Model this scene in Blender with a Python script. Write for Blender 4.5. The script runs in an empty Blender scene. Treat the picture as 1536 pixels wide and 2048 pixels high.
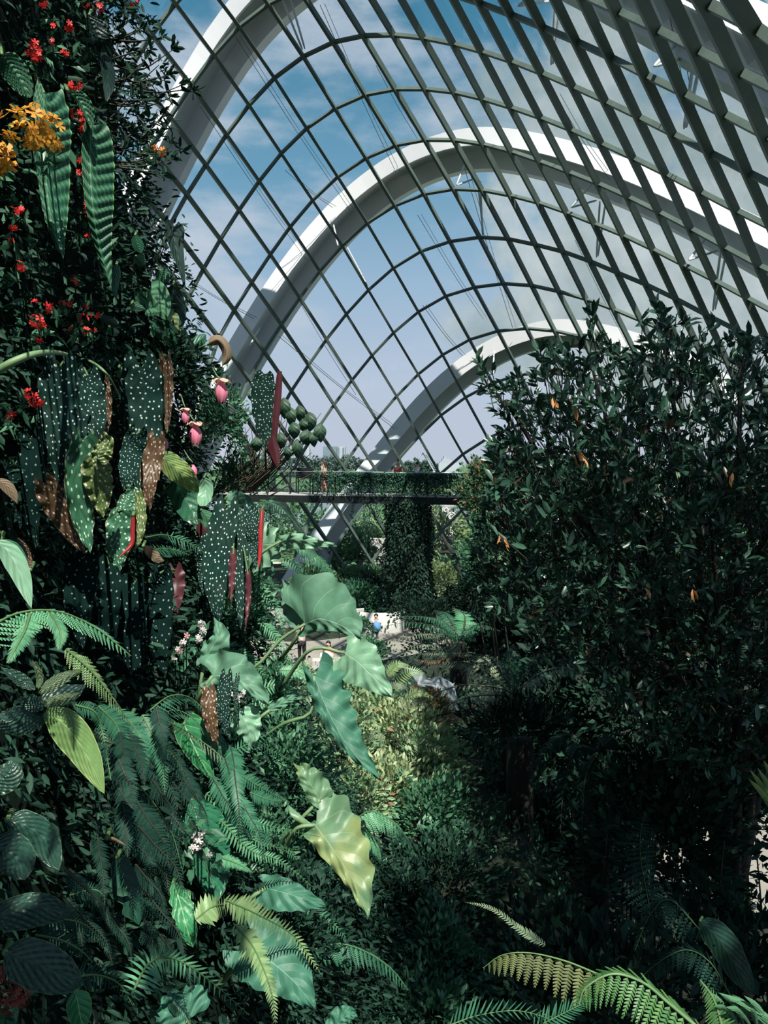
import bpy, math
import numpy as np
from mathutils import Vector

SC = bpy.context.scene
COL = SC.collection
CZ = 8.2                      # eye height above the garden floor (m)
F = 1540.0                    # focal length in pixels of the 1536 x 2048 frame
PITCH = math.atan((1024 - 925) / F)
CP, SP = math.cos(PITCH), math.sin(PITCH)

# ------------------------------------------------------------------ camera
cam = bpy.data.cameras.new('camera')
cam.sensor_fit = 'VERTICAL'
cam.sensor_height = 24.0
cam.lens = 24.0 * F / 2048.0
cam.clip_start = 0.05
cam.clip_end = 3000
camo = bpy.data.objects.new('camera', cam)
COL.objects.link(camo)
camo.location = (0, 0, CZ)
camo.rotation_euler = (math.pi / 2 - PITCH, 0, 0)
SC.camera = camo

# ------------------------------------------------------------------ colour management
SC.view_settings.view_transform = 'Standard'
SC.view_settings.look = 'None'
SC.view_settings.exposure = 0.0
SC.view_settings.gamma = 1.0
SC.view_settings.use_curve_mapping = False
SC.cycles.max_bounces = 6
SC.cycles.diffuse_bounces = 2
SC.cycles.glossy_bounces = 2
SC.cycles.transmission_bounces = 3
SC.cycles.transparent_max_bounces = 10
SC.cycles.caustics_reflective = False
SC.cycles.caustics_refractive = False

# ------------------------------------------------------------------ sun
SUN_DIR = Vector((0.14, -0.525, 0.84)).normalized()      # towards the sun: high, behind the right shoulder
sun = bpy.data.lights.new('sun', 'SUN')
sun.energy = 8.4
sun.angle = 0.009
sun.color = (1.0, 0.95, 0.86)
suno = bpy.data.objects.new('sun', sun)
COL.objects.link(suno)
suno.rotation_euler = (-SUN_DIR).to_track_quat('-Z', 'Y').to_euler()
suno.location = (10, -20, 40)


# ------------------------------------------------------------------ node helpers
class NT:
    def __init__(s, tree):
        s.t = tree; s.n = tree.nodes; s.l = tree.links

    def new(s, typ, **kw):
        n = s.n.new(typ)
        for k, v in kw.items():
            setattr(n, k, v)
        return n

    def put(s, sock, v):
        if isinstance(v, bpy.types.NodeSocket):
            s.l.new(v, sock)
        elif isinstance(v, (tuple, list)):
            sock.default_value = tuple(v) + ((1.0,) if len(v) == 3 and sock.type == 'RGBA' else ())
        else:
            sock.default_value = v

    def m(s, op, a, b=0.0, c=0.0):
        n = s.new('ShaderNodeMath', operation=op)
        s.put(n.inputs[0], a); s.put(n.inputs[1], b); s.put(n.inputs[2], c)
        return n.outputs[0]

    def step(s, x, lo, hi):          # smooth 0..1 between lo and hi
        n = s.new('ShaderNodeMapRange', interpolation_type='SMOOTHSTEP')
        s.put(n.inputs[0], x); s.put(n.inputs[1], lo); s.put(n.inputs[2], hi)
        return n.outputs[0]

    def mix(s, f, a, b):
        n = s.new('ShaderNodeMix', data_type='RGBA')
        s.put(n.inputs[0], f); s.put(n.inputs[6], a); s.put(n.inputs[7], b)
        return n.outputs[2]

    def noise(s, vec, scale, detail=3.0, rough=0.55):
        n = s.new('ShaderNodeTexNoise')
        if vec is not None:
            s.put(n.inputs['Vector'], vec)
        n.inputs['Scale'].default_value = scale
        n.inputs['Detail'].default_value = detail
        n.inputs['Roughness'].default_value = rough
        return n.outputs[0]


# ------------------------------------------------------------------ sky (the real sky of the place: blue with fair-weather cloud)
world = bpy.data.worlds.new('sky')
SC.world = world
world.use_nodes = True
w = NT(world.node_tree)
w.n.clear()
tc = w.new('ShaderNodeTexCoord').outputs['Generated']
sep = w.new('ShaderNodeSeparateXYZ'); w.put(sep.inputs[0], tc)
zz = sep.outputs[2]
ramp = w.new('ShaderNodeValToRGB')
w.put(ramp.inputs[0], zz)
cr = ramp.color_ramp
cr.elements[0].position = 0.0; cr.elements[0].color = (0.57, 0.61, 0.73, 1)
cr.elements[1].position = 1.0; cr.elements[1].color = (0.03, 0.12, 0.21, 1)
for p_, c_ in ((0.10, (0.54, 0.61, 0.76)), (0.22, (0.37, 0.52, 0.70)), (0.34, (0.165, 0.365, 0.54)), (0.50, (0.065, 0.235, 0.385)), (0.62, (0.038, 0.145, 0.25))):
    e_ = cr.elements.new(p_); e_.color = c_ + (1,)
mp = w.new('ShaderNodeMapping')
w.put(mp.inputs[0], tc)
mp.inputs['Scale'].default_value = (1.0, 1.0, 2.6)
mp.inputs['Location'].default_value = (3.1, 1.3, 0.35)
cn = w.noise(mp.outputs[0], 3.6, 7.0, 0.56)
thin = w.m('MULTIPLY', w.m('MULTIPLY', w.step(cn, 0.45, 0.63), w.step(w.noise(tc, 2.2, 2.0), 0.36, 0.52)), 0.80)
dotn = w.new('ShaderNodeVectorMath', operation='DOT_PRODUCT')
w.put(dotn.inputs[0], tc)
bd = Vector((0.38, 1.0, 0.27)).normalized()
dotn.inputs[1].default_value = bd
bign = w.noise(tc, 5.0, 8.0, 0.6)
bigm = w.step(w.m('ADD', dotn.outputs['Value'], w.m('MULTIPLY', bign, 0.13)), 1.032, 1.052)
ccol = w.mix(w.step(w.noise(tc, 7.0, 6.0, 0.6), 0.35, 0.7), (0.36, 0.44, 0.45), (0.66, 0.70, 0.72))
c1 = w.mix(thin, ramp.outputs[0], (0.62, 0.66, 0.76))
c2 = w.mix(w.m('MULTIPLY', bigm, 0.9), c1, ccol)
below = w.step(zz, -0.12, -0.01)
c3 = w.mix(below, (0.05, 0.07, 0.05), c2)
bg = w.new('ShaderNodeBackground')
w.put(bg.inputs[0], c3)
bg.inputs[1].default_value = 1.0
wo = w.new('ShaderNodeOutputWorld')
w.l.new(bg.outputs[0], wo.inputs[0])


# ------------------------------------------------------------------ geometry helpers
def A3(p):
    return np.asarray(p, float)


def P(px, py, d):
    """a point of the place seen at pixel (px, py) at distance d along the optical axis"""
    x = (px - 768.0) / F * d
    z = -(py - 1024.0) / F * d
    return np.array([x, CP * d + SP * z, -SP * d + CP * z + CZ])


def nz(v):
    v = A3(v)
    n = np.linalg.norm(v, axis=-1, keepdims=True)
    return v / np.maximum(n, 1e-9)


def spline(pts, n):
    """Catmull-Rom through pts, n samples"""
    p = A3(pts)
    if len(p) == 2:
        t = np.linspace(0, 1, n)[:, None]
        return p[0] * (1 - t) + p[1] * t
    q = np.vstack([2 * p[0] - p[1], p, 2 * p[-1] - p[-2]])
    s = np.linspace(0, len(p) - 1 - 1e-6, n)
    k = s.astype(int); u = (s - k)[:, None]
    a, b, c, d = q[k], q[k + 1], q[k + 2], q[k + 3]
    return 0.5 * (2 * b + (c - a) * u + (2 * a - 5 * b + 4 * c - d) * u * u + (3 * b - a - 3 * c + d) * u ** 3)


class MB:
    """collects vertices and faces for ONE mesh"""
    def __init__(s):
        s.v = []; s.f = []; s.uv = []; s.mi = []; s.n = 0; s.smooth = True

    def add(s, v, f, uv=None, mi=0):
        """v (N,3); f (M,4) or (M,3) ints; uv (N,2) per vertex"""
        v = A3(v); f = np.asarray(f, int)
        s.v.append(v)
        s.f.append(f + s.n)
        s.uv.append(A3(uv) if uv is not None else np.zeros((len(v), 2)))
        s.mi.append(np.full(len(f), mi))
        s.n += len(v)
        return s

    def grid(s, g, uv=None, mi=0, closed=False):
        """g (R,C,3) grid of points"""
        R, C = g.shape[:2]
        i = np.arange(R * C).reshape(R, C)
        if closed:
            i = np.hstack([i, i[:, :1]])
        f = np.stack([i[:-1, :-1], i[:-1, 1:], i[1:, 1:], i[1:, :-1]], -1).reshape(-1, 4)
        if uv is None:
            uu, vv = np.meshgrid(np.linspace(0, 1, C), np.linspace(0, 1, R))
            uv = np.stack([uu, vv], -1)
        return s.add(g.reshape(-1, 3), f, A3(uv).reshape(-1, 2), mi)

    def box(s, c, size, rz=0.0, mi=0, uv=(0.5, 0.5)):
        x, y, z = A3(size) / 2
        v = np.array([[a * x, b * y, e * z] for a in (-1, 1) for b in (-1, 1) for e in (-1, 1)])
        if rz:
            co, si = math.cos(rz), math.sin(rz)
            v = np.stack([v[:, 0] * co - v[:, 1] * si, v[:, 0] * si + v[:, 1] * co, v[:, 2]], -1)
        f = [[0, 1, 3, 2], [4, 6, 7, 5], [0, 4, 5, 1], [2, 3, 7, 6], [0, 2, 6, 4], [1, 5, 7, 3]]
        return s.add(v + A3(c), f, np.tile(A3(uv), (8, 1)), mi)

    def tube(s, pts, r, n=6, mi=0, cap=True):
        p = A3(pts); r = np.broadcast_to(A3(r), (len(p),)) if np.ndim(r) else np.full(len(p), float(r))
        t = nz(np.gradient(p, axis=0))
        ref = np.array([0, 0, 1.0]) if abs(t[0][2]) < 0.9 else np.array([1.0, 0, 0])
        a = nz(np.cross(t, ref)); b = np.cross(t, a)
        th = np.linspace(0, 2 * math.pi, n, endpoint=False)
        g = p[:, None] + r[:, None, None] * (np.cos(th)[None, :, None] * a[:, None] + np.sin(th)[None, :, None] * b[:, None])
        uu, vv = np.meshgrid(np.linspace(0, 1, n), np.linspace(0, 1, len(p)))
        n0 = s.n
        s.grid(g, np.stack([uu, vv], -1), mi, closed=True)
        if cap and n == 4:
            s.f.append(np.array([[n0, n0 + 1, n0 + 2, n0 + 3]])); s.mi.append(np.full(1, mi))
            e = n0 + (len(p) - 1) * n
            s.f.append(np.array([[e + 3, e + 2, e + 1, e]])); s.mi.append(np.full(1, mi))
        elif cap:
            for base, cen, flip in ((n0, p[0], 1), (n0 + (len(p) - 1) * n, p[-1], 0)):
                ci = s.n
                s.v.append(cen[None]); s.uv.append(np.array([[0.5, 0.5]])); s.n += 1
                q = np.arange(n)
                ff = np.stack([base + q, base + (q + 1) % n, np.full(n, ci)], -1)
                s.f.append(ff[:, ::-1] if flip else ff); s.mi.append(np.full(n, mi))
        return s

    def lathe(s, prof, c=(0, 0, 0), n=12, mi=0):
        """prof [(r,z)...] about the vertical through c"""
        th = np.linspace(0, 2 * math.pi, n, endpoint=False)
        g = np.array([[[r * math.cos(t), r * math.sin(t), z] for t in th] for r, z in prof]) + A3(c)
        return s.grid(g, None, mi, closed=True) if False else s._lat(g, n, len(prof), mi)

    def _lat(s, g, n, m, mi):
        uu, vv = np.meshgrid(np.linspace(0, 1, n), np.linspace(0, 1, m))
        return s.grid(g, np.stack([uu, vv], -1), mi, closed=True)

    def scatter(s, tmpl, pos, X, Y, Z, scale, uvx=None, mi=0):
        """copies of a template (verts, faces): verts are in (X, Y, Z) axes of each copy"""
        tv, tf = tmpl[0], tmpl[1]
        N = len(pos); k = len(tv)
        sc = A3(scale)
        if sc.ndim == 1:
            sc = sc[:, None]
        sc = np.broadcast_to(sc, (N, 3))
        v = pos[:, None, :] + tv[None, :, 0:1] * (X * sc[:, 0:1])[:, None] + tv[None, :, 1:2] * (Y * sc[:, 1:2])[:, None] + tv[None, :, 2:3] * (Z * sc[:, 2:3])[:, None]
        for fs in (tf if isinstance(tf, list) else [tf]):
            pass
        f = (np.asarray(tf)[None] + (np.arange(N) * k)[:, None, None]).reshape(-1, np.asarray(tf).shape[1])
        uv = np.zeros((N, k, 2))
        uv[:, :, 0] = (np.zeros(N) if uvx is None else uvx)[:, None]
        uv[:, :, 1] = tv[None, :, 1]
        return s.add(v.reshape(-1, 3), f, uv.reshape(-1, 2), mi)

    def build(s, name, mats, parent=None, root=None, smooth=True):
        me = bpy.data.meshes.new(name)
        v = np.concatenate(s.v) if s.v else np.zeros((0, 3))
        off = np.zeros(3)
        r = root if root is not None else parent
        if r is not None:
            off = A3(r.get('_o', (0, 0, 0)))
        v = v - off
        lens = np.concatenate([np.full(len(f), f.shape[1]) for f in s.f])
        loops = np.concatenate([f.reshape(-1) for f in s.f])
        me.vertices.add(len(v)); me.vertices.foreach_set('co', v.astype(np.float32).reshape(-1))
        me.loops.add(len(loops)); me.loops.foreach_set('vertex_index', loops.astype(np.int32))
        me.polygons.add(len(lens))
        st = np.concatenate([[0], np.cumsum(lens)[:-1]]).astype(np.int32)
        me.polygons.foreach_set('loop_start', st)
        me.polygons.foreach_set('material_index', np.concatenate(s.mi).astype(np.int32))
        me.polygons.foreach_set('use_smooth', np.full(len(lens), bool(smooth)))
        uv = np.concatenate(s.uv)[loops]
        ul = me.uv_layers.new(name='UVMap')
        ul.data.foreach_set('uv', uv.astype(np.float32).reshape(-1))
        me.update(calc_edges=True)
        me.validate()
        for m_ in (mats if isinstance(mats, (list, tuple)) else [mats]):
            me.materials.append(m_)
        o = bpy.data.objects.new(name, me)
        COL.objects.link(o)
        if parent is not None:
            o.parent = parent
            o['_o'] = tuple(off)
        return o


def thing(name, label, cat, loc, group=None, kind=None):
    o = bpy.data.objects.new(name, None)
    o.empty_display_size = 0.1
    COL.objects.link(o)
    o.location = tuple(float(a) for a in loc)
    o['_o'] = tuple(float(a) for a in loc)
    return tag(o, label, cat, group, kind)


def tag(o, label, cat, group=None, kind=None):
    o['label'] = label
    o['category'] = cat
    if group:
        o['group'] = group
    if kind:
        o['kind'] = kind
    return o


def structure(o, label=None, cat=None):
    o['kind'] = 'structure'
    if label:
        o['label'] = label
        o['category'] = cat
    return o


# ------------------------------------------------------------------ materials
def mat_base(name):
    m = bpy.data.materials.new(name)
    m.use_nodes = True
    t = NT(m.node_tree)
    t.n.clear()
    return m, t


def finish(t, col, rough=0.5, spec=0.4, trans=0.0, tcol=None, bump=None, metal=0.0):
    b = t.new('ShaderNodeBsdfPrincipled')
    t.put(b.inputs['Base Color'], col)
    t.put(b.inputs['Roughness'], rough)
    b.inputs['Specular IOR Level'].default_value = spec
    b.inputs['Metallic'].default_value = metal
    if bump is not None:
        bn = t.new('ShaderNodeBump')
        bn.inputs['Strength'].default_value = bump[1]
        bn.inputs['Distance'].default_value = bump[2]
        t.put(bn.inputs['Height'], bump[0])
        t.l.new(bn.outputs[0], b.inputs['Normal'])
    out = t.new('ShaderNodeOutputMaterial')
    sh = b.outputs[0]
    if trans > 0:
        tr = t.new('ShaderNodeBsdfTranslucent')
        t.put(tr.inputs[0], tcol if tcol is not None else col)
        mx = t.new('ShaderNodeMixShader')
        mx.inputs[0].default_value = trans
        t.l.new(sh, mx.inputs[1]); t.l.new(tr.outputs[0], mx.inputs[2])
        sh = mx.outputs[0]
    t.l.new(sh, out.inputs[0])


def plain(name, col, rough=0.5, var=None, scale=4.0, spec=0.4, metal=0.0, bump=0.0):
    m, t = mat_base(name)
    co = t.new('ShaderNodeTexCoord').outputs['Object']
    c = col
    nsv = None
    if var is not None or bump:
        nsv = t.noise(co, scale, 5.0)
    if var is not None:
        c = t.mix(t.step(nsv, 0.35, 0.65), col, var)
    finish(t, c, rough, spec, metal=metal, bump=(nsv, bump, 0.02) if bump else None)
    return m


def leaf_mat(name, col, vein=None, nv=8.0, slant=0.5, vw=0.10, midw=0.05, edge=None, spots=None, back=None, rough=0.42, trans=0.22, mott=None, spec=0.35, bumpy=0.35):
    """big single leaf: UV u runs across (0.5 = midrib), v from base to tip"""
    m, t = mat_base(name)
    uvn = t.new('ShaderNodeTexCoord').outputs['UV']
    sp = t.new('ShaderNodeSeparateXYZ'); t.put(sp.inputs[0], uvn)
    u = t.m('MULTIPLY', t.m('ABSOLUTE', t.m('SUBTRACT', sp.outputs[0], 0.5)), 2.0)
    v = sp.outputs[1]
    ob = t.new('ShaderNodeTexCoord').outputs['Object']
    c = t.mix(t.step(t.noise(ob, 9.0, 4.0), 0.3, 0.7), tuple(x * 0.8 for x in col), tuple(min(1, x * 1.15) for x in col))
    if mott is not None:
        c = t.mix(t.step(t.noise(ob, mott[1], 3.0), 0.46, 0.62), c, mott[0])
    bump = None
    if vein is not None:
        ph = t.m('FRACT', t.m('SUBTRACT', t.m('MULTIPLY', v, nv), t.m('MULTIPLY', u, slant * nv * 0.35)))
        tri = t.m('MULTIPLY', t.m('ABSOLUTE', t.m('SUBTRACT', ph, 0.5)), 2.0)      # 1 at the vein
        vm = t.step(tri, 1.0 - vw, 1.0)
        vm = t.m('MULTIPLY', vm, t.m('SUBTRACT', 1.0, t.m('MULTIPLY', u, 0.6)))
        mid = t.m('SUBTRACT', 1.0, t.step(u, midw * 0.5, midw))
        allv = t.m('MAXIMUM', vm, mid)
        c = t.mix(allv, c, vein)
        bump = (t.m('MULTIPLY', t.m('ADD', tri, t.m('MULTIPLY', mid, 0.6)), -1.0), bumpy, 0.006) if bumpy else None
    if edge is not None:
        c = t.mix(t.step(u, 0.93, 0.985), c, edge)
    if spots is not None:
        mpn = t.new('ShaderNodeMapping'); t.put(mpn.inputs[0], uvn)
        mpn.inputs['Scale'].default_value = (spots[1], spots[2], 1)
        vo = t.new('ShaderNodeTexVoronoi', voronoi_dimensions='2D')
        t.put(vo.inputs['Vector'], mpn.outputs[0])
        vo.inputs['Scale'].default_value = 1.0
        vo.inputs['Randomness'].default_value = 0.75
        sm = t.m('SUBTRACT', 1.0, t.step(vo.outputs['Distance'], spots[3] * 0.8, spots[3]))
        c = t.mix(sm, c, spots[0])
    if back is not None:
        ge = t.new('ShaderNodeNewGeometry').outputs['Backfacing']
        c = t.mix(ge, c, back)
    finish(t, c, rough, spec, trans, bump=bump)
    return m


def cloud_mat(name, c1, c2, c3=None, p3=0.06, rough=0.45, trans=0.25, spec=0.3):
    """many small leaves: UV u holds a random number per leaf"""
    m, t = mat_base(name)
    uvn = t.new('ShaderNodeTexCoord').outputs['UV']
    sp = t.new('ShaderNodeSeparateXYZ'); t.put(sp.inputs[0], uvn)
    r = sp.outputs[0]
    c = t.mix(r, c1, c2)
    if c3 is not None:
        c = t.mix(t.m('GREATER_THAN', r, 1.0 - p3), c, c3)
    finish(t, c, rough, spec, trans)
    return m


G = {}
G['steel_white'] = plain('white_painted_steel', (0.84, 0.82, 0.85), 0.55, (0.80, 0.785, 0.81), 0.6)
G['mullion'] = plain('grey_green_mullion', (0.105, 0.14, 0.12), 0.5, (0.085, 0.115, 0.10), 2.0)
G['strut'] = plain('silver_strut', (0.62, 0.65, 0.65), 0.4)
G['cable'] = plain('steel_cable', (0.10, 0.13, 0.14), 0.5)
G['dark_steel'] = plain('dark_bridge_steel', (0.008, 0.012, 0.012), 0.6, (0.012, 0.016, 0.015), 3.0, spec=0.15)
G['rail'] = plain('brushed_rail', (0.35, 0.40, 0.38), 0.35, metal=0.6)
G['deck'] = plain('deck_boards', (0.42, 0.42, 0.42), 0.7)
G['board'] = plain('black_board', (0.006, 0.008, 0.009), 0.8, spec=0.1)
G['rock'] = plain('dark_mossy_rock', (0.006, 0.013, 0.010), 0.95, (0.003, 0.007, 0.005), 3.0, bump=0.8, spec=0.05)
G['soil'] = plain('dark_soil', (0.010, 0.016, 0.010), 0.95, (0.018, 0.030, 0.016), 1.4, bump=0.6)
G['path'] = plain('pale_paving', (0.27, 0.255, 0.22), 0.8, (0.22, 0.21, 0.185), 0.8)
G['lawn'] = plain('outside_grass', (0.09, 0.17, 0.07), 0.9, (0.06, 0.12, 0.05), 0.05)
G['concrete'] = plain('pale_concrete', (0.52, 0.50, 0.48), 0.8, (0.42, 0.40, 0.37), 0.7)
G['stone'] = plain('white_carved_stone', (0.66, 0.66, 0.63), 0.7, (0.45, 0.46, 0.43), 5.0)
G['facet'] = plain('grey_metal_panel', (0.26, 0.30, 0.32), 0.5, (0.20, 0.24, 0.25), 1.5)
G['stem'] = plain('green_stem', (0.10, 0.19, 0.07), 0.5, (0.07, 0.14, 0.05), 8.0)
G['stem_pale'] = plain('pale_stem', (0.15, 0.25, 0.12), 0.5, (0.10, 0.19, 0.08), 8.0)
G['stem_dark'] = plain('dark_stem', (0.020, 0.028, 0.018), 0.7, (0.035, 0.035, 0.022), 8.0)
G['bark'] = plain('dark_bark', (0.035, 0.032, 0.026), 0.9, (0.018, 0.018, 0.016), 5.0, bump=0.8)
G['twig'] = plain('brown_twig', (0.10, 0.085, 0.055), 0.8, (0.06, 0.05, 0.035), 6.0)
# glass: clear pane with a faint green tint, reflecting at grazing angles
m_, t_ = mat_base('clear_glass')
tr_ = t_.new('ShaderNodeBsdfTransparent'); tr_.inputs[0].default_value = (0.90, 0.95, 0.945, 1)
gl_ = t_.new('ShaderNodeBsdfGlossy'); gl_.inputs['Roughness'].default_value = 0.03
ge_ = t_.new('ShaderNodeNewGeometry')
dt_ = t_.new('ShaderNodeVectorMath', operation='DOT_PRODUCT')
t_.l.new(ge_.outputs['Incoming'], dt_.inputs[0]); t_.l.new(ge_.outputs['Normal'], dt_.inputs[1])
fr_ = t_.m('ADD', 0.02, t_.m('MULTIPLY', 0.30, t_.m('POWER', t_.m('SUBTRACT', 1.0, t_.m('ABSOLUTE', dt_.outputs['Value'])), 5.0)))
mx_ = t_.new('ShaderNodeMixShader')
t_.l.new(fr_, mx_.inputs[0]); t_.l.new(tr_.outputs[0], mx_.inputs[1]); t_.l.new(gl_.outputs[0], mx_.inputs[2])
ou_ = t_.new('ShaderNodeOutputMaterial'); t_.l.new(mx_.outputs[0], ou_.inputs[0])
G['glass'] = m_
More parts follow.
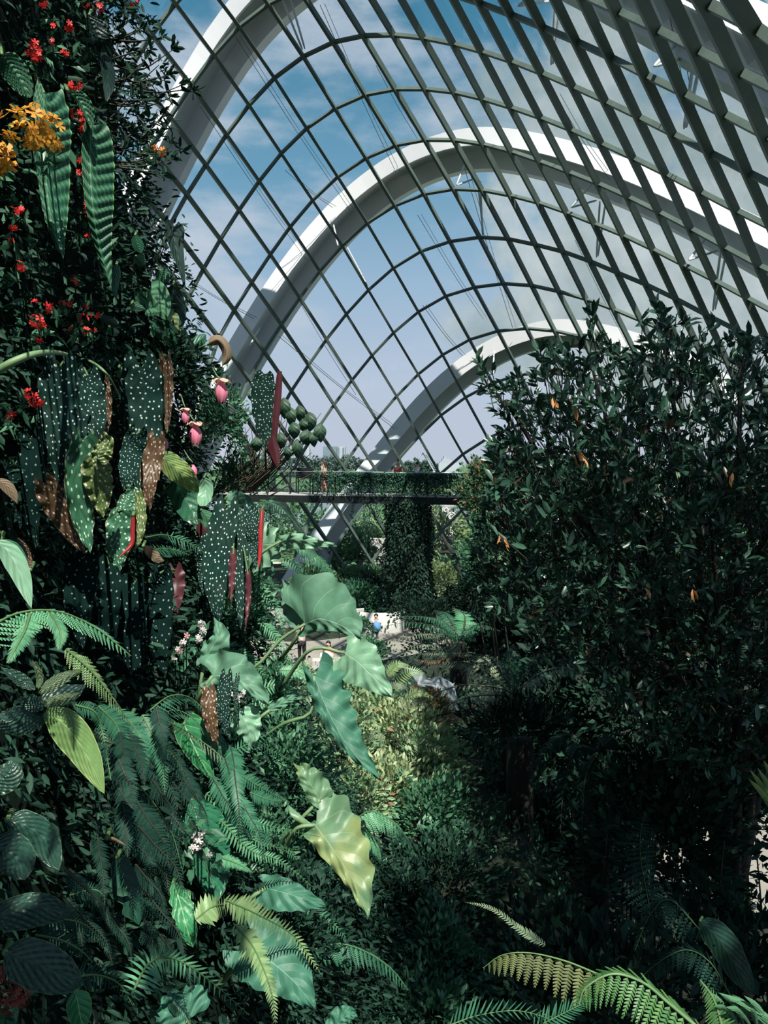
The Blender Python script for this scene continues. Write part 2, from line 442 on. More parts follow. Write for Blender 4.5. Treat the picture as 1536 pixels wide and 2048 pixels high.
NET = {
 -9: (-4, [(-853,1477,359),(-971,1930,537),(-1042,2356,641),(-1071,2752,678),(-1065,3114,655),(-1030,3441,581),(-971,3731,464),(-890,3983,309),(-794,4197,125),(-691,4375,-78),(-584,4521,-293),(-470,4636,-510),(-344,4728,-725)]),
 -8: (-3, [(-1129,2163,671),(-1178,2569,761),(-1187,2948,787),(-1165,3296,756),(-1117,3611,675),(-1047,3891,551),(-954,4136,387),(-844,4344,189),(-732,4518,-26),(-623,4662,-249),(-508,4779,-469),(-377,4873,-687)]),
 -7: (-3, [(-1228,2353,849),(-1257,2742,927),(-1249,3105,947),(-1211,3440,911),(-1151,3744,824),(-1072,4016,693),(-968,4255,523),(-845,4459,316),(-723,4629,95),(-606,4772,-128),(-480,4889,-348),(-341,4985,-572),(-192,5070,-815)]),
 -6: (-4, [(-1224,2114,919),(-1277,2505,1051),(-1288,2878,1120),(-1263,3227,1135),(-1208,3549,1097),(-1131,3843,1000),(-1039,4108,860),(-929,4342,688),(-799,4542,483),(-665,4710,263),(-531,4850,42),(-386,4967,-184),(-238,5066,-418),(-92,5157,-671)]),
 -5: (-4, [(-1248,2247,1140),(-1284,2622,1260),(-1279,2979,1320),(-1238,3316,1328),(-1166,3627,1283),(-1074,3913,1177),(-970,4172,1027),(-852,4400,854),(-716,4596,654),(-575,4762,437),(-429,4901,210),(-272,5018,-26),(-119,5121,-265),(27,5217,-514),(176,5319,-769)]),
 -4: (-4, [(-1236,2346,1353),(-1257,2706,1463),(-1237,3050,1515),(-1181,3376,1510),(-1097,3679,1451),(-998,3958,1341),(-885,4211,1192),(-756,4434,1016),(-615,4626,816),(-471,4789,598),(-323,4928,366),(-168,5046,125),(-15,5152,-119),(133,5254,-363),(286,5362,-612)]),
 -3: (-4, [(-1193,2414,1548),(-1201,2760,1652),(-1169,3094,1697),(-1100,3410,1681),(-1008,3706,1609),(-905,3980,1496),(-785,4227,1352),(-650,4446,1176),(-505,4635,975),(-358,4797,757),(-207,4935,524),(-53,5054,279),(97,5163,28),(245,5269,-222),(401,5381,-472),(574,5510,-735)]),
 -2: (-3, [(-1122,2789,1814),(-1080,3114,1855),(-1004,3423,1833),(-907,3713,1757),(-798,3981,1645),(-674,4224,1503),(-534,4438,1328),(-383,4625,1128),(-234,4785,909),(-79,4923,677),(79,5044,432),(230,5154,176),(379,5264,-77),(539,5379,-331),(716,5512,-601)]),
 -1: (-2, [(-976,3112,1979),(-898,3415,1959),(-796,3700,1890),(-679,3963,1782),(-550,4201,1640),(-403,4413,1467),(-247,4597,1268),(-97,4757,1048),(58,4895,815),(219,5017,571),(375,5129,315),(533,5240,60),(698,5357,-199),(877,5494,-477),(1076,5666,-775)]),
 0: (-2, [(-860,3088,2072),(-777,3387,2059),(-668,3668,2002),(-543,3927,1898),(-408,4162,1755),(-257,4371,1582),(-98,4554,1386),(56,4713,1170),(213,4852,937),(374,4974,690),(534,5087,430),(697,5199,167),(866,5318,-100),(1043,5457,-383),(1240,5635,-686)]),
 1: (-3, [(-795,2741,2100),(-732,3046,2134),(-640,3341,2126),(-522,3618,2076),(-391,3874,1975),(-252,4106,1833),(-97,4314,1662),(63,4497,1467),(221,4656,1254),(380,4795,1022),(542,4918,778),(704,5031,518),(866,5143,244),(1032,5263,-34),(1208,5406,-321),(1403,5587,-626)]),
 2: (-3, [(-672,2688,2129),(-599,2986,2160),(-497,3277,2153),(-372,3552,2106),(-237,3806,2008),(-91,4037,1870),(67,4244,1703),(229,4426,1509),(389,4585,1292),(549,4725,1060),(712,4849,821),(875,4962,565),(1034,5074,287),(1196,5196,3),(1370,5341,-287),(1564,5526,-594)]),
 3: (-3, [(-548,2620,2124),(-469,2913,2154),(-361,3199,2144),(-231,3472,2092),(-88,3725,1995),(63,3955,1861),(223,4162,1699),(389,4344,1509),(555,4504,1294),(715,4644,1064),(878,4768,823),(1041,4882,567),(1197,4994,294),(1356,5118,11),(1528,5265,-280),(1721,5452,-590)]),
 4: (-3, [(-427,2540,2090),(-342,2828,2117),(-230,3110,2103),(-96,3381,2047),(52,3632,1949),(208,3862,1818),(369,4069,1660),(538,4253,1472),(706,4414,1259),(868,4554,1033),(1032,4677,793),(1196,4791,538),(1351,4905,271),(1509,5030,-7),(1680,5179,-299),(1872,5367,-610)]),
 5: (-2, [(-219,2733,2053),(-101,3012,2036),(37,3280,1978),(185,3531,1882),(342,3761,1756),(507,3969,1599),(675,4154,1411),(842,4315,1200),(1005,4456,978),(1173,4579,741),(1340,4693,491),(1496,4809,229),(1654,4935,-48),(1825,5084,-340),(2016,5273,-654)]),
 6: (-2, [(-103,2629,1966),(19,2905,1947),(159,3172,1890),(308,3422,1800),(464,3653,1676),(632,3863,1522),(804,4049,1339),(971,4212,1135),(1136,4352,913),(1306,4475,677),(1472,4591,430),(1631,4707,170),(1790,4833,-106),(1961,4982,-400),(2151,5171,-716)]),
 7: (-3, [(-95,2243,1843),(3,2518,1862),(126,2792,1843),(266,3057,1792),(416,3308,1709),(577,3540,1587),(749,3751,1433),(923,3939,1256),(1091,4102,1055),(1259,4242,836),(1430,4366,603),(1596,4483,358),(1755,4600,97),(1917,4726,-180),(2088,4875,-475),(2277,5063,-793)]),
 8: (-3, [(-1,2131,1731),(100,2402,1749),(224,2673,1733),(365,2937,1688),(519,3189,1611),(686,3422,1492),(861,3634,1340),(1033,3824,1166),(1200,3988,969),(1372,4128,754),(1545,4253,524),(1712,4371,277),(1872,4488,14),(2035,4613,-264),(2205,4762,-561)]),
 9: (-3, [(83,2015,1612),(187,2281,1633),(313,2550,1621),(458,2813,1579),(618,3065,1504),(788,3300,1391),(965,3514,1246),(1138,3705,1076),(1307,3869,883),(1480,4011,671),(1654,4137,440),(1821,4256,190),(1981,4372,-75),(2143,4497,-354),(2313,4645,-651)]),
 10: (-3, [(157,1895,1489),(266,2158,1513),(396,2424,1506),(545,2686,1467),(709,2938,1394),(882,3175,1285),(1062,3390,1146),(1238,3582,978),(1411,3747,788),(1584,3890,579),(1756,4018,348),(1921,4138,97),(2082,4254,-168),(2243,4378,-447),(2411,4525,-744)]),
 11: (-3, [(223,1775,1367),(338,2032,1392),(475,2295,1388),(628,2557,1353),(794,2809,1283),(971,3046,1178),(1152,3263,1042),(1330,3455,877),(1506,3620,689),(1681,3764,480),(1850,3895,250),(2014,4016,3),(2174,4133,-259),(2334,4257,-537),(2500,4403,-833)]),
 12: (-3, [(278,1654,1247),(401,1906,1274),(545,2165,1270),(701,2425,1237),(870,2677,1172),(1052,2915,1070),(1234,3133,937),(1414,3325,779),(1596,3489,594),(1772,3635,385),(1938,3769,157),(2100,3892,-87),(2258,4010,-346),(2417,4134,-622)]),
 13: (-3, [(326,1534,1131),(456,1779,1157),(605,2035,1154),(764,2292,1121),(939,2543,1060),(1127,2781,960),(1311,2998,829),(1494,3191,677),(1680,3359,500),(1855,3508,296),(2020,3644,71),(2180,3767,-169),(2336,3885,-426),(2493,4009,-700)]),
 14: (-4, [(254,1202,971),(367,1415,1015),(505,1653,1042),(660,1904,1039),(824,2158,1008),(1003,2407,948),(1195,2644,852),(1380,2862,725),(1564,3057,579),(1752,3229,409),(1929,3382,211),(2094,3518,-8),(2254,3642,-245),(2409,3760,-499),(2563,3884,-770)]),
 15: (-4, [(279,1097,861),(401,1298,899),(545,1528,924),(706,1773,924),(876,2023,895),(1058,2270,839),(1251,2506,752),(1441,2725,632),(1629,2923,489),(1817,3099,323),(1996,3254,132),(2164,3391,-82),(2324,3515,-315),(2478,3633,-565)]),
 16: (-4, [(297,997,754),(428,1185,789),(577,1405,813),(743,1643,813),(921,1889,786),(1109,2134,735),(1305,2370,655),(1502,2589,543),(1695,2789,404),(1884,2967,241),(2064,3124,54),(2233,3262,-155),(2393,3387,-382),(2545,3507,-628)]),
 17: (-4, [(309,902,645),(449,1075,683),(607,1284,707),(781,1516,707),(968,1757,681),(1165,1999,631),(1366,2233,554),(1568,2453,448),(1764,2653,314),(1954,2832,156),(2135,2991,-26),(2304,3131,-229)]),
 18: (-3, [(470,971,557),(639,1167,583),(823,1390,584),(1020,1625,560),(1224,1864,512),(1431,2096,439),(1636,2315,338)]),
 19: (-3, [(494,871,397),(675,1054,422),(870,1266,426),(1075,1494,408)]),
}
ARCHES = [
 [(-1413,3896,906),(-1396,3894,946),(-1378,3891,987),(-1358,3888,1030),(-1338,3884,1073),(-1315,3881,1117),(-1292,3878,1162),(-1269,3877,1209),(-1245,3878,1257),(-1221,3880,1307),(-1198,3884,1358),(-1174,3888,1410),(-1149,3892,1464),(-1122,3895,1518),(-1094,3896,1572),(-1064,3894,1626),(-1032,3891,1680),(-999,3885,1734),(-965,3877,1787),(-930,3868,1837),(-894,3857,1885),(-859,3845,1930),(-825,3831,1971),(-791,3817,2009),(-757,3802,2042),(-724,3786,2073),(-690,3769,2101),(-655,3750,2126),(-618,3730,2150),(-580,3706,2171),(-537,3678,2190),(-492,3645,2207),(-442,3606,2219),(-387,3561,2228),(-329,3508,2231),(-268,3450,2228),(-204,3385,2217),(-139,3315,2199),(-73,3241,2173),(-7,3164,2139),(57,3084,2097),(121,3003,2049),(184,2923,1996),(244,2846,1939),(302,2772,1880),(358,2703,1820),(411,2640,1760),(462,2582,1702),(509,2529,1646),(553,2481,1592),(595,2436,1540),(633,2393,1491),(669,2352,1443),(703,2313,1397),(734,2274,1354),(762,2237,1313),(788,2202,1274),(812,2169,1238),(833,2137,1204),(854,2108,1172),(873,2079,1141),(891,2050,1110),(910,2021,1079),(928,1992,1049),(945,1963,1018),(963,1934,987),(980,1905,957),(996,1877,927),(1013,1850,898)],
 [(-1307,4648,-181),(-1271,4656,-98),(-1235,4663,-15),(-1197,4669,69),(-1157,4675,152),(-1116,4680,233),(-1074,4683,313),(-1031,4685,391),(-987,4685,469),(-942,4685,547),(-895,4685,625),(-846,4685,705),(-796,4686,787),(-744,4688,869),(-691,4689,951),(-637,4691,1029),(-584,4691,1104),(-532,4689,1172),(-482,4684,1235),(-432,4677,1292),(-384,4668,1344),(-337,4657,1391),(-290,4644,1435),(-242,4629,1476),(-194,4613,1513),(-145,4594,1548),(-95,4574,1580),(-43,4551,1610),(9,4526,1636),(63,4498,1658),(117,4469,1676),(172,4438,1691),(225,4405,1701),(278,4371,1707),(330,4337,1710),(380,4303,1708),(428,4269,1703),(475,4234,1694),(522,4199,1682),(569,4163,1665),(617,4125,1645),(667,4085,1621),(719,4042,1593),(771,3997,1563),(824,3950,1530),(875,3901,1495),(925,3852,1458),(974,3802,1421),(1021,3752,1383),(1066,3703,1344),(1110,3654,1305),(1153,3606,1265),(1195,3559,1225),(1236,3511,1184),(1276,3461,1141),(1317,3410,1097),(1357,3357,1051),(1398,3302,1004),(1438,3245,955),(1476,3189,908),(1513,3134,861),(1547,3083,817),(1579,3034,776),(1609,2990,737),(1639,2949,700),(1667,2911,664),(1694,2876,630),(1722,2844,598),(1748,2812,565)],
 [(-687,5290,-952),(-670,5289,-925),(-652,5288,-898),(-634,5286,-869),(-614,5283,-838),(-592,5279,-803),(-565,5274,-761),(-532,5267,-711),(-492,5259,-650),(-444,5251,-578),(-389,5244,-497),(-330,5240,-410),(-267,5241,-322),(-203,5245,-234),(-141,5253,-151),(-81,5263,-73),(-24,5271,1),(30,5277,69),(81,5279,133),(131,5277,194),(180,5271,252),(229,5262,307),(279,5251,362),(330,5237,414),(382,5221,464),(435,5203,512),(489,5184,556),(541,5163,597),(593,5142,633),(644,5120,665),(693,5097,693),(741,5073,717),(790,5048,737),(837,5022,755),(884,4994,769),(930,4967,780),(973,4940,788),(1015,4914,793),(1054,4888,794),(1093,4862,792),(1133,4835,786),(1175,4806,777),(1221,4774,764),(1270,4738,748),(1323,4698,728),(1379,4654,704),(1437,4607,676),(1496,4559,646),(1554,4512,612),(1610,4467,576),(1664,4424,539),(1715,4384,500),(1763,4346,461),(1808,4310,422),(1851,4274,384),(1892,4240,347),(1931,4206,311)],
]
STRUTS = [
 (0,(751, 2217, 1100),(885, 2380, 1259)),
 (0,(751, 2217, 1100),(933, 2432, 1235)),
 (0,(933, 2466, 1035),(938, 2413, 1223)),
 (0,(931, 2443, 1029),(946, 2379, 1201)),
 (1,(925, 3896, 1258),(1025, 3882, 1371)),
 (1,(925, 3896, 1258),(1070, 3970, 1317)),
 (1,(1098, 4056, 1057),(1082, 3951, 1308)),
 (1,(1101, 4038, 1058),(1102, 3922, 1293)),
 (1,(1325, 3409, 878),(1427, 3484, 993)),
 (1,(1325, 3409, 878),(1479, 3478, 937)),
 (1,(1504, 3573, 691),(1486, 3467, 930)),
 (1,(1503, 3547, 693),(1497, 3436, 917)),
 (1,(397, 4325, 1515),(451, 4355, 1657)),
 (1,(397, 4325, 1515),(509, 4419, 1586)),
 (1,(568, 4489, 1296),(524, 4423, 1574)),
 (1,(563, 4492, 1297),(539, 4413, 1570)),
 (1,(-269, 4591, 1263),(-300, 4668, 1412)),
 (1,(-100, 4744, 1067),(-230, 4750, 1312)),
 (0,(-393, 3849, 1986),(-478, 3774, 2174)),
 (0,(-381, 3845, 1988),(-441, 3764, 2179)),
 (0,(458, 2735, 1556),(560, 2954, 1726)),
 (0,(458, 2735, 1556),(606, 2927, 1681)),
 (0,(622, 2967, 1476),(618, 2881, 1659)),
 (0,(624, 2944, 1468),(633, 2867, 1643)),
 (2,(702, 5002, 568),(718, 5083, 726)),
 (1,(-777, 4520, 680),(-749, 4714, 814)),
]
CABLES = [
 ((-717, 3845, 2048),(-200, 4643, 1485)),
 ((-919, 3969, 1777),(-469, 4718, 1218)),
 ((-304, 3802, 2168),(69, 4516, 1654)),
 ((-553, 4411, 1629),(-301, 4612, 1490)),
 ((-1173, 4089, 1048),(-780, 4669, 859)),
 ((-650, 4800, 777),(75, 5261, 227)),
 ((-516, 4804, 981),(-185, 5127, 445)),
 ((-41, 4051, 2016),(184, 4352, 1773)),
 ((428, 3655, 1885),(757, 4034, 1577)),
 ((199, 4673, 1466),(639, 4991, 909)),
 ((452, 4408, 1628),(819, 4970, 858)),
 ((246, 4985, 1002),(517, 5125, 700)),
 ((759, 3529, 1628),(1073, 3751, 1339)),
 ((800, 2261, 1289),(1137, 2897, 1195)),
 ((1051, 4324, 1222),(1438, 4603, 693)),
]


# ================================================================== THE GLASS SHELL
def net_point(i, j):
    r = NET.get(i)
    if r is None or not (r[0] <= j < r[0] + len(r[1])):
        return None
    return A3(r[1][j - r[0]]) / 100.0 + np.array([0, 0, CZ])


NODE = {}
for i_, (j0_, row_) in NET.items():
    for k_ in range(len(row_)):
        NODE[(i_, j0_ + k_)] = net_point(i_, j0_ + k_)


def net_normal(q):
    """unit normal of the shell at a node, pointing into the house"""
    i, j = q
    da = NODE.get((i, j + 1), NODE[q]) - NODE.get((i, j - 1), NODE[q])
    db = NODE.get((i + 1, j), NODE[q]) - NODE.get((i - 1, j), NODE[q])
    n = nz(np.cross(da, db))
    return -n if n @ (NODE[q] - np.array([0, 0, CZ])) > 0 else n


NNOR = {q: net_normal(q) for q in NODE}


def mullion(mb, chain, width, depth):
    """rectangular bar swept through shell nodes, standing into the house"""
    p = np.array([NODE[q] for q in chain]); n = np.array([NNOR[q] for q in chain])
    t = nz(np.gradient(p, axis=0)); s = nz(np.cross(t, n))
    a = p + s * width / 2 + n * 0.03; b = p - s * width / 2 + n * 0.03
    g = np.stack([a, a + n * depth, b + n * depth, b], 1)
    mb.grid(g, None, 0, closed=True) if False else mb.add(g.reshape(-1, 3), _sweep(len(p), 4))


def _sweep(r, c):
    i = np.arange(r * c).reshape(r, c)
    i = np.hstack([i, i[:, :1]])
    return np.stack([i[:-1, :-1], i[:-1, 1:], i[1:, 1:], i[1:, :-1]], -1).reshape(-1, 4)


mbA, mbB, mbG = MB(), MB(), MB()
for i_, (j0_, row_) in NET.items():
    if len(row_) > 1:
        mullion(mbA, [(i_, j0_ + k) for k in range(len(row_))], 0.15, 0.27)
js = sorted({j for _, j in NODE})
for j_ in js:
    run = []
    for i_ in range(min(NET), max(NET) + 2):
        if (i_, j_) in NODE:
            run.append((i_, j_))
        else:
            if len(run) > 1:
                mullion(mbB, run, 0.14, 0.17)
            run = []
for (i_, j_) in NODE:
    qs = [(i_, j_), (i_ + 1, j_), (i_ + 1, j_ + 1), (i_, j_ + 1)]
    if all(q in NODE for q in qs):
        mbG.add([NODE[q] for q in qs], [[0, 1, 2, 3]])
structure(mbA.build('trim_1', G['mullion'], smooth=False), 'grey green steel ribs of the glass roof running down to the right', 'roof frame')
structure(mbB.build('trim_2', G['mullion'], smooth=False), 'grey green steel ribs of the glass roof arching up and over', 'roof frame')
structure(mbG.build('window_1', G['glass'], smooth=False), 'curved roof and wall of clear diamond glass panes', 'glazing')

# white arches outside the glass: box section, the near face and the soffit both seen
AX = nz(np.array([0.30, 0.955, 0.0]))
ARCH_TXT = ['white steel arch nearest the viewer, crossing the top left and top right corners',
            'white steel arch sweeping over the middle of the glass roof',
            'white steel arch farthest off, its foot seen below the footbridge']
ARCH_OBJ = []
for k_, tab in enumerate(ARCHES):
    p = A3(tab) / 100.0 + np.array([0, 0, CZ])
    if p[0][2] > 0:                               # the foot runs on down into the ground
        dn = p[0] - p[2]; dn = dn / -dn[2]
        p = np.vstack([p[0] + dn * (p[0][2] + 0.3), p[0] + dn * p[0][2] * 0.5, p])
    root = thing('steel_arch', ARCH_TXT[k_], 'arch', (p[0][0], p[0][1], p[0][2]), 'white steel arches outside the glass')
    ARCH_OBJ.append(root)
    t = nz(np.gradient(p, axis=0)); up = nz(np.cross(t, AX))
    if (up[:, 2].mean()) < 0:
        up = -up
    hh = (0.88, 0.92, 1.0)[k_]; dd = (2.6, 3.2, 3.0)[k_]
    # channel section, open below: near web, back plate, deep inner flange
    sec = [(0, 0), (0, hh), (dd, hh), (dd, -0.30), (dd - 0.55, -0.30), (dd - 0.55, hh - 0.14), (0.12, hh - 0.14), (0.12, 0)]
    mb = MB()
    g = np.stack([p + AX * a + up * b for a, b in sec], 1)
    mb.add(g.reshape(-1, 3), _sweep(len(p), 8))
    mb.build('arch_channel', G['steel_white'], root, smooth=False)
    for q in range(6, len(p) - 3, 8):             # stiffener plates across the channel
        mb = MB()
        w4 = [p[q] + AX * a + up * b + t[q] * c for c in (0, 0.10) for a, b in ((0.12, 0.25), (0.12, hh - 0.14), (dd - 0.55, hh - 0.14), (dd - 0.55, 0.25))]
        mb.add(w4, [[0, 1, 2, 3], [7, 6, 5, 4], [0, 3, 7, 4], [1, 5, 6, 2], [0, 4, 5, 1], [3, 2, 6, 7]])
        mb.build('stiffener', G['steel_white'], root, smooth=False)
for k_, a_, b_ in STRUTS:
    a = A3(a_) / 100.0 + np.array([0, 0, CZ]); b = A3(b_) / 100.0 + np.array([0, 0, CZ])
    mb = MB()
    q = spline([a, a * 0.85 + b * 0.15, a * 0.15 + b * 0.85, b], 8)
    mb.tube(q, np.array([0.03, 0.05, 0.065, 0.07, 0.07, 0.065, 0.05, 0.03]) * 0.8, 6)
    mb.build('strut', G['strut'], ARCH_OBJ[k_])
for a_, b_ in CABLES:
    a = A3(a_) / 100.0 + np.array([0, 0, CZ]); b = A3(b_) / 100.0 + np.array([0, 0, CZ])
    mb = MB()
    mid = (a + b) / 2 - np.array([0, 0, 0.12])
    mb.tube(spline([a, mid, b], 8), 0.018, 4)
    o2 = np.array([0.22, 0, 0.05])
    mb.tube(spline([a + o2, mid + o2 - np.array([0, 0, 0.1]), b + o2], 8), 0.014, 4)
    tag(mb.build('cable', G['cable']), 'thin dark double cable strung between the white arches outside the glass', 'cable', 'thin cables outside the glass')

# ================================================================== GROUND
def sheet(name, xs, ys, zf, m, label=None, cat=None):
    X, Y = np.meshgrid(np.asarray(xs, float), np.asarray(ys, float))
    g = np.stack([X, Y, zf(X, Y)], -1)
    mb = MB(); mb.grid(g)
    return structure(mb.build(name, m), label, cat)


sheet('floor', np.linspace(-30, 40, 15), np.linspace(-12, 62, 15), lambda X, Y: X * 0, G['soil'], 'dark planted garden floor under the glass roof', 'floor')
sheet('ground_outside', np.linspace(-700, 700, 20), np.linspace(56, 1400, 20), lambda X, Y: X * 0 - 0.15, G['lawn'], 'grassy park ground beyond the glass', 'ground')


sheet('water', np.linspace(-160, 260, 12), np.linspace(100, 200, 6), lambda X, Y: X * 0 - 0.10, plain('bay_water', (0.10, 0.14, 0.17), 0.22, (0.12, 0.16, 0.19), 0.02, spec=0.6), 'pale bay water seen under the footbridge beyond the park trees', 'water')


def rnd(seed):
    return np.random.RandomState(seed)


def wob(x, y, s=0.0):
    return (np.sin(x * 2.3 + s) * np.cos(y * 1.9 - s) + 0.5 * np.sin(x * 5.1 - y * 3.7 + 2 * s) + 0.3 * np.cos(x * 9.7 + y * 8.3 + s))


# the mountain side at the left: an almost upright face that swells out towards its foot
def wall_x(y, z):
    """x of the planted face; z is height above the eye"""
    zz_ = np.maximum(0, -z - 0.2)
    x = -1.34 + 0.48 * zz_ - 0.05 * np.maximum(0, z)
    ye = np.interp(z, [-3.5, -1.2, -0.3, 0.2, 0.9, 1.5, 2.2, 4.0], [5.4, 5.1, 5.4, 5.6, 5.2, 4.7, 4.3, 4.2])
    x = x - 1.3 * np.maximum(0, y - ye) ** 1.5
    return x + 0.06 * wob(y * 1.4, z * 1.5)


def dwall(px, py, lift=0.0):
    """distance at which the planted face is met at a pixel (lift: metres in front of it)"""
    d = np.arange(0.5, 9.0, 0.02)
    x = (px - 768.0) / F * d; zc = -(py - 1024.0) / F * d
    y = CP * d + SP * zc; z = -SP * d + CP * zc
    hit = np.nonzero(x <= wall_x(y, z) + lift)[0]
    return d[hit[0]] if len(hit) else 4.6


ys_ = np.linspace(-2.5, 8.5, 70); zs_ = np.linspace(-8.2, 4.6, 80)
Y_, Z_ = np.meshgrid(ys_, zs_)
mb = MB(); mb.grid(np.stack([wall_x(Y_, Z_) - 0.10, Y_, Z_ + CZ], -1))
structure(mb.build('wall_left', G['rock']), 'dark mossy rock face behind the hanging plants', 'rock face')


# planted terrace in the middle, at the foot of the rock face
def terr(X, Y):
    z = 4.75 + 0.10 * wob(X, Y, 1.0)
    z = z - 5.0 * np.clip((X - 1.3) / 1.6, 0, 1) ** 1.3
    z = z - 5.0 * np.clip((Y - 11.0) / 2.5, 0, 1)
    return z


sheet('floor_terrace', np.linspace(-3.5, 3.2, 40), np.linspace(2.5, 13.8, 60), terr, G['soil'], 'planted terrace of dark soil below the rock face', 'terrace')
def trim_path(name, pts, wdt, z, label):
    p = spline([(x, y, z) for x, y in pts], 24)
    t = nz(np.gradient(p, axis=0)); s = np.stack([t[:, 1], -t[:, 0], t[:, 2] * 0], -1)
    g = np.stack([p - s * wdt / 2, p + s * wdt / 2], 1)
    mb = MB(); mb.grid(g)
    return structure(mb.build(name, G['path']), label, 'path')


trim_path('floor_path', [(-8, 33), (-4, 32.5), (-1, 33.5), (1.5, 36), (3, 40)], 4.5, 0.03, 'pale paved path winding between the beds')
trim_path('floor_walk', [(6.1, 14.0), (7.2, 15.4), (9.0, 16.5), (12, 17.5)], 2.4, 0.03, 'pale sunlit paving seen low at the right through the leaves')


# ================================================================== PLANT BUILDERS
PROF = {
    'heart': ([0, .07, .22, .45, .7, .88, .96, 1], [.60, .86, 1, .86, .55, .25, .10, 0]),
    'begonia': ([0, .05, .2, .45, .7, .88, .96, 1], [.40, .76, 1, .92, .64, .32, .13, 0]),
    'lance': ([0, .08, .3, .5, .75, .9, .97, 1], [.10, .45, .92, 1, .74, .36, .14, 0]),
    'oval': ([0, .06, .2, .5, .78, .93, .985, 1], [.12, .5, .88, 1, .8, .42, .15, 0]),
    'arrow': ([0, .04, .12, .35, .7, .9, 1], [.55, .9, 1, .72, .36, .13, 0]),
    'strap': ([0, .1, .3, .7, .9, 1], [.6, .9, 1, .9, .5, 0]),
}


def leaf_grid(mid, wl, wr, prof='heart', roll=0.0, fold=0.25, lobe=0.0, rip=(0.0, 5), rib=(0.0, 8, 0.5), wav=(0.0, 7), curl=0.0, nu=11, nv=26, toward=None, twist=0.0):
    """a real leaf blade: mid = midrib points (world), wl / wr = half widths (m); the normal faces the viewer's side, turned by roll about the midrib"""
    c = spline(mid, nv)
    t = nz(np.gradient(c, axis=0))
    V = nz(c - np.array([0, 0, CZ])) if toward is None else nz(np.tile(A3(toward), (nv, 1))) * -1
    S0 = nz(np.cross(t, V))
    N0 = np.cross(t, S0)
    N0 = np.where((N0 * V).sum(-1, keepdims=True) > 0, -N0, N0)
    tt = np.linspace(0, 1, nv)
    r = roll + twist * tt
    S = S0 * np.cos(r)[:, None] + N0 * np.sin(r)[:, None]
    N = -S0 * np.sin(r)[:, None] + N0 * np.cos(r)[:, None]
    W = np.interp(tt, *PROF[prof])
    W[1:-1] = 0.25 * W[:-2] + 0.5 * W[1:-1] + 0.25 * W[2:]
    u = np.linspace(-1, 1, nu)
    L = np.linalg.norm(np.diff(c, axis=0), axis=1).sum()
    half = np.where(u < 0, wl, wr)
    au = np.abs(u)
    wv = 1 + wav[0] * np.sin(2 * math.pi * wav[1] * tt)[:, None] * au[None]
    wide = half[None] * W[:, None] * wv
    x = np.sign(u)[None] * au[None] * wide * math.cos(fold)
    n = -au[None] * wide * math.sin(fold) - curl * (au[None] ** 2) * wide
    ph = tt[:, None] * rib[1] - au[None] * rib[2] * rib[1] * 0.35
    n = n - rib[0] * np.cos(2 * math.pi * ph) * np.clip(au[None] * 4, 0, 1) * np.clip(W[:, None] * 2, 0, 1)
    n = n + rip[0] * (au[None] ** 2) * np.sin(2 * math.pi * rip[1] * tt[:, None] + np.where(u < 0, 0, 1.3)[None])
    back = -lobe * L * (au[None] ** 1.4) * (np.clip(1 - tt * 1.7, 0, 1) ** 2)[:, None]
    g = c[:, None] + S[:, None] * x[..., None] + N[:, None] * n[..., None] + t[:, None] * back[..., None]
    uu = np.broadcast_to((u + 1) / 2, (nv, nu)); vv = np.broadcast_to(tt[:, None], (nv, nu))
    return g, np.stack([uu, vv], -1)


def leaf_mb(*a, **k):
    g, uv = leaf_grid(*a, **k)
    # winding so that the front of the blade is the viewer's side
    mbx = MB()
    nrm = np.cross(g[4, 6] - g[4, 4], g[6, 5] - g[3, 5])
    if nrm @ (g[4, 5] - np.array([0, 0, CZ])) > 0:
        g = g[:, ::-1]; uv = uv[:, ::-1]
    mbx.grid(g, uv)
    return mbx


TL2 = (np.array([[0, 0, 0], [-.5, .45, .06], [0, .5, -.02], [.5, .45, .06], [0, 1, -.08]]), np.array([[0, 3, 4, 2], [0, 2, 4, 1]]))
TL4 = (np.array([[0, 0, 0], [-.38, .28, .05], [0, .3, -.01], [.38, .28, .05], [-.42, .68, .02], [0, .7, -.05], [.42, .68, .02], [0, 1, -.13]]),
       np.array([[0, 3, 6, 2], [2, 6, 7, 5], [0, 2, 4, 1], [2, 5, 7, 4]]))
TL4 = (TL4[0], np.array([[0, 3, 2, 2], [2, 3, 6, 5], [5, 6, 7, 7], [0, 2, 1, 1], [1, 2, 5, 4], [4, 5, 7, 7]]))


def _tri_fix(t):
    """degenerate quads to true triangles is not needed: split every quad into two triangles"""
    v, f = t
    out = []
    for q in f:
        if len(set(q)) == 4:
            out += [[q[0], q[1], q[2]], [q[0], q[2], q[3]]]
        else:
            z = []
            for k in q:
                if k not in z:
                    z.append(k)
            out.append(z)
    return v, np.array(out)


TL4 = _tri_fix(TL4)


def comb(n=9):
    """pinna cut into narrow teeth on both sides of its own midrib, pointing +Y"""
    v = [[0, 0, 0], [0, 1, -.06]]; f = []
    for k in range(n):
        y = 0.04 + 0.94 * k / n; dy = 0.94 / n
        ln = 0.5 * (1 - (k / n)) ** 0.7 * min(1, 0.6 + k * 0.25)
        for s in (-1, 1):
            b = len(v)
            v += [[0, y, -.06 * y], [s * ln, y + dy * 0.8, -.03 - .06 * y], [s * ln, y + dy * 1.25, -.03 - .06 * y], [0, y + dy * 0.85, -.06 * y]]
            f.append([b, b + 1, b + 2, b + 3] if s > 0 else [b + 3, b + 2, b + 1, b])
    return np.array(v), np.array(f)


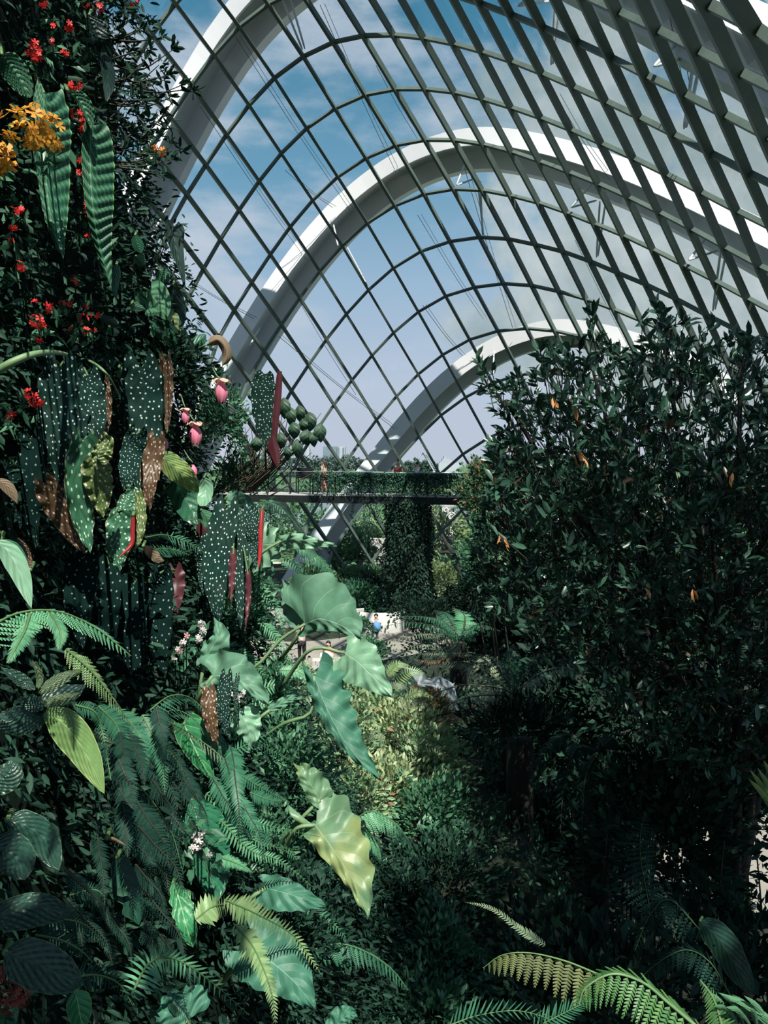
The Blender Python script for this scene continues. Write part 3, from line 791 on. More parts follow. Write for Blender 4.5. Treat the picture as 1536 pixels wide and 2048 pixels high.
COMB = comb(11)
COMB_S = comb(7)
BLADE = (np.array([[-.35, 0, 0], [.35, 0, 0], [-.5, .3, .03], [.5, .3, .03], [-.36, .7, 0], [.36, .7, 0], [-.03, 1, -.06], [.03, 1, -.06]]),
         np.array([[0, 1, 3, 2], [2, 3, 5, 4], [4, 5, 7, 6]]))


def frond(mbl, mbs, pts, plen, n, rs, tmpl=BLADE, wr=0.22, up=None, ang=0.45, droop=0.2, rr=0.006, base=0.0, jit=0.10, tipk=0.6, both=True, fill=1.0, sideb=(1, 1)):
    """one fern leaf: a stalk through pts with n pairs of pinnae of length plen (m)"""
    c = spline(pts, max(n * 2, 12))
    t = nz(np.gradient(c, axis=0))
    s = np.linspace(base, 0.985, n)
    k = s * (len(c) - 1); i0 = np.clip(k.astype(int), 0, len(c) - 2); fr = (k - i0)[:, None]
    p = c[i0] * (1 - fr) + c[i0 + 1] * fr
    T = nz(t[i0] * (1 - fr) + t[i0 + 1] * fr)
    upv = A3(up if up is not None else (0, -0.35, 1.0))
    side = nz(np.cross(T, np.tile(upv, (n, 1))))
    N = np.cross(side, T)
    sl = (s - base) / (1 - base)
    Ln = plen * np.minimum(1, sl * 4.5 + 0.45) * (1 - sl) ** tipk
    Ln = np.maximum(Ln, plen * 0.06)
    for sg in (-1, 1):
        a = ang + 0.35 * sl + rs.uniform(-jit, jit, n)
        D = side * (sg * np.cos(a))[:, None] + T * np.sin(a)[:, None]
        D = nz(D + np.array([0, 0, -1.0]) * (droop + rs.uniform(-jit, jit, n) * 0.7)[:, None])
        Nn = nz(N - D * (N * D).sum(-1, keepdims=True) + 1e-6)
        X = np.cross(D, Nn)
        keep = rs.uniform(0, 1, n) < fill
        L_ = Ln * sideb[0 if sg < 0 else 1] * rs.uniform(0.9, 1.08, n)
        sc = np.stack([L_ * wr, L_, L_], -1)
        mbl.scatter(tmpl, p[keep], X[keep], D[keep], Nn[keep], sc[keep], rs.uniform(0, 1, keep.sum()))
    mbs.tube(c, np.linspace(rr, rr * 0.3, len(c)), 4, cap=False)


def rand_dir(rs, n):
    v = rs.normal(size=(n, 3))
    return nz(v)


def leaves(mb, rs, pos, axis, size, wr=0.45, tmpl=TL2, spread=0.5, upb=0.3):
    """small leaves at pos, each growing about along axis"""
    n = len(pos)
    D = nz(axis + rand_dir(rs, n) * spread)
    R = nz(np.array([0, 0, 1.0]) * upb + rand_dir(rs, n) * (1 - upb) + 1e-4)
    N = nz(R - D * (R * D).sum(-1, keepdims=True) + 1e-5)
    X = np.cross(D, N)
    sz = np.broadcast_to(size, (n,)) * rs.uniform(0.7, 1.2, n)
    mb.scatter(tmpl, pos, X, D, N, np.stack([sz * wr, sz, sz], -1), rs.uniform(0, 1, n))


def blob(mb, rs, c, rad, n, size, wr=0.45, tmpl=TL2, inner=0.45, lump=0.28, spread=0.6, bottom=-0.6):
    """a bushy mass of small leaves filling a lumpy ellipsoid"""
    d = rand_dir(rs, n)
    d[:, 2] = np.where(d[:, 2] < bottom, -d[:, 2], d[:, 2])
    ph = rs.uniform(0, 6, 3)
    lm = 1 + lump * np.sin(d[:, 0] * 4.2 + ph[0]) * np.sin(d[:, 1] * 3.7 + ph[1]) + lump * 0.7 * np.sin(d[:, 2] * 6 + ph[2] + d[:, 0] * 5)
    r = (inner + (1 - inner) * rs.uniform(0, 1, n) ** 0.6) * lm
    pos = A3(c) + d * r[:, None] * A3(rad)
    leaves(mb, rs, pos, nz(d + np.array([0, 0, 0.35])), size, wr, tmpl, spread)


def stems(mb, rs, base, c, rad, n, r0=0.02):
    for k in range(n):
        d = rand_dir(rs, 1)[0]; d[2] = abs(d[2])
        e = A3(c) + d * A3(rad) * 0.8
        b = A3(base) + np.array([rs.uniform(-.1, .1), rs.uniform(-.1, .1), 0]) * rad[0]
        m = (b + e) / 2 + rand_dir(rs, 1)[0] * rad[0] * 0.12
        mb.tube(spline([b, m, e], 8), np.linspace(r0, r0 * 0.3, 8), 5, cap=False)


def shrub(name, label, c, rad, n, size, mat, seed, base_z=None, wr=0.45, tmpl=TL2, group=None, nst=7, r0=0.02, lump=0.28, inner=0.4, smat=None, spread=0.6, boff=(0, 0)):
    rs = rnd(seed)
    c = A3(c); rad = A3(rad)
    b = np.array([c[0] + boff[0], c[1] + boff[1], base_z if base_z is not None else c[2] - rad[2]])
    o = thing(name, label, 'tree' if name.endswith('tree') else 'shrub', b, group)
    mb = MB(); blob(mb, rs, c, rad, n, size, wr, tmpl, inner, lump, spread)
    mb.build('foliage', mat, o)
    mb = MB(); stems(mb, rs, b, c, rad, nst, r0)
    mb.build('stem', smat or G['stem_dark'], o)
    return o


# ------------------------------------------------------------------ leaf materials
L = {}
L['ear'] = leaf_mat('elephant_ear_green', (0.10, 0.235, 0.15), (0.25, 0.43, 0.30), 5.0, 0.9, 0.05, 0.025, rough=0.5, spec=0.25, back=(0.11, 0.27, 0.14), trans=0.2)
L['ear_light'] = leaf_mat('elephant_ear_pale', (0.19, 0.38, 0.24), (0.34, 0.52, 0.38), 5.0, 0.9, 0.05, 0.025, rough=0.4, back=(0.12, 0.30, 0.16), trans=0.25)
L['ear_yellow'] = leaf_mat('elephant_ear_yellowing', (0.12, 0.24, 0.13), (0.27, 0.38, 0.20), 5.0, 0.9, 0.05, 0.025, mott=((0.23, 0.30, 0.12), 5.0), rough=0.4, back=(0.16, 0.26, 0.12), trans=0.25)
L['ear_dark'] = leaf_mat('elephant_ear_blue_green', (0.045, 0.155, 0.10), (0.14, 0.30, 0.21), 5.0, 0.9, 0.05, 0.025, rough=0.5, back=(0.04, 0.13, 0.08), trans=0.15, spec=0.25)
L['ribbed'] = leaf_mat('ribbed_velvet_leaf', (0.016, 0.085, 0.045), (0.07, 0.20, 0.10), 15.0, 0.9, 0.45, 0.05, edge=(0.12, 0.26, 0.10), rough=0.5, spec=0.25, back=(0.05, 0.14, 0.07), trans=0.15, bumpy=0.0)
L['ribbed_big'] = leaf_mat('broad_ribbed_leaf', (0.020, 0.130, 0.065), (0.07, 0.24, 0.12), 9.0, 1.0, 0.12, 0.03, rough=0.35, spec=0.45, back=(0.04, 0.12, 0.06), trans=0.15)
L['veined'] = leaf_mat('white_veined_leaf', (0.035, 0.22, 0.085), (0.28, 0.50, 0.28), 5.0, 1.0, 0.12, 0.05, edge=(0.22, 0.4, 0.16), rough=0.4, trans=0.25)
L['veined_dark'] = leaf_mat('dim_veined_leaf', (0.014, 0.065, 0.042), (0.05, 0.14, 0.09), 5.0, 1.0, 0.10, 0.04, rough=0.45, trans=0.15)
L['lance'] = leaf_mat('bright_lance_leaf', (0.15, 0.27, 0.09), (0.22, 0.36, 0.14), 9.0, 1.4, 0.10, 0.04, edge=(0.33, 0.45, 0.17), mott=((0.30, 0.40, 0.13), 5.0), rough=0.38, trans=0.25)
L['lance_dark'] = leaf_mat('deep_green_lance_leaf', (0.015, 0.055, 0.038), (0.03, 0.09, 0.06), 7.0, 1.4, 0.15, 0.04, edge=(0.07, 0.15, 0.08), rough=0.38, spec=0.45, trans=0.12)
L['lance_mid'] = leaf_mat('grey_green_lance_leaf', (0.055, 0.10, 0.045), (0.10, 0.16, 0.07), 7.0, 1.4, 0.15, 0.05, edge=(0.16, 0.22, 0.10), rough=0.42, trans=0.15)
L['plain'] = leaf_mat('smooth_green_leaf', (0.028, 0.12, 0.065), (0.07, 0.20, 0.11), 6.0, 1.0, 0.10, 0.05, rough=0.35, spec=0.45, trans=0.2)
L['round'] = leaf_mat('dull_round_leaf', (0.035, 0.085, 0.05), (0.06, 0.12, 0.07), 4.0, 1.0, 0.05, 0.05, rough=0.5, trans=0.25)
L['plain_light'] = leaf_mat('smooth_light_leaf', (0.10, 0.28, 0.15), (0.18, 0.38, 0.21), 6.0, 1.0, 0.10, 0.05, edge=(0.2, 0.36, 0.16), rough=0.38, trans=0.25)
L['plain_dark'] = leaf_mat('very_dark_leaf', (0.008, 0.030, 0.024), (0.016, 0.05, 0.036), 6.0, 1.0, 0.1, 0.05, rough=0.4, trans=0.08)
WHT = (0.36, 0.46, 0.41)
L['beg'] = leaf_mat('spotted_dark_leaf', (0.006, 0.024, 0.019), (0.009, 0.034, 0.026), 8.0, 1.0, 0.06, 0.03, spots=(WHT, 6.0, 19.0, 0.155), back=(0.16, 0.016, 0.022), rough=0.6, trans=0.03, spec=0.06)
L['beg_shaded'] = leaf_mat('shaded_spotted_leaf', (0.003, 0.012, 0.010), (0.004, 0.016, 0.013), 8.0, 1.0, 0.06, 0.03, spots=((0.15, 0.21, 0.185), 4.0, 13.0, 0.13), back=(0.08, 0.012, 0.016), rough=0.8, trans=0.02, spec=0.02)  # darker copy of the spotted leaf, shade put into its colour
L['beg_green'] = leaf_mat('spotted_green_leaf', (0.030, 0.115, 0.060), (0.05, 0.16, 0.08), 7.0, 1.0, 0.12, 0.03, edge=(0.12, 0.10, 0.05), spots=((0.46, 0.60, 0.42), 4.6, 11.0, 0.18), back=(0.17, 0.02, 0.02), rough=0.38, trans=0.12)
L['beg_olive'] = leaf_mat('spotted_olive_leaf', (0.085, 0.13, 0.040), (0.13, 0.19, 0.06), 7.0, 1.0, 0.12, 0.05, edge=(0.16, 0.09, 0.04), spots=((0.52, 0.60, 0.36), 4.6, 9.0, 0.18), back=(0.17, 0.02, 0.02), rough=0.4, trans=0.15)
L['beg_brown'] = leaf_mat('spotted_bronze_leaf', (0.075, 0.042, 0.022), (0.11, 0.07, 0.03), 7.0, 1.0, 0.10, 0.05, spots=((0.48, 0.42, 0.30), 4.6, 11.0, 0.17), back=(0.22, 0.03, 0.025), rough=0.45, trans=0.15)
L['beg_red'] = leaf_mat('crimson_leaf_back', (0.30, 0.022, 0.026), None, back=(0.2, 0.016, 0.02), rough=0.4, trans=0.15)
L['maroon'] = leaf_mat('maroon_leaf_back', (0.060, 0.014, 0.018), None, back=(0.03, 0.012, 0.014), rough=0.45, trans=0.1)
L['dead'] = leaf_mat('dry_curled_leaf', (0.16, 0.12, 0.075), (0.10, 0.07, 0.04), 6.0, 1.0, 0.15, 0.06, rough=0.7, trans=0.1)
C = {}
C['magnolia'] = cloud_mat('dark_glossy_leaves', (0.012, 0.038, 0.026), (0.045, 0.120, 0.075), (0.085, 0.045, 0.022), 0.02, rough=0.34, trans=0.12, spec=0.5)
C['bronze'] = cloud_mat('green_and_bronze_leaves', (0.035, 0.09, 0.045), (0.08, 0.17, 0.085), (0.30, 0.15, 0.06), 0.10, rough=0.5)
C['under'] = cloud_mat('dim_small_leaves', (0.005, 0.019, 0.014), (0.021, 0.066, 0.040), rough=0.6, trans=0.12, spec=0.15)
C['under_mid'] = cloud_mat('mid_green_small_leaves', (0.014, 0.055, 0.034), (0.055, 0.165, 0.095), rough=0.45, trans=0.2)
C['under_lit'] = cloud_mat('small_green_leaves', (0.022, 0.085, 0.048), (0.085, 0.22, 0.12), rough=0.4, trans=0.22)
C['moss'] = cloud_mat('tiny_moss_leaves', (0.012, 0.040, 0.024), (0.04, 0.11, 0.055), rough=0.6, trans=0.1)
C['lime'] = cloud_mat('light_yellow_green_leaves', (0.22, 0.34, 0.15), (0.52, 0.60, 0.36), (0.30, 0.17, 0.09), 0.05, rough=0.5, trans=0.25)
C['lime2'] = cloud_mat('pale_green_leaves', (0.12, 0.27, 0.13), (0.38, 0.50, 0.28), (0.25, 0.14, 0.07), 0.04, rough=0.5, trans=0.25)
C['rust'] = cloud_mat('bronze_and_green_leaves', (0.07, 0.12, 0.05), (0.20, 0.20, 0.11), (0.26, 0.11, 0.06), 0.2, rough=0.5, trans=0.2)
C['ivy'] = cloud_mat('dark_creeper_leaves', (0.006, 0.019, 0.014), (0.022, 0.062, 0.040), rough=0.55, trans=0.10, spec=0.2)
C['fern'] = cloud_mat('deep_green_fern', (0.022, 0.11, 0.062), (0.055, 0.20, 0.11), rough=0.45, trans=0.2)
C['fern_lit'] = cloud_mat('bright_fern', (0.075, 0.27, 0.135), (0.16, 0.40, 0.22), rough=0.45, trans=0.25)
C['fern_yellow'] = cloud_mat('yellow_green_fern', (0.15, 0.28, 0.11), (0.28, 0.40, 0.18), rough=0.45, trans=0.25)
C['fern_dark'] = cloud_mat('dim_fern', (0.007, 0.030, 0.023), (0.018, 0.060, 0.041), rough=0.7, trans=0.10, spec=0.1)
C['fern_olive'] = cloud_mat('olive_fern', (0.10, 0.13, 0.05), (0.16, 0.20, 0.075), rough=0.55, trans=0.25)
C['fern_grass'] = cloud_mat('fresh_green_fern', (0.05, 0.16, 0.05), (0.11, 0.25, 0.08), rough=0.45, trans=0.25)
C['fern_grey'] = cloud_mat('grey_green_fern', (0.12, 0.19, 0.12), (0.24, 0.31, 0.20), rough=0.5, trans=0.2)
C['fern_brown'] = cloud_mat('dead_brown_fern', (0.12, 0.075, 0.045), (0.24, 0.14, 0.08), rough=0.7, trans=0.1)
C['ivy_lit'] = cloud_mat('sunlit_creeper_leaves', (0.012, 0.042, 0.030), (0.055, 0.145, 0.095), rough=0.5, trans=0.15, spec=0.25)  # brighter copy of the creeper leaves, sunlight put into the colour
C['park'] = cloud_mat('park_tree_leaves', (0.060, 0.15, 0.075), (0.15, 0.27, 0.14), rough=0.6, trans=0.2)
C['park2'] = cloud_mat('park_tree_leaves_olive', (0.12, 0.18, 0.08), (0.24, 0.31, 0.14), rough=0.6, trans=0.2)
C['far'] = cloud_mat('far_tree_leaves', (0.055, 0.10, 0.085), (0.095, 0.15, 0.125), rough=0.8, trans=0.1)
C['red'] = cloud_mat('red_petals', (0.62, 0.022, 0.025), (0.85, 0.075, 0.06), rough=0.5, trans=0.25)
C['orange'] = cloud_mat('orange_petals', (0.80, 0.20, 0.03), (0.90, 0.33, 0.05), rough=0.5, trans=0.25)
C['yellow'] = cloud_mat('amber_petals', (0.56, 0.25, 0.03), (0.72, 0.38, 0.05), rough=0.5, trans=0.25)
C['white'] = cloud_mat('white_petals', (0.58, 0.54, 0.50), (0.78, 0.74, 0.72), (0.6, 0.3, 0.3), 0.1, rough=0.5, trans=0.25)
C['pink'] = cloud_mat('pink_petals', (0.72, 0.16, 0.28), (0.86, 0.34, 0.44), rough=0.45, trans=0.25)
C['bract'] = cloud_mat('pale_bracts', (0.70, 0.36, 0.32), (0.75, 0.50, 0.36), rough=0.45, trans=0.25)
C['dim_red'] = cloud_mat('dull_red_buds', (0.14, 0.03, 0.025), (0.28, 0.07, 0.05), rough=0.6, trans=0.1)


def DW(px, py, lift=0.15):
    return dwall(px, py, lift)


def wp(px, py, lift=0.15):
    return P(px, py, DW(px, py, lift))


def leaf_px(mid, wl, wr, prof, mat, parent, name='leaf_blade', depth=None, lift=0.15, lifts=None, **k):
    """mid: pixels (x, y) along the midrib; wl / wr half widths in pixels; stands lift metres off the rock face, or at a given depth"""
    d = []
    for q, (x, y) in enumerate(mid):
        if depth is not None:
            d.append(depth[q] if isinstance(depth, (list, tuple)) else depth)
        else:
            d.append(DW(x, y, lifts[q] if lifts else lift))
    d = np.array(d)
    if depth is None and not lifts:
        d = 0.35 * d + 0.65 * d.mean()
    pts = [P(x, y, dd) for (x, y), dd in zip(mid, d)]
    s = d.mean() / F
    return leaf_mb(pts, wl * s, wr * s, prof, **k).build(name, mat, parent), pts


def stalk(mbs, pts, r):
    mbs.tube(spline(pts, 10), np.linspace(r, r * 0.7, 10), 6)


# ================================================================== FOOTBRIDGE
def bar(mb, a, b, wd, h, mi=0):
    """straight bar from a to b, wd across (horizontally), h high"""
    a, b = A3(a), A3(b)
    t = nz(b - a); s = nz(np.cross(t, [0, 0, 1.0])); u = np.cross(s, t)
    v = []
    for p in (a, b):
        v += [p - s * wd / 2 - u * h / 2, p + s * wd / 2 - u * h / 2, p + s * wd / 2 + u * h / 2, p - s * wd / 2 + u * h / 2]
    mb.add(v, [[3, 2, 1, 0], [4, 5, 6, 7], [0, 1, 5, 4], [1, 2, 6, 5], [2, 3, 7, 6], [3, 0, 4, 7]])


def lerp(a, b, t):
    return A3(a) * (1 - t) + A3(b) * t


BA, BB = P(425, 985, 38.6), P(1190, 996, 37.2)          # near edge of the deck, left and right
BDIR = nz(BB - BA); BN = nz(np.cross([0, 0, 1.0], BDIR))
BLEN = np.linalg.norm(BB - BA)


def bpt(px, off=0.0, h=0.0):
    """a point on the bridge under pixel column px: off metres behind the near edge, h above the deck"""
    t = np.clip((px - 425.0) / 765.0, -0.1, 1.1)
    return lerp(BA, BB, t) + BN * off + np.array([0, 0, h])


fb = thing('footbridge', 'dark steel footbridge with creeper-covered railing crossing in front of the far glass', 'footbridge', bpt(800))
mb = MB(); bar(mb, bpt(425, 0.85, -0.04), bpt(1190, 0.85, -0.04), 1.7, 0.08); mb.build('deck', G['deck'], fb, smooth=False)
mb = MB(); bar(mb, bpt(425, 0.02, -0.26), bpt(1190, 0.02, -0.26), 0.10, 0.36); bar(mb, bpt(425, 0.8, -0.30), bpt(1190, 0.8, -0.30), 1.3, 0.24); bar(mb, bpt(425, 1.68, -0.26), bpt(1190, 1.68, -0.26), 0.10, 0.36)
mb.build('beam', G['dark_steel'], fb, smooth=False)
for off in (0.04, 1.66):
    mb = MB(); mb.tube([bpt(425, off, 1.10), bpt(1190, off, 1.10)], 0.03, 6); mb.build('handrail', G['rail'], fb)
    mb = MB(); mb.tube([bpt(425, off, 0.86), bpt(1190, off, 0.86)], 0.018, 5); mb.tube([bpt(425, off, 0.12), bpt(1190, off, 0.12)], 0.018, 5); mb.build('lower_rail', G['dark_steel'], fb)
for off in (0.04, 1.66):
    for px in range(447, 1180, 46):
        mb = MB(); a = bpt(px, off, 0); mb.box(a + np.array([0, 0, 0.55]), (0.07, 0.10, 1.1), 0.0); mb.build('post', G['dark_steel'], fb, smooth=False)
mb = MB(); mb.add([bpt(425, 0.05, 0.08), bpt(1190, 0.05, 0.08), bpt(1190, 0.05, 1.02), bpt(425, 0.05, 1.02)], [[0, 1, 2, 3]]); mb.build('glass_panel', G['glass'], fb, smooth=False)

pil = thing('bridge_pillar', 'round pillar wrapped in dark creeper carrying the footbridge', 'pillar', np.append(bpt(822, 0.8)[:2], 0))
pc = bpt(822, 0.8); hz = pc[2] - 0.45
mb = MB(); mb.lathe([(0.80, 0), (0.72, hz * 0.5), (0.72, hz - 0.5), (0.85, hz)], (pc[0], pc[1], 0), 18); mb.build('shaft', G['dark_steel'], pil)

rs = rnd(5)
vine = thing('creeping_vine', 'dark leafy creeper wrapping the bridge pillar from the garden floor up', 'climbing plant', (pc[0], pc[1] - 0.8, 0))
n = 9000
th = rs.uniform(0, 2 * math.pi, n); hh_ = rs.uniform(0, hz + 0.2, n)
rr_ = 0.80 + rs.uniform(0, 0.34, n) + 0.22 * (1 - hh_ / hz) + 0.10 * np.sin(th * 3 + hh_ * 1.7)
pos = np.stack([pc[0] + rr_ * np.cos(th), pc[1] + rr_ * np.sin(th), hh_], -1)
mb = MB(); leaves(mb, rs, pos, np.stack([np.cos(th), np.sin(th), -0.9 + 0 * th], -1), 0.17, 0.55, TL2, 0.6, 0.2); mb.build('foliage', C['ivy'], vine)
mb = MB()
for k in range(9):
    a = k * 0.7
    mb.tube(spline([(pc[0] + 0.86 * math.cos(a + q * 0.25), pc[1] + 0.86 * math.sin(a + q * 0.25), q * hz / 5) for q in range(6)], 14), 0.03, 5)
mb.build('stem', G['stem_dark'], vine)

vine = thing('creeping_vine', 'dark creeper hung over the footbridge railing and trailing below the deck', 'climbing plant', bpt(800, -0.02))
mb = MB(); ms = MB()
px_ = np.concatenate([rs.uniform(632, 962, 4200), rs.uniform(690, 900, 5200)])
hh_ = np.where(rs.uniform(0, 1, len(px_)) < 0.75, 1.12 - np.abs(rs.normal(0, 0.42, len(px_))), rs.uniform(0, 1.1, len(px_)))
hh_ = np.clip(hh_, -0.35, 1.18)
pos = np.array([bpt(a, rs.uniform(-0.20, 0.12), b) for a, b in zip(px_, hh_)])
leaves(mb, rs, pos, np.tile([0, -0.6, -0.6], (len(pos), 1)), 0.125, 0.6, TL2, 0.7, 0.2)
for k in range(46):                                   # trailing strands
    a = rs.normal(790, 42); b0 = 0.0; ln = rs.uniform(0.5, 2.4) if rs.uniform() < 0.7 else rs.uniform(2.0, 3.6)
    top = bpt(a, rs.uniform(-0.15, 0.3), -0.1)
    sw = rs.uniform(-0.25, 0.25)
    pts = np.array([top + np.array([sw * q, -0.05 * q, -ln * q]) for q in np.linspace(0, 1, 6)])
    ms.tube(pts, 0.008, 3, cap=False)
    m_ = int(ln * 16)
    q = rs.uniform(0, 1, m_)
    leaves(mb, rs, top + np.stack([sw * q + rs.normal(0, .05, m_), rs.normal(0, .05, m_), -ln * q], -1), np.tile([0, -0.4, -0.8], (m_, 1)), 0.12, 0.6, TL2, 0.7, 0.2)
mb.build('foliage', C['ivy_lit'], vine); ms.build('stem', G['stem_dark'], vine)

ib = thing('information_board', 'black sloping information board standing at the left end of the footbridge railing', 'board', bpt(612, 0.22))
a0, a1 = bpt(596, 0.22, 1.17), bpt(629, 0.22, 1.15)
mb = MB(); mb.add([a0 + [0, -0.12, -0.36], a1 + [0, -0.12, -0.36], a1 + [0, 0.16, 0.12], a0 + [0, 0.16, 0.12], a0 + [0, -0.07, -0.40], a1 + [0, -0.07, -0.40], a1 + [0, 0.20, 0.10], a0 + [0, 0.20, 0.10]],
                  [[0, 1, 2, 3], [7, 6, 5, 4], [0, 4, 5, 1], [1, 5, 6, 2], [2, 6, 7, 3], [3, 7, 4, 0]]); mb.build('panel', G['board'], ib, smooth=False)
for px in (600, 624):
    mb = MB(); mb.box(bpt(px, 0.25, 0.42), (0.06, 0.06, 0.84)); mb.build('leg', G['dark_steel'], ib, smooth=False)


# ================================================================== PEOPLE
def skin_obj(name, joints, mat, parent):
    """joints: {key: (pos, radius, parent key)}; first key is the root"""
    keys = list(joints)
    off = A3(parent['_o'])
    me = bpy.data.meshes.new(name)
    me.from_pydata([tuple(A3(joints[k][0])) for k in keys], [(keys.index(joints[k][2]), i) for i, k in enumerate(keys) if joints[k][2] is not None], [])
    me.materials.append(mat)
    o = bpy.data.objects.new(name, me); COL.objects.link(o); o.parent = parent; o['_o'] = tuple(off)
    md = o.modifiers.new('skin', 'SKIN'); md.use_smooth_shade = True
    if not me.skin_vertices:
        return o
    for i, k in enumerate(keys):
        r = joints[k][1]
        me.skin_vertices[0].data[i].radius = (r, r)
        me.skin_vertices[0].data[i].use_root = (i == 0)
    sb = o.modifiers.new('sub', 'SUBSURF'); sb.levels = 1; sb.render_levels = 1
    return o


def person(label, loc, h, yaw, pose, shirt, trousers, hair, skin=(0.52, 0.33, 0.24), longhair=False, arms='down'):
    r = thing('person', label, 'person', loc)
    k = h / 1.72
    cy, sy = math.cos(yaw), math.sin(yaw)

    def T(p):
        x, y, z = p[0] * k, p[1] * k, p[2] * k
        return (x * cy - y * sy, x * sy + y * cy, z)
    sit = pose == 'sit'
    dz = -0.45 if sit else 0.0
    J = {'pel': ((0, 0, .95 + dz), .125, None), 'sp': ((0, .0, 1.18 + dz), .115, 'pel'), 'ch': ((0, .0, 1.36 + dz), .125, 'sp'), 'nk': ((0, .01, 1.49 + dz), .055, 'ch'),
         'hd': ((0, .025, 1.57 + dz), .075, 'nk'), 'hm': ((0, .02, 1.64 + dz), .092, 'hd'), 'ht': ((0, .01, 1.69 + dz), .065, 'hm'), 'no': ((0, .125, 1.605 + dz), .012, 'hm')}
    for s, n in ((-1, 'l'), (1, 'r')):
        J['ea' + n] = ((s * .095, .01, 1.61 + dz), .014, 'hm')
        J['sh' + n] = ((s * .17, 0, 1.41 + dz), .06, 'ch')
        if arms == 'up':
            el = (s * .24, .10, 1.20 + dz); wr = (s * .14, .26, 1.42 + dz); fd = nz(np.array([-s * .4, .3, .8]))
        elif arms == 'lap':
            el = (s * .23, .04, 1.15 + dz); wr = (s * .10, .28, 1.08 + dz); fd = nz(np.array([-s * .5, .8, .1]))
        else:
            sw = 0.10 * s if pose == 'walk' else 0
            el = (s * .215, -.02 - sw * .4, 1.13 + dz); wr = (s * .22, .06 - sw, .89 + dz); fd = nz(np.array([0, .15, -1.0]))
        J['el' + n] = (el, .044, 'sh' + n); J['wr' + n] = (wr, .028, 'el' + n)
        pm = A3(wr) + fd * .06
        J['pa' + n] = (tuple(pm), .030, 'wr' + n)
        sd = nz(np.cross(fd, [s, 0.3, 0.2]))
        for q in range(4):
            b = pm + fd * .035 + sd * (q - 1.5) * .018
            ln = (.062, .072, .068, .052)[q]
            J['f%d%s' % (q, n)] = (tuple(b), .009, 'pa' + n)
            J['g%d%s' % (q, n)] = (tuple(b + fd * ln * .55 + np.array([0, .012, 0])), .0085, 'f%d%s' % (q, n))
            J['h%d%s' % (q, n)] = (tuple(b + fd * ln + np.array([0, .03, 0])), .007, 'g%d%s' % (q, n))
        tb = A3(wr) + fd * .03 + sd * .035
        J['t0' + n] = (tuple(tb), .011, 'wr' + n); J['t1' + n] = (tuple(tb + fd * .04 + sd * .012), .009, 't0' + n)
        J['hp' + n] = ((s * .085, 0, .90 + dz), .088, 'pel')
        if sit:
            J['kn' + n] = ((s * .11, .42, .49), .06, 'hp' + n); J['an' + n] = ((s * .11, .40, .09), .04, 'kn' + n)
        else:
            st = (.16 * s) if pose == 'walk' else 0.02
            J['kn' + n] = ((s * .095, .03 + st * .7, .50), .06, 'hp' + n); J['an' + n] = ((s * .09, st * 1.0 - .02, .085), .04, 'kn' + n)
        a = J['an' + n][0]
        J['to' + n] = ((a[0] * 1.1, a[1] + .15, .035), .033, 'an' + n)
    J = {q: (T(v[0]), v[1] * k, v[2]) for q, v in J.items()}
    sm = plain('skin_tone', skin, 0.6)
    skin_obj('body', J, sm, r)

    def sub(keys, add):
        return {q: (J[q][0], J[q][1] + add, J[q][2] if J[q][2] in keys else None) for q in keys}
    skin_obj('shirt', sub(['sp', 'pel', 'ch', 'shl', 'shr'], .018) | {'sp': (J['sp'][0], J['sp'][1] + .018, None), 'pel': (J['pel'][0], J['pel'][1] + .012, 'sp'), 'ul': (tuple(lerp(J['shl'][0], J['ell'][0], .7)), .062 * k, 'shl'), 'ur': (tuple(lerp(J['shr'][0], J['elr'][0], .7)), .062 * k, 'shr')}, plain('shirt_cloth', shirt, 0.85), r)
    skin_obj('trousers', sub(['pel', 'hpl', 'hpr', 'knl', 'knr'], .014) | {'cl': (tuple(lerp(J['knl'][0], J['anl'][0], .85)), .058 * k, 'knl'), 'cr': (tuple(lerp(J['knr'][0], J['anr'][0], .85)), .058 * k, 'knr')}, plain('trouser_cloth', trousers, 0.85), r)
    mbh = MB()
    c = A3(J['hm'][0]) + A3(loc)
    th_, ph_ = np.meshgrid(np.linspace(0, 2 * math.pi, 15), np.linspace(0.02, 1.75, 9))
    d = np.stack([np.sin(ph_) * np.cos(th_), np.sin(ph_) * np.sin(th_), np.cos(ph_)], -1)
    fw = A3(T((0, 1, 0))); fw = fw / np.linalg.norm(fw)
    g = c + d * np.array([.108, .108, .118]) * k - fw * .022 * k + np.array([0, 0, .015 * k])
    cut = (d @ fw > 0.45) & (d[..., 2] < 0.45)
    g = np.where(cut[..., None], c + d * .06 * k, g)
    mbh.grid(g)
    if longhair:
        bk = c - fw * .085 * k
        mbh.tube(spline([bk + np.array([0, 0, .05 * k]), bk - np.array([0, 0, .12 * k]), bk - fw * .02 - np.array([0, 0, .33 * k])], 8), np.array([.07, .085, .09, .09, .085, .075, .06, .03]) * k, 8)
    mbh.build('hair', plain('hair_colour', hair, 0.55), r)
    return r


def gl(px, py, d=None):
    d = CZ / ((py - 925.0) / F) if d is None else d
    p = P(px, 925, d); p[2] = 0.03
    return p


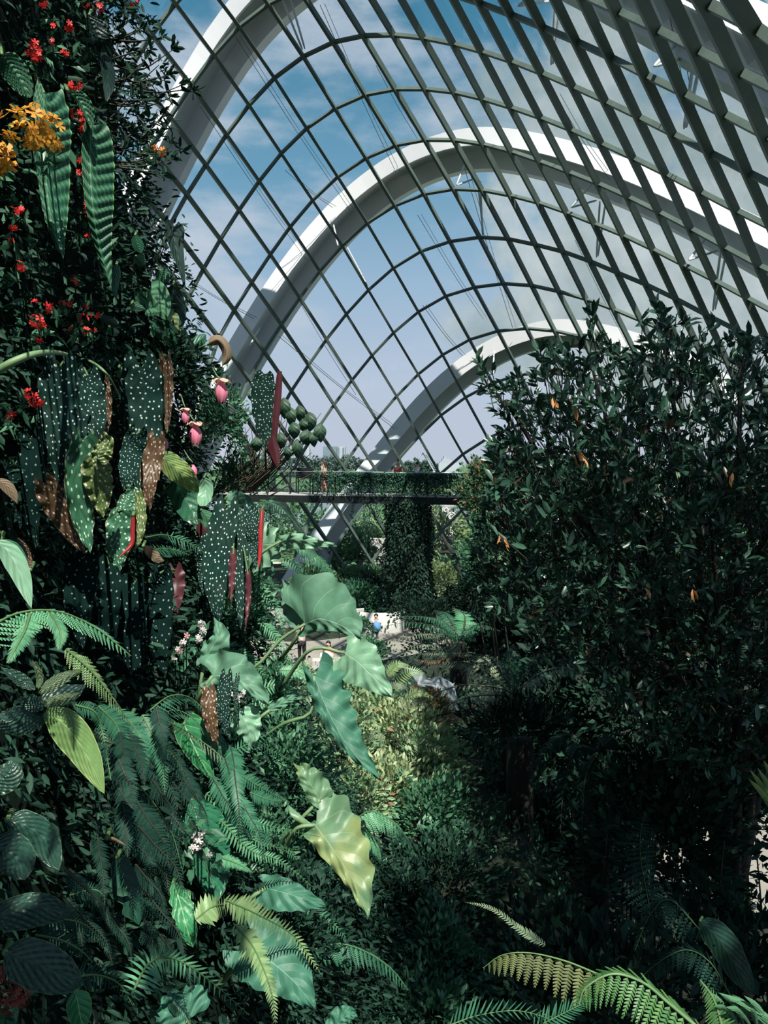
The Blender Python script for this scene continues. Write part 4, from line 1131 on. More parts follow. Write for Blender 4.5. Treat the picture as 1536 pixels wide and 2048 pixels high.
person('person in a beige top with long brown hair walking at the left of the footbridge', bpt(648, 0.95), 1.66, 1.2, 'walk', (0.55, 0.40, 0.32), (0.62, 0.24, 0.18), (0.05, 0.028, 0.018), longhair=True)
person('person in a red top with fair hair behind the creeper on the footbridge', bpt(800, 1.0), 1.62, 2.6, 'stand', (0.70, 0.05, 0.045), (0.08, 0.10, 0.16), (0.36, 0.26, 0.15), longhair=True)
person('person in a white shirt with short dark hair on the right of the footbridge', bpt(840, 1.0), 1.60, -1.2, 'walk', (0.72, 0.74, 0.76), (0.05, 0.06, 0.09), (0.012, 0.010, 0.010))
person('person seen from behind in a pale shirt and black trousers on the paved path', gl(601, 1338), 1.76, 0.0, 'stand', (0.66, 0.58, 0.56), (0.012, 0.014, 0.016), (0.012, 0.010, 0.010), arms='up')
person('person with long dark hair and an orange top seated reading on the path', gl(655, 1352), 1.62, 2.9, 'sit', (0.55, 0.20, 0.08), (0.05, 0.06, 0.10), (0.016, 0.010, 0.008), longhair=True, arms='lap')
ps = person('person with short dark hair seated against the pale curved bench', gl(752, 1286), 1.62, 3.0, 'sit', (0.62, 0.50, 0.45), (0.05, 0.06, 0.10), (0.010, 0.009, 0.009), arms='lap')
bgp = gl(752, 1286) + np.array([0.02, -0.40, 0.74])
o = MB(); o.lathe([(0.0, -0.22), (0.17, -0.22), (0.21, -0.05), (0.18, 0.12), (0.08, 0.20), (0.0, 0.21)], bgp, 12)
tag(o.build('bag', plain('blue_cloth', (0.10, 0.26, 0.52), 0.7)), 'light blue bag on the lap of the person by the curved bench', 'bag')
mp_ = gl(655, 1352) + np.array([-0.05, -0.42, 0.78])
o = MB(); g = np.array([[mp_ + np.array([(i - 4) * 0.06, -0.02 * abs(i - 4) + 0.06 * j, 0.04 * j - 0.02 * abs(i - 4)]) for i in range(9)] for j in range(4)]); o.grid(g)
tag(o.build('map_sheet', plain('map_paper', (0.60, 0.62, 0.64), 0.8)), 'pale folded map held open by the seated person in orange', 'map')

bn = gl(757, 1268, 36.5)
cb = thing('curved_bench', 'pale curved bench wall beside the pillar foot', 'bench', bn)
th_ = np.linspace(-1.0, 1.0, 17)
mb = MB(); g = np.array([[bn + np.array([1.3 * math.sin(t) * rr, 1.2 - 1.2 * math.cos(t) * rr, z]) for (rr, z) in ((1.0, 0), (1.0, 0.95), (1.14, 1.0), (1.14, 0))] for t in th_]); mb.grid(g); mb.build('back', G['concrete'], cb)
mb = MB(); g = np.array([[bn + np.array([1.3 * math.sin(t) * rr, 1.2 - 1.2 * math.cos(t) * rr, z]) for (rr, z) in ((0.72, 0), (0.72, 0.44), (1.0, 0.45))] for t in th_]); mb.grid(g); mb.build('seat', G['concrete'], cb)
sb_ = gl(655, 1350) + np.array([0, 0.2, 0])
o = MB(); o.box(sb_ + np.array([0.0, 0.05, 0.20]), (1.3, 0.5, 0.40), 0.1)
tag(o.build('stone_block', G['concrete'], smooth=False), 'low pale block under the seated person in orange', 'seat')
o = MB(); th_ = np.linspace(-0.9, 0.5, 12)
g = np.array([[P(640, 1240, 38) * np.array([1, 1, 0]) + np.array([4.5 * math.sin(t), 3.0 - 3.0 * math.cos(t), z]) for z in (0, 0.9)] + [P(640, 1240, 38) * np.array([1, 1, 0]) + np.array([4.5 * math.sin(t), 3.35 - 3.0 * math.cos(t), z]) for z in (0.9, 0)] for t in th_])
o.grid(g); tag(o.build('garden_wall', G['concrete'], smooth=False), 'low pale curved garden wall behind the person in the pale shirt', 'wall')

# ================================================================== OUTSIDE THE GLASS
tw = plain('tower_glass', (0.16, 0.20, 0.26), 0.5, (0.20, 0.24, 0.30), 0.2)
tp = plain('tower_concrete', (0.42, 0.44, 0.50), 0.8)
b0 = P(668, 925, 620); b0[2] = 0
tb_ = thing('office_tower', 'grey office tower with a dark side and a pale striped side on the skyline', 'building', b0)
for (px, wpx, top, m_, dy, nm) in ((661, 30, 893, tw, 0, 'dark_block'), (683, 14, 893, tp, 4, 'pale_block'), (676, 4, 895, tw, -1, 'stair_strip'), (687, 3, 895, tw, 3.2, 'stair_strip')):
    p = P(px, 925, 620 + dy); zt = P(px, top, 620)[2]
    mb = MB(); mb.box((p[0], p[1] + 8, zt / 2), (wpx / F * 620, 16, zt), 0.0); mb.build(nm, m_, tb_, smooth=False)
for px, wpx, top, lab in ((600, 13, 902, 'faint grey block far left on the skyline behind the round leaves'), (617, 6, 898, 'thin faint grey tower left of the office tower on the skyline')):
    p = P(px, 925, 900); zt = P(px, top, 900)[2]
    o = MB(); o.box((p[0], p[1], zt / 2), (wpx / F * 900, 14, zt)); o.box((p[0], p[1], zt + 1), (wpx / F * 500, 8, 2)); tag(o.build('far_block', tp, smooth=False), lab, 'building')
p = P(897, 925, 300); p[2] = 0
wb = thing('tiered_building', 'small white tiered building on the skyline right of the footbridge people', 'building', p)
for k, (ww_, zz0, zz1) in enumerate(((8, 0, 8.0), (6, 8.0, 8.6), (4, 8.6, 9.2), (2.5, 9.2, 9.8), (0.6, 9.8, 10.6))):
    mb = MB(); mb.box((p[0] - 0.4 * k, p[1], (zz0 + zz1) / 2), (ww_, 5, zz1 - zz0 - (0.0 if k == 0 else 0.12))); mb.build('storey', tp, wb, smooth=False)
p0 = P(846, 906, 260); p1 = P(868, 942, 260)
o = MB()
o.tube([p0, p1], 0.22, 4); o.tube([p0 + [1.0, 0, -0.6], p1 + [1.2, 0, 0]], 0.18, 4)
for k in range(7):
    a = lerp(p0, p1, k / 7.0); b = lerp(p0 + A3([1.0, 0, -0.6]), p1 + A3([1.2, 0, 0]), (k + 0.7) / 7.0); o.tube([a, b], 0.10, 4)
o.tube([p0, p0 + A3([-1.0, 0, -1.2])], 0.2, 4); q_ = p1.copy(); q_[2] = 0; o.tube([p1, q_], 0.5, 5)
tag(o.build('crane', plain('crane_grey', (0.30, 0.33, 0.38), 0.7)), 'thin slanting lattice crane on the skyline above the white-shirted person', 'crane')


def tree(name, label, c, rad, n, size, mat, seed, group=None, tr=0.12, trunk_m=None):
    rs_ = rnd(seed); c = A3(c)
    o_ = thing(name, label, 'tree', (c[0], c[1], 0), group)
    m1 = MB(); blob(m1, rs_, c, rad, n, size, 0.6, TL2, 0.55, 0.35, 0.8, -0.95); m1.build('crown', mat, o_)
    m1 = MB(); m1.tube(spline([(c[0], c[1], 0), (c[0] + 0.1 * rad[0], c[1], c[2] * 0.5), (c[0], c[1], c[2])], 8), np.linspace(tr, tr * 0.5, 8), 6); m1.build('trunk', trunk_m or G['bark'], o_)
    return o_


far = [(568, 912, 22), (592, 916, 17), (618, 918, 15), (640, 916, 16), (662, 914, 15), (684, 916, 15), (705, 915, 14), (724, 923, 10), (816, 925, 10), (834, 922, 13), (852, 924, 11), (868, 928, 8)]
for k, (px, py, r) in enumerate(far):
    c = P(px, py + r, 420); tree('skyline_tree', 'rounded tree of the dark wooded skyline far beyond the glass', (c[0], c[1], max(c[2], 4)), (r / F * 420 * 1.2, 4, r / F * 420), 420, 1.5, C['far'], 100 + k, 'skyline trees', 0.4)
# park trees just beyond the glass
park = [(548, 1035, 74, 4.0, 'park', 'leafy park tree left of the white arch foot outside the glass'), (590, 1075, 70, 3.6, 'park', 'low leafy park tree beside the farthest arch foot'),
        (640, 972, 90, 2.0, 'park', 'park tree seen through the left railing of the footbridge'), (700, 980, 95, 2.0, 'park', 'park tree under the office tower behind the creeper'),
        (760, 1055, 72, 3.6, 'park', 'dark palm grove tree left of the bridge pillar'), (790, 1075, 68, 3.0, 'park', 'leafy tree close behind the bridge pillar outside'),
        (870, 1050, 74, 3.8, 'park2', 'olive green park tree right of the bridge pillar'), (858, 1130, 64, 3.0, 'park2', 'low olive bush right of the bridge pillar foot'),
        (930, 1040, 78, 4.4, 'park', 'leafy park tree behind the carved stone pillar'), (960, 975, 96, 2.2, 'park', 'park tree seen through the right railing of the footbridge'),
        (905, 976, 110, 2.2, 'park', 'park tree low behind the right part of the footbridge'), (490, 990, 80, 3.0, 'park', 'leafy park tree at the left end of the footbridge'),
        (700, 1120, 60, 2.0, 'park', 'rounded shrub before the pale curved wall outside'), (380, 1000, 78, 4.5, 'park', 'park tree outside the glass hidden beyond the rock face edge'), (270, 990, 84, 5.0, 'park', 'park tree outside the glass farther left beyond the rock face'), (650, 1150, 58, 2.6, 'park', 'leafy shrub at the foot of the glass below the white arch')]
for k, (px, py, d, r, m_, lab) in enumerate(park):
    c = P(px, py, d); c[2] = max(c[2], r * 0.7)
    tree('park_tree', lab, c, (r, r * 0.9, r * 0.8), 1500, 0.42, C[m_], 200 + k)


def palm(name, label, base, h, nfr, ln, mat, seed, tr=0.16, size=0.35):
    rs_ = rnd(seed); base = A3(base)
    o_ = thing(name, label, 'palm tree', base)
    top = base + np.array([rs_.uniform(-.2, .2), 0, h])
    m1 = MB(); m1.tube(spline([base, (base + top) / 2 + np.array([0.1, 0, 0]), top], 8), np.linspace(tr, tr * 0.7, 8), 7); m1.build('trunk', G['twig'], o_)
    ml, ms_ = MB(), MB()
    for q in range(nfr):
        a = q * 2.399; el = rs_.uniform(0.2, 1.1)
        dr = np.array([math.cos(a), math.sin(a), 0])
        pts = [top, top + dr * ln * 0.45 + np.array([0, 0, ln * 0.5 * math.sin(el)]), top + dr * ln * 0.8 + np.array([0, 0, ln * (0.35 * math.sin(el) - 0.1)]), top + dr * ln + np.array([0, 0, ln * (0.1 * math.sin(el) - 0.4)])]
        frond(ml, ms_, pts, ln * size, 12, rs_, BLADE, 0.16, None, 0.6, 0.35, 0.02)
    ml.build('fronds', mat, o_); ms_.build('midrib', G['stem_pale'], o_)
    return o_


def pz(px, py, d):
    p = P(px, py, d); p[2] = 0.0
    return p


palm('palm_tree', 'yellow green palm beyond the farthest white arch, left of the creeper pillar', pz(714, 1050, 62), P(714, 1062, 62)[2], 16, 2.4, C['fern_yellow'], 31)
palm('palm_tree', 'slim dark palm between the yellow palm and the creeper pillar', pz(742, 1050, 66), P(742, 1040, 66)[2], 14, 2.4, C['park'], 32)
palm('palm_tree', 'slim dark palm close left of the creeper pillar', pz(768, 1050, 67), P(768, 1035, 67)[2], 14, 2.4, C['park'], 33)
palm('palm_tree', 'slim palm just right of the farthest white arch', pz(692, 1050, 68), P(692, 1045, 68)[2], 14, 2.2, C['park'], 34)

wc = P(745, 1120, 64)
mb = MB(); th_ = np.linspace(-0.75, 0.75, 17)
g = np.array([[(wc[0] + 7 * math.sin(t) * r_, wc[1] + 7 - 7 * math.cos(t) * r_, z) for (r_, z) in ((1, 0), (1, 1.9), (0.94, 1.9), (0.94, 0))] for t in th_]); mb.grid(g)
tag(mb.build('curved_wall', G['concrete'], smooth=False), 'pale curved concrete wall outside the glass left of the creeper pillar', 'wall')
o = MB(); g = np.array([[(x_, y_, -0.10) for x_ in (-14, -6, 2, 10, 16)] for y_ in (54.5, 57, 60, 64)]); o.grid(g); structure(o.build('path_outside', G['concrete']), 'pale paving outside the glass', 'path')

cp = pz(893, 1100, 64)
cpo = thing('carved_pillar', 'white carved stone pillar with scrolls outside, right of the creeper pillar', 'sculpture', cp)
zt = P(893, 1008, 64)[2]
mb = MB(); mb.lathe([(0.75, 0), (0.75, 0.4), (0.55, 0.55), (0.5, zt * 0.45), (0.62, zt * 0.5), (0.5, zt * 0.55), (0.52, zt * 0.92), (0.7, zt * 0.96), (0.66, zt)], cp, 14); mb.build('shaft', G['stone'], cpo)
for (dx, dzf, r_) in ((-0.28, 0.62, 0.36), (0.30, 0.78, 0.42), (-0.12, 0.90, 0.34), (0.26, 0.48, 0.34), (-0.26, 0.33, 0.32), (0.2, 0.2, 0.34)):
    mb = MB(); c0 = cp + np.array([dx, -0.52, zt * dzf]); s_ = np.linspace(0, 4.2 * math.pi, 40); rr_ = r_ * (1 - s_ / (4.4 * math.pi) * 0.85)
    mb.tube(np.stack([c0[0] + rr_ * np.cos(s_), c0[1] - 0.02 * s_, c0[2] + rr_ * np.sin(s_)], -1), 0.075, 6); mb.build('scroll', G['stone'], cpo)


# ================================================================== LEFT ROCK FACE: hanging plants
# --- small undergrowth covering the rock
def face_pts(rs, n, y0, y1, z0, z1, thick=0.16):
    y = rs.uniform(y0, y1, n); z = rs.uniform(z0, z1, n)
    x = wall_x(y, z) + rs.uniform(-0.05, 1, n) ** 2 * thick
    return np.stack([x, y, z + CZ], -1)


rs = rnd(11)
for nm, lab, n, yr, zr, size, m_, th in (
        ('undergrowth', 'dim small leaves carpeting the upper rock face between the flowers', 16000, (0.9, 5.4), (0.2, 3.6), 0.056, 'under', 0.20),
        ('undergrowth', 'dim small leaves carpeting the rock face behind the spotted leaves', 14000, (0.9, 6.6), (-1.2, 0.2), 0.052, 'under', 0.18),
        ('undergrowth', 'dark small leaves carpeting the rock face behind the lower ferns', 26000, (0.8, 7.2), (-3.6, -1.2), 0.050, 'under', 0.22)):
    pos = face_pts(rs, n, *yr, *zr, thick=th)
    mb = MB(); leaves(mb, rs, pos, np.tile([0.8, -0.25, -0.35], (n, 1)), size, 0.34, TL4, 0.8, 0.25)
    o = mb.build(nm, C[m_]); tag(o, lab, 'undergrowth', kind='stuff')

BIGL = dict(nu=13, nv=44)
RIBL = dict(nu=13, nv=150)


def one_leaf(name, label, cat, mid, wl, wr, prof, mat, stalkpx=None, group=None, sr=0.008, smat=None, lift=0.2, depth=None, lifts=None, blade='leaf_blade', **k):
    """a plant of which the photo shows one big leaf and its stalk"""
    base_px = stalkpx[0] if stalkpx else mid[0]
    d0 = (depth[0] if isinstance(depth, (list, tuple)) else depth) if depth else None
    b = P(base_px[0], base_px[1], d0 + 0.15) if depth else wp(base_px[0], base_px[1], 0.02)
    o = thing(name, label, cat, b, group)
    _, pts = leaf_px(mid, wl, wr, prof, mat, o, blade, depth=depth, lift=lift, lifts=lifts, **k)
    if stalkpx:
        sp = [b] + [P(x, y, (d0 if depth else DW(x, y, lift * 0.8))) for x, y in stalkpx[1:]] + [pts[0]]
    else:
        sp = [b, lerp(b, pts[0], 0.6) + np.array([0.01, 0, 0.02]), pts[0]]
    mb = MB(); stalk(mb, sp, sr); mb.build('stalk', smat or G['stem'], o)
    return o


# ribbed hanging leaves, top left
one_leaf('ribbed_leaf_plant', 'long dark green ribbed leaf hanging behind the amber blossoms', 'plant', [(88, 186), (86, 260), (92, 360), (104, 450), (127, 518)], 20, 66, 'heart', L['ribbed'], [(70, 150), (80, 170)], lift=0.30, lobe=0.10, rib=(0.006, 15, 0.9), fold=0.35, roll=-0.25, **RIBL)
one_leaf('ribbed_leaf_plant', 'long dark green ribbed leaf right of the amber blossoms with a wavy left edge', 'plant', [(182, 250), (180, 330), (186, 420), (200, 500), (222, 574)], 16, 54, 'heart', L['ribbed'], [(160, 190), (172, 220)], lift=0.32, lobe=0.06, rib=(0.006, 16, 0.9), fold=0.3, roll=-0.2, **RIBL)
one_leaf('ribbed_leaf_plant', 'small folded ribbed leaf above the long right-hand ribbed leaf', 'plant', [(138, 184), (158, 200), (172, 225), (182, 258)], 8, 20, 'lance', L['ribbed'], [(130, 170), (134, 178)], lift=0.33, rib=(0.006, 7, 0.9), fold=0.3, **RIBL)
one_leaf('ribbed_leaf_plant', 'short pale ribbed leaf at the far left above the amber blossoms', 'plant', [(4, 110), (22, 130), (40, 158), (60, 196)], 28, 26, 'oval', L['ribbed'], [(0, 90), (2, 100)], lift=0.30, rib=(0.005, 8, 0.9), fold=0.25, **RIBL)
one_leaf('ribbed_leaf_plant', 'dim ribbed leaf below the red blossoms at the top centre of the rock face', 'plant', [(178, 30), (190, 55), (205, 85), (224, 118)], 20, 22, 'oval', L['plain_dark'], lift=0.2, rib=(0.006, 9, 0.9), **RIBL)
one_leaf('ribbed_leaf_plant', 'dim long leaf hanging against the rock left of the twiggy shrub', 'plant', [(205, 90), (212, 130), (216, 165), (212, 205)], 12, 16, 'lance', L['plain_dark'], lift=0.2, **RIBL)
one_leaf('ribbed_leaf_plant', 'small dark leaf tip hanging just below the right-hand ribbed leaf', 'plant', [(232, 530), (232, 555), (230, 580), (233, 602)], 10, 9, 'heart', L['plain'], lift=0.25)

# silhouetted climbing leaves along the edge
one_leaf('arrow_leaf_climber', 'dark arrow-shaped leaf with a hole hanging free against the sky', 'plant', [(345, 455), (350, 490), (360, 530), (371, 582)], 17, 24, 'arrow', L['plain_dark'], [(300, 540), (312, 520), (328, 496)], depth=4.2, sr=0.004, smat=G['stem_dark'], lobe=0.1)
one_leaf('arrow_leaf_climber', 'slim dark pointed leaf against the sky above the arrow leaf', 'plant', [(274, 392), (285, 415), (299, 440), (315, 466)], 11, 13, 'heart', L['plain_dark'], [(255, 385), (264, 386)], depth=4.2, sr=0.004, smat=G['stem_dark'])
one_leaf('heart_leaf_climber', 'broad green heart-shaped leaf with pale veins on the edge of the rock face', 'plant', [(298, 582), (312, 600), (324, 618), (332, 640)], 38, 34, 'heart', L['plain_light'], [(270, 570), (284, 574)], lift=0.22, lobe=0.25)
one_leaf('heart_leaf_climber', 'large dark rounded leaf behind the pale-veined heart leaf', 'plant', [(345, 570), (352, 600), (356, 630), (352, 662)], 30, 18, 'oval', L['plain_dark'], lift=0.2)
one_leaf('heart_leaf_climber', 'green leaf drooping below the heart-shaped leaf with a yellowed tip', 'plant', [(332, 632), (342, 645), (352, 660), (360, 674)], 20, 22, 'heart', L['ear_yellow'], lift=0.24)
for k, (mid, wl, wr, lab) in enumerate((
        ([(270, 470), (276, 490), (282, 505)], 12, 12, 'small dark notched leaf left of the free arrow leaf'),
        ([(272, 512), (280, 520), (288, 532)], 12, 12, 'small green rounded leaf above the heart-shaped leaf'),
        ([(318, 540), (326, 550), (334, 566)], 16, 14, 'small green leaf in the notch under the free arrow leaf'),
        ([(200, 634), (220, 642), (238, 654)], 9, 9, 'narrow leaf tip right of the red trumpet flowers'),
        ([(216, 660), (228, 664), (240, 666)], 9, 9, 'small blunt leaf below the red trumpet flowers'),
        ([(300, 656), (325, 660), (352, 700)], 20, 18, 'dark curved leaf under the drooping yellow-tipped leaf'),
        ([(236, 738), (252, 748), (278, 764)], 15, 13, 'light three-cornered leaf between the spotted leaves'),
        ([(262, 610), (272, 614), (290, 618)], 9, 10, 'bright oval leaf in a small rosette on the rock edge'),
        ([(320, 624), (305, 624), (290, 628)], 8, 8, 'bright oval leaf facing left in the rosette on the rock edge'),
        ([(366, 690), (385, 690), (412, 668)], 20, 14, 'upright folded leaf beside the curled brown bract'),
        ([(436, 800), (452, 812), (470, 842)], 16, 14, 'dark drooping leaf below the upper pink hanging blossom'))):
    one_leaf('small_leaf_plant', lab, 'plant', mid, wl, wr, 'oval', L[('plain', 'plain', 'plain', 'plain_dark', 'plain', 'plain', 'plain_light', 'plain_light', 'plain_light', 'plain', 'plain_dark')[k]], lift=0.2)
one_leaf('dry_bract', 'curled pale brown bract hooking over at the edge of the rock face', 'dried leaf', [(418, 686), (436, 680), (450, 694), (454, 715), (444, 732)], 12, 12, 'strap', L['dead'], [(395, 700), (405, 694)], depth=4.1, curl=0.6, fold=0.5)

# --- round leaved shrub and bare twigs above the footbridge end
sh = thing('round_leaved_shrub', 'twiggy shrub with round green leaves standing out over the left end of the footbridge', 'shrub', P(470, 985, 4.9))
mb = MB(); ml = MB()
rl = [(507, 790, 14, 12), (512, 888, 13, 14), (567, 815, 14, 20), (580, 832, 12, 18), (598, 826, 12, 16), (618, 842, 15, 18), (640, 864, 14, 18), (614, 874, 17, 15), (586, 860, 14, 16), (560, 880, 11, 16), (594, 896, 12, 18), (573, 905, 9, 14), (546, 862, 10, 14), (627, 878, 10, 14), (605, 850, 11, 13)]
hub = P(540, 935, 4.8)
for x, y, w_, h_ in rl:
    tip = P(x, y - h_ * 0.6, 4.75)
    mb.tube(spline([P(470 + (x - 500) * 0.25, 985, 4.9), lerp(hub, tip, 0.4) + A3([0, 0, -0.03]), tip], 8), np.linspace(0.006, 0.002, 8), 4, cap=False)
    g, uv = leaf_grid([P(x, y - h_, 4.74), P(x + 1, y, 4.72), P(x + 2, y + h_ * 1.2, 4.76)], w_ / F * 4.75, w_ / F * 4.75, 'oval', roll=0.3 * math.sin(x), fold=0.25, nu=7, nv=9)
    ml.grid(g, uv)
rs = rnd(12)
for k in range(34):
    x0, y0 = rs.uniform(440, 545), rs.uniform(930, 1000)
    x1, y1 = x0 + rs.uniform(-40, 110), y0 - rs.uniform(30, 150)
    mb.tube(spline([P(x0, y0, 4.9), P((x0 + x1) / 2 + rs.uniform(-10, 10), (y0 + y1) / 2, 4.85), P(x1, y1, 4.8)], 7), np.linspace(0.005, 0.0015, 7), 4, cap=False)
mb.build('stem', G['twig'], sh); ml.build('leaves', L['round'], sh)

# --- twiggy shrub with leaf rosettes against the sky at the top
sh = thing('twiggy_shrub', 'twiggy shrub with small dark leaf rosettes standing out from the rock face against the sky', 'shrub', wp(215, 190, 0.05))
mb = MB(); ml = MB(); rs = rnd(13)
ends = [(275, 60), (300, 45), (322, 75), (345, 100), (262, 95), (290, 120), (318, 130), (340, 150), (360, 172), (385, 178), (270, 150), (300, 165), (328, 160), (262, 190), (285, 200), (310, 200), (340, 196), (255, 225), (280, 235), (300, 240), (325, 232), (262, 262), (290, 272), (318, 275), (345, 290), (360, 300), (335, 310), (250, 300), (275, 310), (322, 350), (345, 318), (258, 130), (245, 160), (240, 250), (300, 95), (255, 40)]
for x, y in ends:
    d_ = 3.9 + 0.15 * math.sin(x * y)
    e = P(x, y, d_)
    b = wp(210 + rs.uniform(-15, 15), min(max(y + rs.uniform(-20, 60), 80), 330), 0.05)
    mb.tube(spline([b, lerp(b, e, 0.5) + A3([0, 0, -0.04 + rs.uniform(-.03, .05)]), e], 8), np.linspace(0.007, 0.002, 8), 4, cap=False)
    n = rs.randint(6, 10)
    ax = nz(nz(e - b) + A3([0, -0.2, 0.4]))
    leaves(ml, rs, np.tile(e, (n, 1)) + rs.normal(0, 0.008, (n, 3)), np.tile(ax, (n, 1)), 0.062, 0.30, TL4, 1.2, 0.2)
ml.build('leaves', C['under'], sh); mb.build('stem', G['stem_dark'], sh)
_fv = [[0, 0, 0]]; _ff = []
for q in range(5):
    b_ = len(_fv)
    for (r, da, z) in ((.5, -.45, .05), (1, -.30, .12), (1, .30, .12), (.5, .45, .05)):
        a = q * 2 * math.pi / 5 + da; _fv.append([r * math.cos(a), r * math.sin(a), z])
    _ff += [[0, b_, b_ + 3], [b_, b_ + 1, b_ + 2], [b_, b_ + 2, b_ + 3]]
FLOWER = (np.array(_fv), np.array(_ff))


def flower_mb(rs, c, n, rad, size, squash=(1, 1, 1)):
    """a head of n five-petalled blossoms facing the open side"""
    mbx = MB()
    d = rand_dir(rs, n); d[:, 1] = -np.abs(d[:, 1]); d[:, 0] += 0.25; d = nz(d)
    pos = A3(c) + d * A3(squash) * rad * rs.uniform(0.6, 1.0, (n, 1))
    Z = nz(d + rand_dir(rs, n) * 0.35); X = nz(np.cross(Z, rand_dir(rs, n))); Y = np.cross(Z, X)
    s = size * rs.uniform(0.8, 1.15, n)
    mbx.scatter(FLOWER, pos, X, Y, Z, np.stack([s, s, s], -1), rs.uniform(0, 1, n))
    return mbx


def flowering(name, label, heads, mat, seed, n=7, rad=0.026, size=0.012, leafmat=None, lift=0.25, part='blossom', squash=(1, 1, 1)):
    """a flowering climber: heads = [(px, py, scale)...] joined by its own stems"""
    rs_ = rnd(seed)
    b = wp(heads[0][0] - 15, heads[0][1] + 40, 0.03)
    o_ = thing(name, label, 'flower', b)
    ms_, ml_ = MB(), MB()
    for (x, y, s) in heads:
        c = wp(x, y, lift)
        flower_mb(rs_, c, max(3, int(n * s)), rad * s, size * (0.8 + 0.2 * s), squash).build(part, mat, o_)
        r0 = wp(x - 8, y + 25, 0.04)
        ms_.tube(spline([r0, lerp(r0, c, 0.5) + A3([0.01, 0, 0.02]), c], 6), 0.0028, 4, cap=False)
        leaves(ml_, rs_, np.tile(lerp(r0, c, 0.55), (7, 1)) + rs_.normal(0, 0.03, (7, 3)), np.tile([0.5, -0.5, -0.2], (7, 1)), 0.055, 0.4, TL2, 0.9)
    ms_.build('stem', G['stem_dark'], o_)
    ml_.build('leaves', leafmat or C['under_lit'], o_)
    return o_


flowering('amber_flower', 'amber yellow flower head large and near at the left edge', [(30, 250, 1.1), (62, 240, 1.3), (90, 255, 1.2), (78, 278, 1.0), (48, 268, 1.0), (104, 286, 0.7)], C['yellow'], 21, n=9, rad=0.034, size=0.017, lift=0.55, squash=(1, 0.6, 0.8))
flowering('amber_flower', 'second amber flower head cut off by the left frame edge below the first', [(2, 318, 0.9), (4, 338, 0.8)], C['yellow'], 22, n=8, rad=0.034, size=0.020, lift=0.5)
flowering('red_flower', 'red blossom sprays at the very top of the rock face', [(85, 4, 0.9), (200, 18, 1.0), (172, 8, 0.6), (140, 50, 0.9), (108, 55, 0.5)], C['red'], 23, lift=0.2)
flowering('red_flower', 'red clustered blossoms above the amber flower head', [(66, 98, 1.3), (72, 112, 1.0), (104, 85, 0.5), (130, 106, 0.5)], C['red'], 24, lift=0.25)
flowering('red_flower', 'red blossom spray between the two long ribbed leaves', [(152, 174, 1.2), (156, 226, 1.2), (164, 254, 1.1), (171, 283, 0.7), (158, 320, 0.5), (158, 345, 0.4)], C['red'], 25, lift=0.22)
flowering('red_flower', 'red hanging blossoms between the lower halves of the two long ribbed leaves', [(174, 418, 1.2), (176, 436, 1.1), (175, 470, 0.4), (182, 395, 0.4)], C['red'], 26, lift=0.24)
flowering('red_flower', 'tiny red blossoms at the far left beside the ribbed leaf tip', [(28, 424, 0.5), (43, 422, 0.5), (25, 453, 0.4), (22, 480, 0.3), (40, 533, 0.6)], C['red'], 27, lift=0.25)
flowering('red_flower', 'small red blossoms under the tip of the left ribbed leaf', [(150, 563, 0.8), (140, 608, 0.6), (125, 606, 0.4), (172, 611, 0.4)], C['red'], 28, lift=0.2)
flowering('red_flower', 'red trumpet blossoms on thin stalks halfway down the left edge', [(70, 606, 0.4), (92, 616, 0.8), (74, 642, 0.9), (84, 650, 0.7), (80, 676, 0.5)], C['red'], 29, lift=0.3)
flowering('red_flower', 'red and orange blossom trusses right of the trumpet blossoms', [(168, 640, 0.9), (190, 628, 0.7), (172, 662, 0.6), (185, 660, 0.5), (136, 655, 0.4)], C['red'], 30, lift=0.25)
flowering('red_flower', 'red blossom truss at the left edge above the spotted leaves', [(62, 788, 0.8), (74, 800, 0.9), (80, 806, 0.7), (145, 780, 0.4), (100, 822, 0.3), (22, 830, 0.4)], C['red'], 31, lift=0.3)
flowering('red_flower', 'red blossom at the top left corner of the glass', [(268, 4, 0.9), (262, 12, 0.6)], C['red'], 32, lift=0.1)
flowering('orange_flower', 'small orange blossom on the twiggy shrub against the sky', [(312, 296, 0.6), (325, 302, 0.6)], C['orange'], 33, lift=0.5, n=4)
flowering('white_orchid', 'upper pair of white flower spikes among the dark spotted leaves', [(372, 1272, 0.6), (366, 1285, 0.6), (358, 1300, 0.7), (350, 1312, 0.5), (402, 1248, 0.6), (404, 1262, 0.7), (398, 1276, 0.7)], C['white'], 34, n=7, rad=0.020, size=0.013, lift=0.35)
flowering('white_orchid', 'white flower cluster in front of the folded grey-green elephant ear', [(470, 1388, 0.6), (484, 1386, 0.6), (478, 1402, 0.7), (488, 1400, 0.4)], C['white'], 35, n=7, rad=0.020, size=0.013, lift=0.50)
flowering('white_orchid', 'white flower spike over the broad dark ribbed leaf', [(402, 1662, 0.5), (394, 1676, 0.7), (396, 1690, 0.7), (388, 1698, 0.5), (418, 1708, 0.3)], C['white'], 36, n=7, rad=0.018, size=0.012, lift=0.45)
flowering('bud_cluster', 'dull red bud cluster at the bottom left corner', [(8, 1955, 1.1), (25, 1970, 1.2), (38, 1985, 1.1), (18, 1992, 1.0)], C['dim_red'], 37, n=16, rad=0.028, size=0.008, lift=0.3, part='bud_head')

